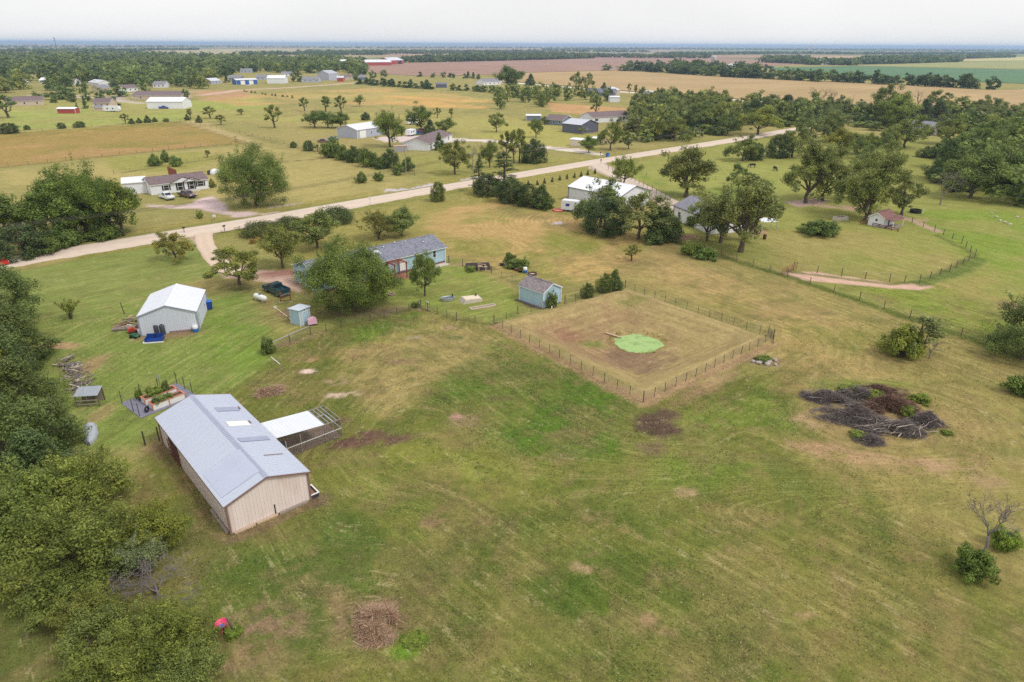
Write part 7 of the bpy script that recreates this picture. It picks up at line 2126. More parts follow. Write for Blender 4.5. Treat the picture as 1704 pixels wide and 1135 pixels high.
fence('wire_fence', 'lane fence running from the hayfield corner towards the bush row', [(301, 202), (420, 226), (520, 250), (600, 271), (690, 292)], 6, 1.2, 4, post='wood', pw=.1)
fence('wire_fence', 'fence across the grass behind the grey house', [(190, 290), (290, 275), (372, 262)], 5, 1.2, 4)
# red tube gate at the end of the dirt strip
ga, gb = at(1300, 459), at(1325, 449)
t = thing('farm_gate', 'rusty red tube gate at the left end of the dirt strip', 'gate', ga); dq = gb - ga
for z in np.linspace(.2, 1.35, 6): MB().tube([(0, 0, z), (dq.x, dq.y, z + .12)], .035, 6).build('tube', M_RUST, t)
for k in (0, .33, .66, 1): MB().tube([(dq.x * k, dq.y * k, .1), (dq.x * k, dq.y * k, 1.45)], .035, 6).build('upright', M_RUST, t)
t = thing('pond_gate', 'steel panel gate at the right corner of the pond fence', 'gate', at(1286, 572)); dq = at(1278, 556) - at(1286, 572)
for z in np.linspace(.15, 1.2, 6): MB().tube([(0, 0, z), (dq.x, dq.y, z)], .02, 5).build('bar', M_STEELPOST, t)
for k in (0, .5, 1): MB().tube([(dq.x * k, dq.y * k, 0), (dq.x * k, dq.y * k, 1.3)], .03, 6).build('upright', M_STEELPOST, t)

# ---------------- utility poles and lines
m_pole = mat('grey_pole', s(150, 140, 130), .85, var=.15, stretch=(1, 1, .2))
def pole(x, y, h, label, arm=True, r=.16):
    t = thing('utility_pole', label, 'utility pole', at(x, y), GRID)
    MB().tube([(0, 0, -.3), (0, 0, h)], [r, r * .65], 9).build('shaft', m_pole, t)
    if arm:
        MB().bar((0, -1.2, h - .5), (0, 1.2, h - .5), .1, .12).build('crossarm', m_pole, t)
        for y_ in (-1.1, 0, 1.1): MB().lathe([(.05, h - .44), (.07, h - .3), (.03, h - .22)], 7, c=(0, y_, 0)).build('insulator', M_WHITE, t)
    return t
hA = height_at(788, 322, 254)
pA = pole(788, 322, hA, 'tall grey utility pole beside the cedar clump')
pB_ = pole(676, 290, height_at(676, 290, 245), 'small utility pole with transformer by the bush row', arm=False)
MB().lathe([(.22, 0), (.24, .7), (.1, .75)], 9, c=(.3, 0, height_at(676, 290, 245) - 1.4)).build('transformer', M_GALV, pB_)
pC = pole(1164, 232, height_at(1164, 232, 214), 'utility pole before the wood beyond the road')
pole(1362, 206, height_at(1362, 206, 182), 'far utility pole by the road bend'); pole(938, 148, height_at(938, 148, 136), 'pole beside the far pale road', arm=False); pole(250, 150, height_at(250, 150, 136), 'light pole behind the tan house', arm=False)
pole(1418, 176, height_at(1418, 176, 157), 'double wooden pole at the edge of the tan field')
lp, rp = at(788, 322) - GU * 105, at(1164, 232)
t = thing('power_line', 'three power wires strung along the near side of the road', 'power line', at(788, 322))
for yv in (-1.1, 0, 1.1):
    mb = MB()
    for A, B, ha, hb in ((at(788, 322), lp, hA, 9.0), (at(788, 322), rp, hA, height_at(1164, 232, 214))):
        A2, B2 = A + GW * yv, B + GW * yv
        pts = []
        for k in range(17):
            f = k / 16
            q = A2.lerp(B2, f); q.z = ha + (hb - ha) * f - .25 - 1.6 * 4 * f * (1 - f)
            pts.append(q - t.location)
        mb.tube(pts, .03, 4)
    mb.build('wire', M_STEELPOST, t)
# ---------------- neighbours' houses and sheds
def house_at(name, label, cat, pl, pr, depth, eave, rise, wall, roof, style='shingle', trim=None, win=(), doors=(), group=None, ov=.3, panels=False, shut=None):
    a, b = at(*pl), at(*pr)
    d = b - a
    r = gable_building(name, label, cat, a, math.atan2(d.y, d.x), d.length, depth, eave, rise, wall, roof, style=style, trim=trim or M_WHITE, panel_walls=panels, ov=ov, group=group, sheet=1.1)
    for (side, u, z0, w, h) in win:
        window(r, {'f': ('y', 0, -1), 'l': ('x', 0, -1), 'r': ('x', d.length, 1)}[side], u * (d.length if side == 'f' else depth), z0, w, h, shutters=shut)
    for (side, u, w, h, m) in doors:
        door(r, {'f': ('y', 0, -1), 'l': ('x', 0, -1), 'r': ('x', d.length, 1)}[side], u * (d.length if side == 'f' else depth), w, h, m, handle=False)
    r['len'] = d.length
    return r
def hw(n, z0=1.0, w=1.0, h=1.1): return [('f', (k + .5) / n, z0, w, h) for k in range(n)]
m_w1 = mat('white_vinyl', s(226, 228, 236), .6, var=.04); m_w2 = mat('grey_vinyl', s(176, 182, 200), .6, var=.05); m_w3 = mat('tan_brick', s(196, 178, 160), .8, var=.1); m_w4 = mat('slate_metal', s(96, 98, 118), .5, var=.06); m_w5 = mat('blue_vinyl', s(118, 128, 150), .6, var=.06)
m_r1 = shingle_mat('mauve_shingles', s(112, 96, 100), s(136, 116, 118)); m_r2 = shingle_mat('grey_shingles', s(126, 126, 138), s(150, 148, 158)); m_r3 = mat('pale_metal_roof', s(206, 208, 218), .4, metal=.15, var=.05); m_r4 = mat('white_metal_roof', s(232, 234, 240), .4, var=.04)
m_red2 = mat('barn_red', s(168, 70, 66), .7, var=.1); m_blk = mat('black_shutter', s(36, 36, 42), .6); m_gd = mat('garage_white', s(236, 236, 238), .5)
g = house_at('manufactured_house', 'grey white ranch house with mauve roof and two small gables across the road', 'house', (253, 325), (348, 313.5), 8.2, 2.7, 1.3, m_w1, m_r1, win=[('f', .26, .9, 1.2, 1.2), ('f', .5, .5, 1.2, 1.9), ('f', .7, .4, 1.1, 2.1), ('f', .86, .9, 1.5, 1.3)], shut=m_blk)
gl_ = g['len']
for u, w_, r_ in ((.56, 6.4, 1.25), (.7, 4.2, .9)):
    x = gl_ * u
    MB().prism([(x - w_ / 2, -.55 - .1 * u, 2.62), (x + w_ / 2, -.55 - .1 * u, 2.62), (x, -.55 - .1 * u, 2.62 + r_)], (0, 3.2, .35)).build('dormer_gable', m_w1, g)
    for sg in (-1, 1): MB().prism([(x, -.8, 2.72 + r_), (x + sg * (w_ / 2 + .25), -.8, 2.6), (x + sg * (w_ / 2 + .25), -.8, 2.7), (x, -.8, 2.82 + r_)], (0, 3.6, .3)).build('dormer_roof', m_r1, g)
MB().box(gl_ * .66, gl_ * .8, -2.2, -.35, 0, .15).build('porch_slab', M_CONC, g)
house_at('metal_shed', 'white box shed at the left end of the grey white ranch house', 'shed', (208, 324), (245, 321), 9, 3.0, .4, m_w1, m_r4, style='metal', panels=False)
t = thing('fabric_dome', 'small white and grey tank dome right of the ranch house', 'tank', at(358, 290)); MB().lathe([(1.5, 0), (1.5, .5), (1.2, 1.2), (.6, 1.6), (.05, 1.7)], 14).build('shell', M_WHITE, t, smooth=True); MB().box(-1.9, -1.3, -1, 1, 0, 1.2).build('base_box', M_STEELPOST, t)
t = thing('lean_panel', 'brown slanted panel behind the ranch house roof', 'panel', at(290, 304)); MB().prism([(-1.2, 0, 0), (1.2, 0, 0), (1.2, 0, 3.6), (-1.2, 0, 4.6)], (0, .15, 0)).build('board', M_RUST, t); MB().bar((0, .2, 2), (0, 1.8, 0), .1).build('prop', M_POST, t)
gs = house_at('metal_workshop', 'grey metal workshop with white roof behind the bush row', 'workshop', (595, 231), (640, 224), 11.5, 3.6, 1.7, m_w2, m_r4, style='metal', doors=[('f', .2, 3.6, 3.0, m_gd)], win=[('f', .52, 1.2, .6, 1.1)])
g = house_at('manufactured_house', 'white ranch house with mauve roof behind the small utility pole', 'house', (713, 251), (752, 234), 10.5, 2.6, 1.6, m_w1, m_r1, win=[('f', .1, .8, .9, 1.5), ('f', .3, .8, .9, 1.5), ('f', .85, .8, 1.3, 1.4)])
t = thing('skirted_box', 'low grey block shed left of the white ranch house', 'shed', at(656, 253), .25); MB().box(0, 5, 0, 2.4, 0, 2.0).build('wall', mat('grey_block', s(160, 156, 158), .8, var=.12, scale=1.5), t); MB().box(-.1, 5.1, -.1, 2.5, 2.0, 2.12).build('roof', mat('dusty_pink_roof', s(196, 160, 150), .8), t)
gs = house_at('metal_workshop', 'dark slate metal workshop with pale roof in the middle distance', 'workshop', (936, 219.5), (966.5, 223), 12.5, 3.9, 1.8, m_w4, m_r3, style='metal', trim=m_w4, win=[('r', .35, 1.4, .9, .7)])
g = house_at('manufactured_house', 'white ranch house with mauve roof behind the slate workshop', 'house', (986, 205), (1049, 201), 11, 2.8, 2.0, m_w1, m_r1, win=[('f', .1, .9, 1.2, 1.2), ('f', .72, .9, 1, 1.3), ('f', .82, .9, 1, 1.3), ('f', .94, .9, 1, 1.3)], shut=m_blk)
house_at('house', 'low brown-roofed blue house left of the slate workshop', 'house', (906, 207), (936, 209), 11, 2.6, 1.8, m_w5, m_r1, win=hw(3)); house_at('shed', 'white-roofed blue shed left of the low brown-roofed house', 'shed', (876, 201), (900, 201), 6, 2.6, .5, m_w5, m_r4, style='metal')
house_at('shed', 'open white awning roof beside the low brown-roofed house', 'awning', (934, 203), (948, 201), 5, 2.4, .3, m_w3, m_r4, style='metal')
house_at('storage_shed', 'cream storage shed beside the rounded tree by the driveway', 'shed', (949, 243), (967, 245), 5, 2.7, .3, mat('cream_metal', s(226, 212, 198), .55, var=.05), m_r4, style='metal')
house_at('storage_shed', 'second pale shed behind the rounded tree', 'shed', (985, 240), (1000, 241), 5, 2.4, .3, m_w3, m_r4, style='metal')
house_at('long_house', 'long blue grey house beside the far pale road', 'house', (975, 160), (1023, 161), 12, 3.2, 2.2, m_w5, shingle_mat('blue_shingles', s(108, 110, 138), s(124, 126, 152)), win=hw(5))
house_at('shed', 'white tank shed below the long blue grey house', 'shed', (1015, 170), (1031, 170), 6, 3.4, .6, m_w1, m_r4, style='metal'); house_at('barn', 'pale barn end beside the long blue grey house', 'barn', (1022, 159), (1031, 158), 12, 4, 2, m_w3, m_r3)
house_at('house', 'grey-roofed far house left of the large round tree', 'house', (805, 142), (833, 141), 14, 3.2, 2.4, m_w1, m_r2, win=hw(4)); house_at('shed', 'dark low shed by the cedar shelterbelt', 'shed', (725, 146), (744, 146), 10, 3.2, .8, m_w4, m_w4, style='metal')
house_at('parked_trailers', 'white trailers parked along the far pale road', 'trailer', (1072, 157), (1098, 159), 4, 2.6, .3, m_w1, m_r4, style='metal')
# white workshop and house right of centre
gs = house_at('metal_workshop', 'white metal workshop half hidden by the dark loose tree', 'workshop', (945.5, 333), (1030, 352), 11.5, 3.6, 1.9, m_w1, m_r4, style='metal', trim=m_w4, win=[('r', .5, 1.2, .8, .8)])
g = house_at('house', 'white house with grey roof behind the forked elm', 'house', (1120, 364), (1181, 390), 9, 3.2, 1.9, m_w1, m_r2, trim=m_w4, win=hw(3) + [('r', .3, .8, 1.4, 1.3)])
house_at('shed', 'white outbuilding right of the forked elm house', 'shed', (1212, 388), (1240, 384), 6, 2.8, 1.1, m_w1, m_r2, win=[('f', .35, .9, 1.2, 1.2)])
t = thing('carport', 'low white tin carport behind the forked elm', 'carport', at(1262, 382), .1); 
for k in range(3): ribbed(MB(), (k * 1.2, -1.5, 2.0), (k * 1.2 + 1.19, -1.5, 2.0), (k * 1.2 + 1.19, 1.5, 2.2), (k * 1.2, 1.5, 2.2), 3).build('roof_sheet', m_r4, t)
for x in (.2, 3.4):
    for y in (-1.3, 1.3): MB().box(x - .06, x + .06, y - .06, y + .06, 0, 2.3).build('post', M_GALV, t)
t = thing('burn_barrel', 'rusty burn barrel on the lawn under the forked elm', 'barrel', at(1272, 398)); MB().lathe([(.34, 0), (.36, .5), (.34, 1.0), (.3, .98)], 12).build('drum', mat('dark_rust', s(84, 54, 46), .9, var=.2), t); MB().lathe([(.37, .5), (.38, .55), (.37, .6)], 12).build('hoop', M_RUST, t)
ws = house_at('playhouse', 'little white shed with red brown roof and porch on the neighbour lawn', 'shed', (1468.5, 379), (1486, 373), 3.2, 2.1, 1.0, m_w1, shingle_mat('red_brown_shingles', s(124, 88, 86), s(146, 106, 102)), doors=[('f', .5, .8, 1.8, m_blk)], win=[('l', .5, 1.2, .5, .5)])
wl_ = ws['len']
MB().prism([(-.2, -.25, 2.0), (-.2, -2.2, 1.8), (-.2, -2.2, 1.88), (-.2, -.25, 2.08)], (wl_ + .4, 0, 0)).build('porch_roof', MATS['red_brown_shingles'], ws)
for x in (0, wl_ - .12): MB().box(x, x + .12, -2.1, -1.98, 0, 1.8).build('porch_post', M_WHITE, ws)
MB().box(0, wl_, -2.2, -.06, 0, .12).build('porch_floor', M_OLDWOOD, ws)
t = thing('plank_fence', 'low brown plank fence before the little white shed', 'fence', at(1432, 371)); dq = at(1494, 386) - at(1432, 371)
for k in range(7): MB().box(dq.x * k / 6 - .07, dq.x * k / 6 + .07, dq.y * k / 6 - .07, dq.y * k / 6 + .07, 0, .75).build('post', M_RUST, t)
for z in (.3, .65): MB().bar((0, .09, z), (dq.x, dq.y + .09, z), .04, .14).build('plank', M_RUST, t)
t = thing('block_planter', 'pale concrete block planter on the neighbour lawn', 'planter', at(1398, 366), .3)
for a in ((-1.6, 1.6, -.8, -.6), (-1.6, 1.6, .6, .8), (-1.6, -1.4, -.598, .598), (1.4, 1.6, -.598, .598)): MB().box(a[0], a[1], a[2], a[3], 0, .8).build('block_wall', M_CONC, t)
MB().box(-1.39, 1.39, -.59, .59, 0, .6).build('soil', m_soil, t)
house_at('house', 'grey-roofed stone house among the trees on the right', 'house', (1504, 222), (1540, 226), 14, 3.0, 2.6, mat('grey_stone', s(150, 146, 148), .8, var=.1), m_r2, win=hw(3)); house_at('shed', 'white-roofed shed right of the grey-roofed stone house', 'shed', (1558, 206), (1578, 206), 8, 2.6, .5, m_w1, m_r4, style='metal')
t = thing('red_brush', 'heap of reddish scrap and stones in the trees', 'scrap heap', at(1452, 243)); rs_ = random.Random(3)
for k in range(14): rock(rs_, rs_.uniform(.6, 1.3), rs_.choice([M_RUST, m_rock, M_OLDWOOD]), t, (rs_.gauss(0, 3), rs_.gauss(0, 2), .4))
t = thing('black_tank', 'dark stock tank with white post in the right pasture', 'tank', at(1523, 354)); MB().lathe([(1.2, 0), (1.3, .1), (1.3, .8), (1.15, .82), (1.1, .5)], 16).build('tub', M_BLACK, t); MB().box(1.0, 1.12, -1.4, -1.28, 0, 1.4).build('post', M_WHITE, t)
for i, (x, y) in enumerate(((1650, 356), (1658, 362), (1664, 368), (1672, 371), (1680, 374), (1692, 362))):
    t = thing('hay_scrap', 'pale stone lying in the right pasture', 'stone', at(x, y), i, 'pale stones in the right pasture'); rock(rs_, .45, M_CONC, t, (0, 0, .15))

# village and far buildings
VL = (((10, 177), (73, 175), 9, m_w3, m_r1, 'long tan ranch house with mauve roof at the far left'), ((156, 179), (184, 179), 9, m_w3, m_r1, 'small cream house behind the white camper'), ((221, 166), (303, 166), 18, m_w3, m_r1, 'large tan hip-roofed house behind the white metal shed'), ((381, 134), (401, 134), 12, m_w5, m_r2, 'grey house left of the blue building'), ((426, 133), (450, 133), 12, m_w2, m_r2, 'grey house right of the blue building'), ((503, 137), (531, 137), 13, m_w2, m_r2, 'grey-roofed house at the right end of the village'), ((530, 131), (548, 131), 14, m_w3, m_r1, 'tan house before the village trees at right'), ((575, 133), (590, 132), 12, m_w3, m_r1, 'brown-roofed house at the village edge'), ((597, 133), (607, 133), 9, m_w5, m_r2, 'small grey house beside the shelterbelt'), ((205, 153), (230, 152), 12, m_w1, m_r1, 'white house behind the village junipers'), ((168, 153), (184, 152), 10, m_w3, m_r2, 'tan roof among the junipers'), ((66, 139), (82, 139), 12, m_w1, m_r4, 'white house glimpsed under the village trees'), ((148, 142), (165, 144), 12, m_w1, m_r3, 'pale roofed house in the village clearing'), ((20, 141), (36, 141), 12, m_w1, m_r2, 'white house under the village trees at far left'), ((108, 141), (124, 141), 12, m_w1, m_r1, 'white house behind the big dark village tree'), ((255, 146), (275, 146), 12, m_w1, m_r2, 'white gabled house above the large tan house'), ((352, 140), (368, 139), 12, m_w2, m_r3, 'pale shed left of the grey village house'), ((468, 127), (486, 127), 14, m_w1, m_r2, 'white house among trees above the white shed'), ((330, 128), (346, 128), 14, m_w1, m_r3, 'pale roof amid the village canopy'), ((400, 121), (418, 121), 16, m_w2, m_r2, 'grey roof amid the village canopy'), ((200, 128), (216, 128), 14, m_w1, m_r4, 'white roof amid the left village canopy'))
for pl, pr, dp, wm, rm, l in VL: house_at('village_house', l, 'house', pl, pr, dp, 3.0, 2.2, wm, rm, win=hw(3))
house_at('metal_shed', 'white metal shed in front of the large tan house', 'shed', (246, 181), (305, 181), 14, 4.2, 2.0, m_w1, m_r4, style='metal'); house_at('red_shed', 'small red shed with white roof on the left pasture', 'shed', (96, 189), (126, 189), 5, 2.6, .6, m_red2, m_r4, style='metal')
house_at('shed', 'small grey shed left of the white camper', 'shed', (157, 185), (171, 185), 4, 2.2, 1.0, m_w3, m_r2); house_at('blue_building', 'long blue building with white roof at the village edge', 'building', (394, 141), (429, 140), 14, 4.2, 1.0, mat('bright_blue', s(52, 96, 168), .6), m_r4, style='metal', doors=[('f', .3, 4, 3.4, m_gd), ('f', .7, 4, 3.4, m_gd)])
house_at('white_shed', 'white metal shed right of the blue building', 'shed', (445, 139), (474, 139), 16, 5, 2.4, m_w1, m_r4, style='metal'); house_at('white_barn', 'tall pale barn at the right end of the village', 'barn', (548, 134), (563, 133), 16, 7, 3, m_w2, m_r3, style='metal'); house_at('red_shed', 'small red shed beside the tall pale barn', 'shed', (561, 136), (572, 136), 8, 4, 1.6, m_red2, m_r3)
house_at('red_barn', 'long red barn with white roof at the ploughed field', 'barn', (598, 109.5), (652, 109), 26, 6, 4, m_red2, m_r4, style='metal'); house_at('red_barn', 'taller red barn with open end right of the long red barn', 'barn', (650, 107.5), (672, 106.5), 30, 7.5, 5, m_red2, m_r4, style='metal', doors=[('f', .7, 14, 6.5, m_blk)]); house_at('red_barn', 'separate red barn left of the long red barn', 'barn', (561, 109), (584, 109), 26, 6, 4, m_red2, m_r4, style='metal')
house_at('farm_shed', 'white farm shed beside the silo', 'shed', (1208, 116), (1224, 117), 30, 7, 4, m_w1, m_r4, style='metal'); house_at('farm_shed', 'white farm shed under the far right tree line', 'shed', (1366, 108), (1384, 108), 30, 6, 4, m_w1, m_r4, style='metal'); house_at('farm_shed', 'pale roofed shed beside the far right tree line', 'shed', (1430, 106), (1448, 105), 30, 6, 5, m_w2, m_r3, style='metal')
t = thing('silo', 'tall grey concrete silo rising from the dark belt', 'silo', at(1186, 117)); hs = height_at(1186, 117, 92)
MB().lathe([(4.2, 0), (4.2, hs - 3), (4.0, hs - 2.2), (2.6, hs - .6), (.4, hs)], 18).build('shaft', mat('silo_concrete', s(188, 178, 176), .8, var=.1, scale=.2), t, smooth=True)
for k in range(5): MB().lathe([(4.25, hs * .15 * (k + 1)), (4.32, hs * .15 * (k + 1) + .15), (4.25, hs * .15 * (k + 1) + .3)], 18).build('hoop', M_GALV, t)
t = thing('grain_elevator', 'pale grain elevator on the skyline at right', 'grain elevator', at(1345, 81.2)); k_ = 1.0
for x in (-60, -20, 20): MB().lathe([(17, 0), (17, 30), (8, 34)], 12, c=(x, 0, 0)).build('bin', M_CONC, t)
MB().box(40, 62, -12, 12, 0, 52).build('headhouse', M_CONC, t)
t = thing('lattice_mast', 'slim lattice radio mast above the village trees', 'mast', at(97, 92)); hm_ = height_at(97, 92, 63)
for k in range(3): MB().tube([(1.0 * math.cos(k * 2.09), 1.0 * math.sin(k * 2.09), 0), (.5 * math.cos(k * 2.09), .5 * math.sin(k * 2.09), hm_)], .16, 5).build('mast_leg', M_STEELPOST, t)
for z in np.linspace(2, hm_ - 1, 16): MB().lathe([(1.05 - .5 * z / hm_, z), (1.05 - .5 * z / hm_, z + .2)], 3).build('brace', M_STEELPOST, t)
for z in (hm_ - 1, hm_ * .86): MB().lathe([(2.2, z), (2.4, z + .8), (2.2, z + 1.6)], 10).build('antenna_ring', M_RUST, t)

# ---------------- vehicles
m_tyre, m_rim = M_BLACK, mat('wheel_rim', s(150, 150, 154), .4, metal=.5)
def car_paint(name, c): 
    m = mat(name, c, .3, var=.05); m.node_tree.nodes['Principled BSDF'].inputs['Coat Weight'].default_value = .4; return m
def wheels(t, xs, w, r=.37):
    for x in xs:
        for sy in (-1, 1):
            wv = MB().tube([(x, sy * (w - .22), r), (x, sy * (w + .0), r)], r, 14).build('wheel', m_tyre, t)
            MB().tube([(x, sy * (w - .05), r), (x, sy * (w + .015), r)], r * .6, 10).build('rim', m_rim, wv)
def extr(prof, w0, w1, zb):
    """side profile (x,z) swept across the width, upper points narrowed"""
    mb = MB(); n = len(prof); V = []
    zs = [p[1] for p in prof]; zm, zx = min(zs), max(zs)
    for sy in (-1, 1):
        for x, z in prof: V.append((x, sy * (w0 + (w1 - w0) * (z - zm) / (zx - zm)), z))
    F_ = [tuple(range(n)), tuple(reversed(range(n, 2 * n)))] + [(k, n + k, n + (k + 1) % n, (k + 1) % n) for k in range(n)]
    return mb.add(V, F_)
def pickup(label, x, y, rz, c, name='pickup_truck', flat=False):
    t = thing(name, label, 'pickup truck', at(x, y), rz); m = car_paint('paint_%d_%d_%d' % tuple(int(q * 999) for q in c), c)
    extr([(-2.7, .45), (2.75, .45), (2.8, .75), (2.7, 1.02), (1.35, 1.14), (-2.7, 1.05)] if not flat else [(-.9, .45), (2.75, .45), (2.8, .75), (2.7, 1.02), (1.35, 1.14), (-.9, 1.1)], .98, .92, .45).build('body', m, t)
    cb = extr([(-.75, 1.1), (1.45, 1.12), (.75, 1.76), (-.55, 1.80)], .9, .74, 1.1).build('cab', m, t)
    extr([(-.68, 1.2), (1.2, 1.2), (.7, 1.68), (-.52, 1.70)], .915, .775, 1.2).build('side_window', M_GLASS, cb)
    MB().add([(1.44, -.76, 1.17), (1.44, .76, 1.17), (.86, .68, 1.71), (.86, -.68, 1.71)], [(0, 1, 2, 3)]).build('windscreen', M_GLASS, cb)
    MB().add([(-.772, -.7, 1.25), (-.72, -.66, 1.7), (-.72, .66, 1.7), (-.772, .7, 1.25)], [(0, 1, 2, 3)]).build('rear_window', M_GLASS, cb)
    if not flat:
        bed = MB().box(-2.66, -.8, -.74, .74, 1.055, 1.075).build('bed_floor', M_BLACK, t)
        for a in ((-2.72, -.78, -.95, -.76), (-2.72, -.78, .76, .95), (-2.74, -2.64, -.76, .76)): MB().box(a[0], a[1], a[2], a[3], 1.04, 1.34).build('bed_side', m, t)
    else:
        MB().box(-2.9, -.85, -1.05, 1.05, .85, 1.0).build('flat_bed', M_STEELPOST, t); MB().box(-.95, -.85, -1.0, 1.0, 1.0, 1.8).build('headache_rack', M_STEELPOST, t)
    for sy in (-1, 1):
        MB().box(2.7, 2.82, sy * .78 - .16, sy * .78 + .16, .78, .98).build('headlight', M_WHITE, t); MB().box(-2.76, -2.68, sy * .84 - .08, sy * .84 + .08, .85, 1.15).build('tail_light', m_red2, t)
        MB().box(.9, 1.05, sy * 1.0 - .1, sy * 1.0 + .1, 1.15, 1.32).build('mirror', M_BLACK, t)
    MB().box(2.78, 2.9, -.95, .95, .42, .66).build('front_bumper', M_BLACK if flat else M_CHROME, t); MB().box(-2.88, -2.74, -.95, .95, .45, .66).build('rear_bumper', M_CHROME, t)
    wheels(t, (-1.65, 1.75), .95, .4)
    return t
def sedan(label, x, y, rz, c, name='car', cat='car', suv=False, group=None):
    t = thing(name, label, cat, at(x, y), rz, group); m = car_paint('paint_%d_%d_%d' % tuple(int(q * 999) for q in c), c)
    h = 1.75 if suv else 1.42
    extr([(-2.2, .35), (2.25, .35), (2.3, .65), (2.1, .88), (-2.15, .98), (-2.25, .7)], .9, .86, .35).build('body', m, t)
    cb = extr([(-2.0 if suv else -1.55, .95), (1.25, .9), (.5, h), (-1.75 if suv else -.9, h)], .84, .66, .9).build('cabin', M_GLASS, t)
    extr([(-1.72 if suv else -.88, h), (.48, h), (.46, h + .04), (-1.7 if suv else -.85, h + .04)], .66, .64, h).build('roof_panel', m, cb)
    for sy in (-1, 1): MB().box(2.2, 2.3, sy * .65 - .16, sy * .65 + .16, .62, .8).build('headlight', M_WHITE, t); MB().box(-2.27, -2.18, sy * .65 - .16, sy * .65 + .16, .72, .9).build('tail_light', m_red2, t)
    wheels(t, (-1.35, 1.4), .88, .33)
    return t
def camper(label, x, y, rz, L_=6.5, h=3.0, c=None):
    t = thing('camper_trailer', label, 'camper', at(x, y), rz)
    extr([(-L_ / 2, .6), (L_ / 2 - .3, .6), (L_ / 2, 1.6), (L_ / 2 - .5, h), (-L_ / 2, h)], 1.2, 1.2, .6).build('body', m_w1, t)
    for k in (-.25, .1): MB().box(L_ * k - .4, L_ * k + .4, -1.23, -1.2, 1.5, 2.2).build('window', M_GLASS, t)
    MB().box(L_ * .3 - .35, L_ * .3 + .35, -1.23, -1.2, .7, 2.5).build('door', M_WHITE, t); MB().bar((L_ / 2 - .2, 0, .6), (L_ / 2 + 1.0, 0, .5), .1).build('hitch', M_STEELPOST, t)
    wheels(t, (-.5, .45), 1.15, .36)
    return t
pickup('dark teal pickup parked beside the propane tank', 461, 488, 2.42, s(22, 62, 72)); pickup('white pickup parked before the ranch house across the road', 278, 331, -.72, s(226, 228, 232)); pickup('brown flatbed pickup with black grille before the ranch house', 312, 328, -.55, s(110, 84, 82), flat=True)
sedan('red car at the left end of the gravel road', -10, 444, GRID, s(196, 42, 44)); sedan('blue car beside the grey metal workshop', 555, 233, .1, s(92, 122, 160)); sedan('dark maroon car left of the blue car', 538, 237, .1, s(110, 74, 74)); sedan('blue vehicle behind the white ranch house', 697, 224, .3, s(36, 84, 160), suv=True); sedan('red vehicle behind the blue one', 703, 220, .3, s(180, 70, 66), suv=True)
camper('white camper van behind the bushy light tree', 684, 226, 1.2, 5.5, 2.8); camper('white camper further back behind the tall dark tree', 686, 207, .6, 5.5, 3.2); camper('long white camper trailer on the left pasture', 188, 186, 0.0, 9, 3.2); pickup('blue pickup before the white metal shed', 273, 181, .1, s(40, 70, 140)); sedan('white car beside the village lane', 413, 143, .1, s(230, 230, 232)); sedan('white van among trees by the far road', 1068, 168, 0, s(230, 230, 232), suv=True)
t = thing('box_van', 'white service van with raised body beside the white workshop', 'van', at(955, 352), -.45)
extr([(-3.0, .5), (1.2, .5), (1.2, 2.7), (-2.9, 2.7)], 1.1, 1.05, .5).build('cargo_box', m_w1, t); extr([(1.205, .5), (3.1, .5), (3.15, 1.0), (2.2, 1.3), (1.5, 2.2), (1.205, 2.25)], 1.0, .85, .5).build('cab', m_w1, t)
MB().add([(2.22, -.85, 1.34), (2.22, .85, 1.34), (1.58, .75, 2.15), (1.58, -.75, 2.15)], [(0, 1, 2, 3)]).build('windscreen', M_GLASS, t)
for sy in (-1, 1): MB().box(1.3, 1.9, sy * .96 - .02, sy * .96 + .02, 1.35, 1.9).build('side_window', M_GLASS, t); MB().box(-1.8, -.8, sy * 1.1 - .012, sy * 1.1 + .012, 1.4, 2.0).build('emblem', m_dblue, t)
wheels(t, (-1.7, 2.2), 1.02, .38)
t = thing('jet_boat', 'small red and white boat on a trailer before the service van', 'boat', at(966, 357), -.3); extr([(-1.8, .35), (1.3, .4), (2.0, .85), (1.2, .8), (-.2, .95), (-1.8, .7)], .55, .75, .35).build('hull', mat('boat_white_red', s(224, 214, 214), .4), t); MB().box(-1.2, .2, -.5, .5, .9, 1.0).build('seat', M_BLACK, t); wheels(t, (-.4,), .8, .25); MB().bar((1.2, 0, .3), (2.8, 0, .3), .08).build('trailer_tongue', M_STEELPOST, t)
t = thing('kiddie_pool', 'red and white inflatable ring in the grass by the van', 'pool', at(928, 351)); torus(1.1, .2, 20).build('ring', mat('coral_red', s(214, 110, 92), .5), t, Vector((0, 0, .2)), (math.pi / 2, 0, 0), True); MB().lathe([(1.0, .02), (1.0, .1)], 16).build('floor', M_WHITE, t)
t = thing('water_trough', 'blue tub beside the fence below the white house', 'trough', at(1110, 396), .3); MB().box(-1.1, -.1, -.5, .5, 0, .6).build('tub', m_blue, t); MB().box(0, 2.6, -.5, .5, 0, .55).build('side_tank', M_GALV, t)
for x, y, l, c in ((1011, 261, 'blue wheeled bin at the driveway mouth beside the road', m_blue), (372, 377, None, None)):
    if l:
        t = thing('wheeled_bin', l, 'bin', at(x, y), GRID); MB().prism([(-.4, -.4, .1), (.4, -.4, .1), (.5, -.45, 1.3), (-.5, -.45, 1.3)], (0, .85, 0)).build('bin_body', c, t); MB().box(-.55, .55, -.5, .5, 1.3, 1.4).build('lid', m_dblue, t); MB().tube([(-.4, .4, .12), (.4, .4, .12)], .12, 8).build('wheel', M_BLACK, t)
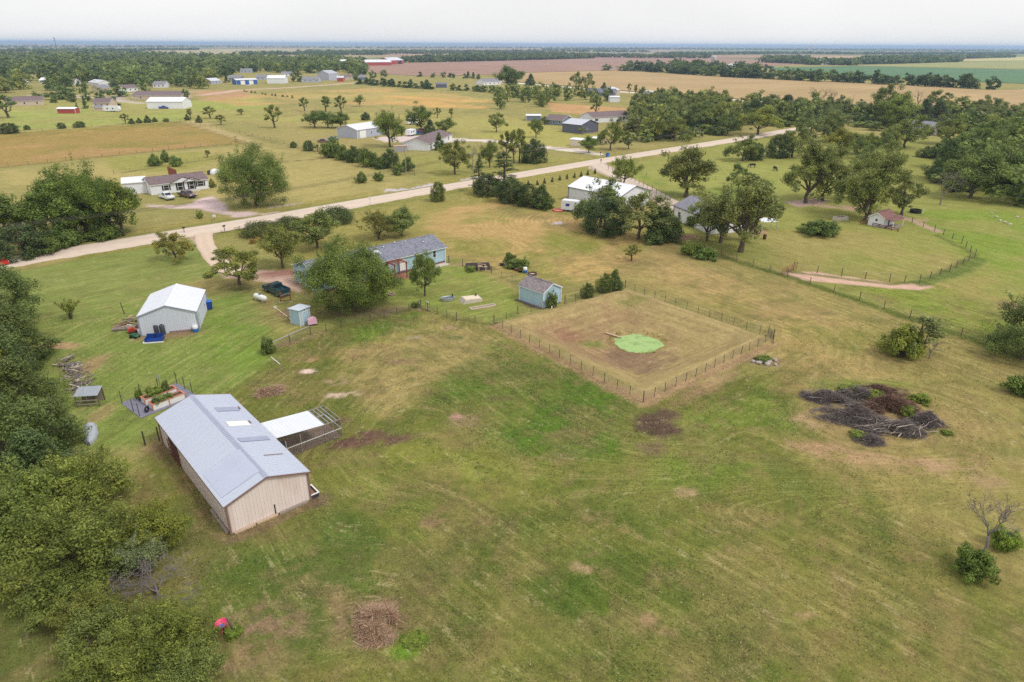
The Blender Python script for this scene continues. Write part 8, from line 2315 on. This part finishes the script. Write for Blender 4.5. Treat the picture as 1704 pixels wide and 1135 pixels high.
for x, y, l in ((374, 385, 'black mailbox on a brown post at the near drive'), (999, 259, 'dark mailbox left of the blue wheeled bin'), (1000, 272, 'dark mailbox at the neighbour drive mouth'), (307, 388, 'low mailbox at the road edge left of the drive')):
    t = thing('mailbox', l, 'mailbox', at(x, y), GRID); MB().box(-.06, .06, -.06, .06, 0, 1.05).build('post', M_POST, t); MB().prism([(-.3, -.13, 1.05), (-.3, .13, 1.05), (-.3, .13, 1.22), (-.3, .06, 1.32), (-.3, -.06, 1.32), (-.3, -.13, 1.22)], (.6, 0, 0)).build('box', M_BLACK, t); MB().box(.1, .25, .135, .16, 1.15, 1.4).build('flag', m_red2, t)
t = thing('road_sign', 'thin sign post on the near road verge', 'sign', at(616, 340)); MB().tube([(0, 0, 0), (0, 0, 2.0)], .04, 6).build('post', M_GALV, t); MB().box(-.2, .2, -.06, -.04, 1.4, 2.0).build('plate', M_WHITE, t)
t = thing('road_marker', 'white marker box on the verge opposite the drive', 'marker', at(357, 365)); MB().box(-.3, .3, -.2, .2, .5, 1.0).build('box', M_WHITE, t); MB().box(-.06, .06, -.06, .06, 0, .5).build('post', M_POST, t)

# ---------------- cattle
def cow(label, x, y, rz, m):
    t = thing('cow', label, 'cow', at(x, y), rz, 'black cattle')
    J = [((0, 0, 1.05), .36), ((.55, 0, 1.08), .36), ((.95, 0, 1.05), .26), ((1.25, 0, .75), .17), ((1.5, 0, .4), .15), ((1.72, 0, .2), .09), ((-.55, 0, 1.1), .35), ((-.8, 0, 1.2), .2), ((-.95, 0, .9), .05), ((-.97, 0, .5), .05)]
    E = [(0, 1), (1, 2), (2, 3), (3, 4), (4, 5), (0, 6), (6, 7), (7, 8), (8, 9)]
    for bx, i in ((.6, 1), (-.6, 6)):
        for sy in (-1, 1):
            k = len(J)
            back = -.12 if bx < 0 else .03
            J += [((bx, sy * .22, .85), .16), ((bx + back, sy * .24, .48), .09), ((bx, sy * .24, .2), .065), ((bx + .05, sy * .24, .02), .075)]
            E += [(i, k), (k, k + 1), (k + 1, k + 2), (k + 2, k + 3)]
    for sy in (-1, 1): J.append(((1.42, sy * .24, .58), .05)); E.append((4, len(J) - 1))
    me_ = bpy.data.meshes.new('cow_body'); me_.from_pydata([j[0] for j in J], E, [])
    o = obj('body', me_, t); me_.materials.append(m)
    o.modifiers.new('skin', 'SKIN'); sk = me_.skin_vertices[0].data if me_.skin_vertices else None
    if sk is None:
        bm_ = __import__('bmesh').new(); bm_.from_mesh(me_); bm_.verts.layers.skin.verify(); bm_.to_mesh(me_); bm_.free(); sk = me_.skin_vertices[0].data
    for q, j in zip(sk, J): q.radius = (j[1], j[1])
    sk[0].use_root = True
    o.modifiers.new('sub', 'SUBSURF').levels = 2; o.modifiers['sub'].render_levels = 2
m_cow = mat('black_hide', s(34, 30, 30), .7, var=.2)
cow('black cow grazing broadside in the pasture', 1252, 279, math.pi - .1, m_cow); cow('black cow facing the camera right of the grazing one', 1289, 284, -1.4, m_cow)
# ------------------------------------------------------------------ weeds and grass tufts of the near fields
def tufts():
    rs = np.random.RandomState(77)
    n = 170000
    Y = np.sqrt(rs.uniform(24.0 ** 2, 92.0 ** 2, n))
    X = rs.uniform(-.86, .86, n) * Y
    c, wd = col_at(X, Y)
    lum = fbm(X, Y, 2.2, 71, 4)
    keep = (rs.rand(n) < .12 + wd * .9 * sstep(.38, .6, lum)) & (poly_sd(X, Y, POND_QUAD) < -.5)
    X, Y, c, wd, lum = X[keep], Y[keep], c[keep], wd[keep], lum[keep]
    n = len(X)
    cen = np.stack([X, Y, ground_z(X, Y) + .03], -1)
    V, v = leaf_cloud(rs, cen, rs.uniform(.05, .14, n), np.full(n, 3), .058, squash=.6, aspect=.45, up=.2, cvar=.7)
    col = np.repeat(c, 3, axis=0)
    k = rs.rand(n * 3)
    weed, straw = np.array(s(112, 138, 58)), np.array(s(196, 178, 128))
    kind = np.repeat(rs.rand(n), 3)
    col = np.where((kind < .4)[:, None], col * .45 + weed * .55, col)
    col = np.where((kind > .86)[:, None], col * .5 + straw * .5, col)
    col = col * (.55 + .95 * k ** 1.3)[:, None]
    m, N, L, b = nt('tuft_leaf')
    b.inputs['Roughness'].default_value = .7
    a = N.new('ShaderNodeAttribute'); a.attribute_name = 'Col'
    L.new(a.outputs['Color'], b.inputs['Base Color'])
    o = obj('grass_tufts', quads_mesh('grass_tufts', V, m, col=col))
    tag(o, 'weeds and grass tufts scattered over the near fields', kind='stuff')
tufts()
def pond_rim():
    rs = np.random.RandomState(5)
    n = 220
    a = rs.uniform(0, 2 * math.pi, n)
    r = 3.75 + rs.normal(size=n) * .28
    X, Y = POND_C.x + 1.05 * r * np.cos(a), POND_C.y + r * np.sin(a)
    keep = fbm(X, Y, 1.4, 55, 3) > .46
    X, Y = X[keep], Y[keep]
    cen = np.stack([X, Y, ground_z(X, Y) + .08], -1)
    V, v = leaf_cloud(rs, cen, np.full(len(X), .18), np.full(len(X), 7), .09, squash=.9, aspect=.25, up=.1)
    o = obj('pond_reeds', quads_mesh('pond_reeds', V, M_LEAF, attr=v), color=(1.5, 1.25, 1.0))
    tag(o, 'ragged reeds and weeds round the duckweed pond edge', kind='stuff')
pond_rim()
# ------------------------------------------------------------------ the air
hz = MB().box(-46000, 46000, -300, 58000, -4, 64)
hm = bpy.data.materials.new('haze_air')
hm.use_nodes = True
hm.node_tree.nodes.clear()
_o = hm.node_tree.nodes.new('ShaderNodeOutputMaterial')
_v = hm.node_tree.nodes.new('ShaderNodeVolumePrincipled')
_v.inputs['Color'].default_value = (0.46, 0.66, 1.0, 1)
_v.inputs['Density'].default_value = 0.000105
_v.inputs['Anisotropy'].default_value = 0.2
hm.node_tree.links.new(_v.outputs['Volume'], _o.inputs['Volume'])
haze = hz.build('haze', hm)
tag(haze, kind='stuff', label='thin blue summer haze over the plain')
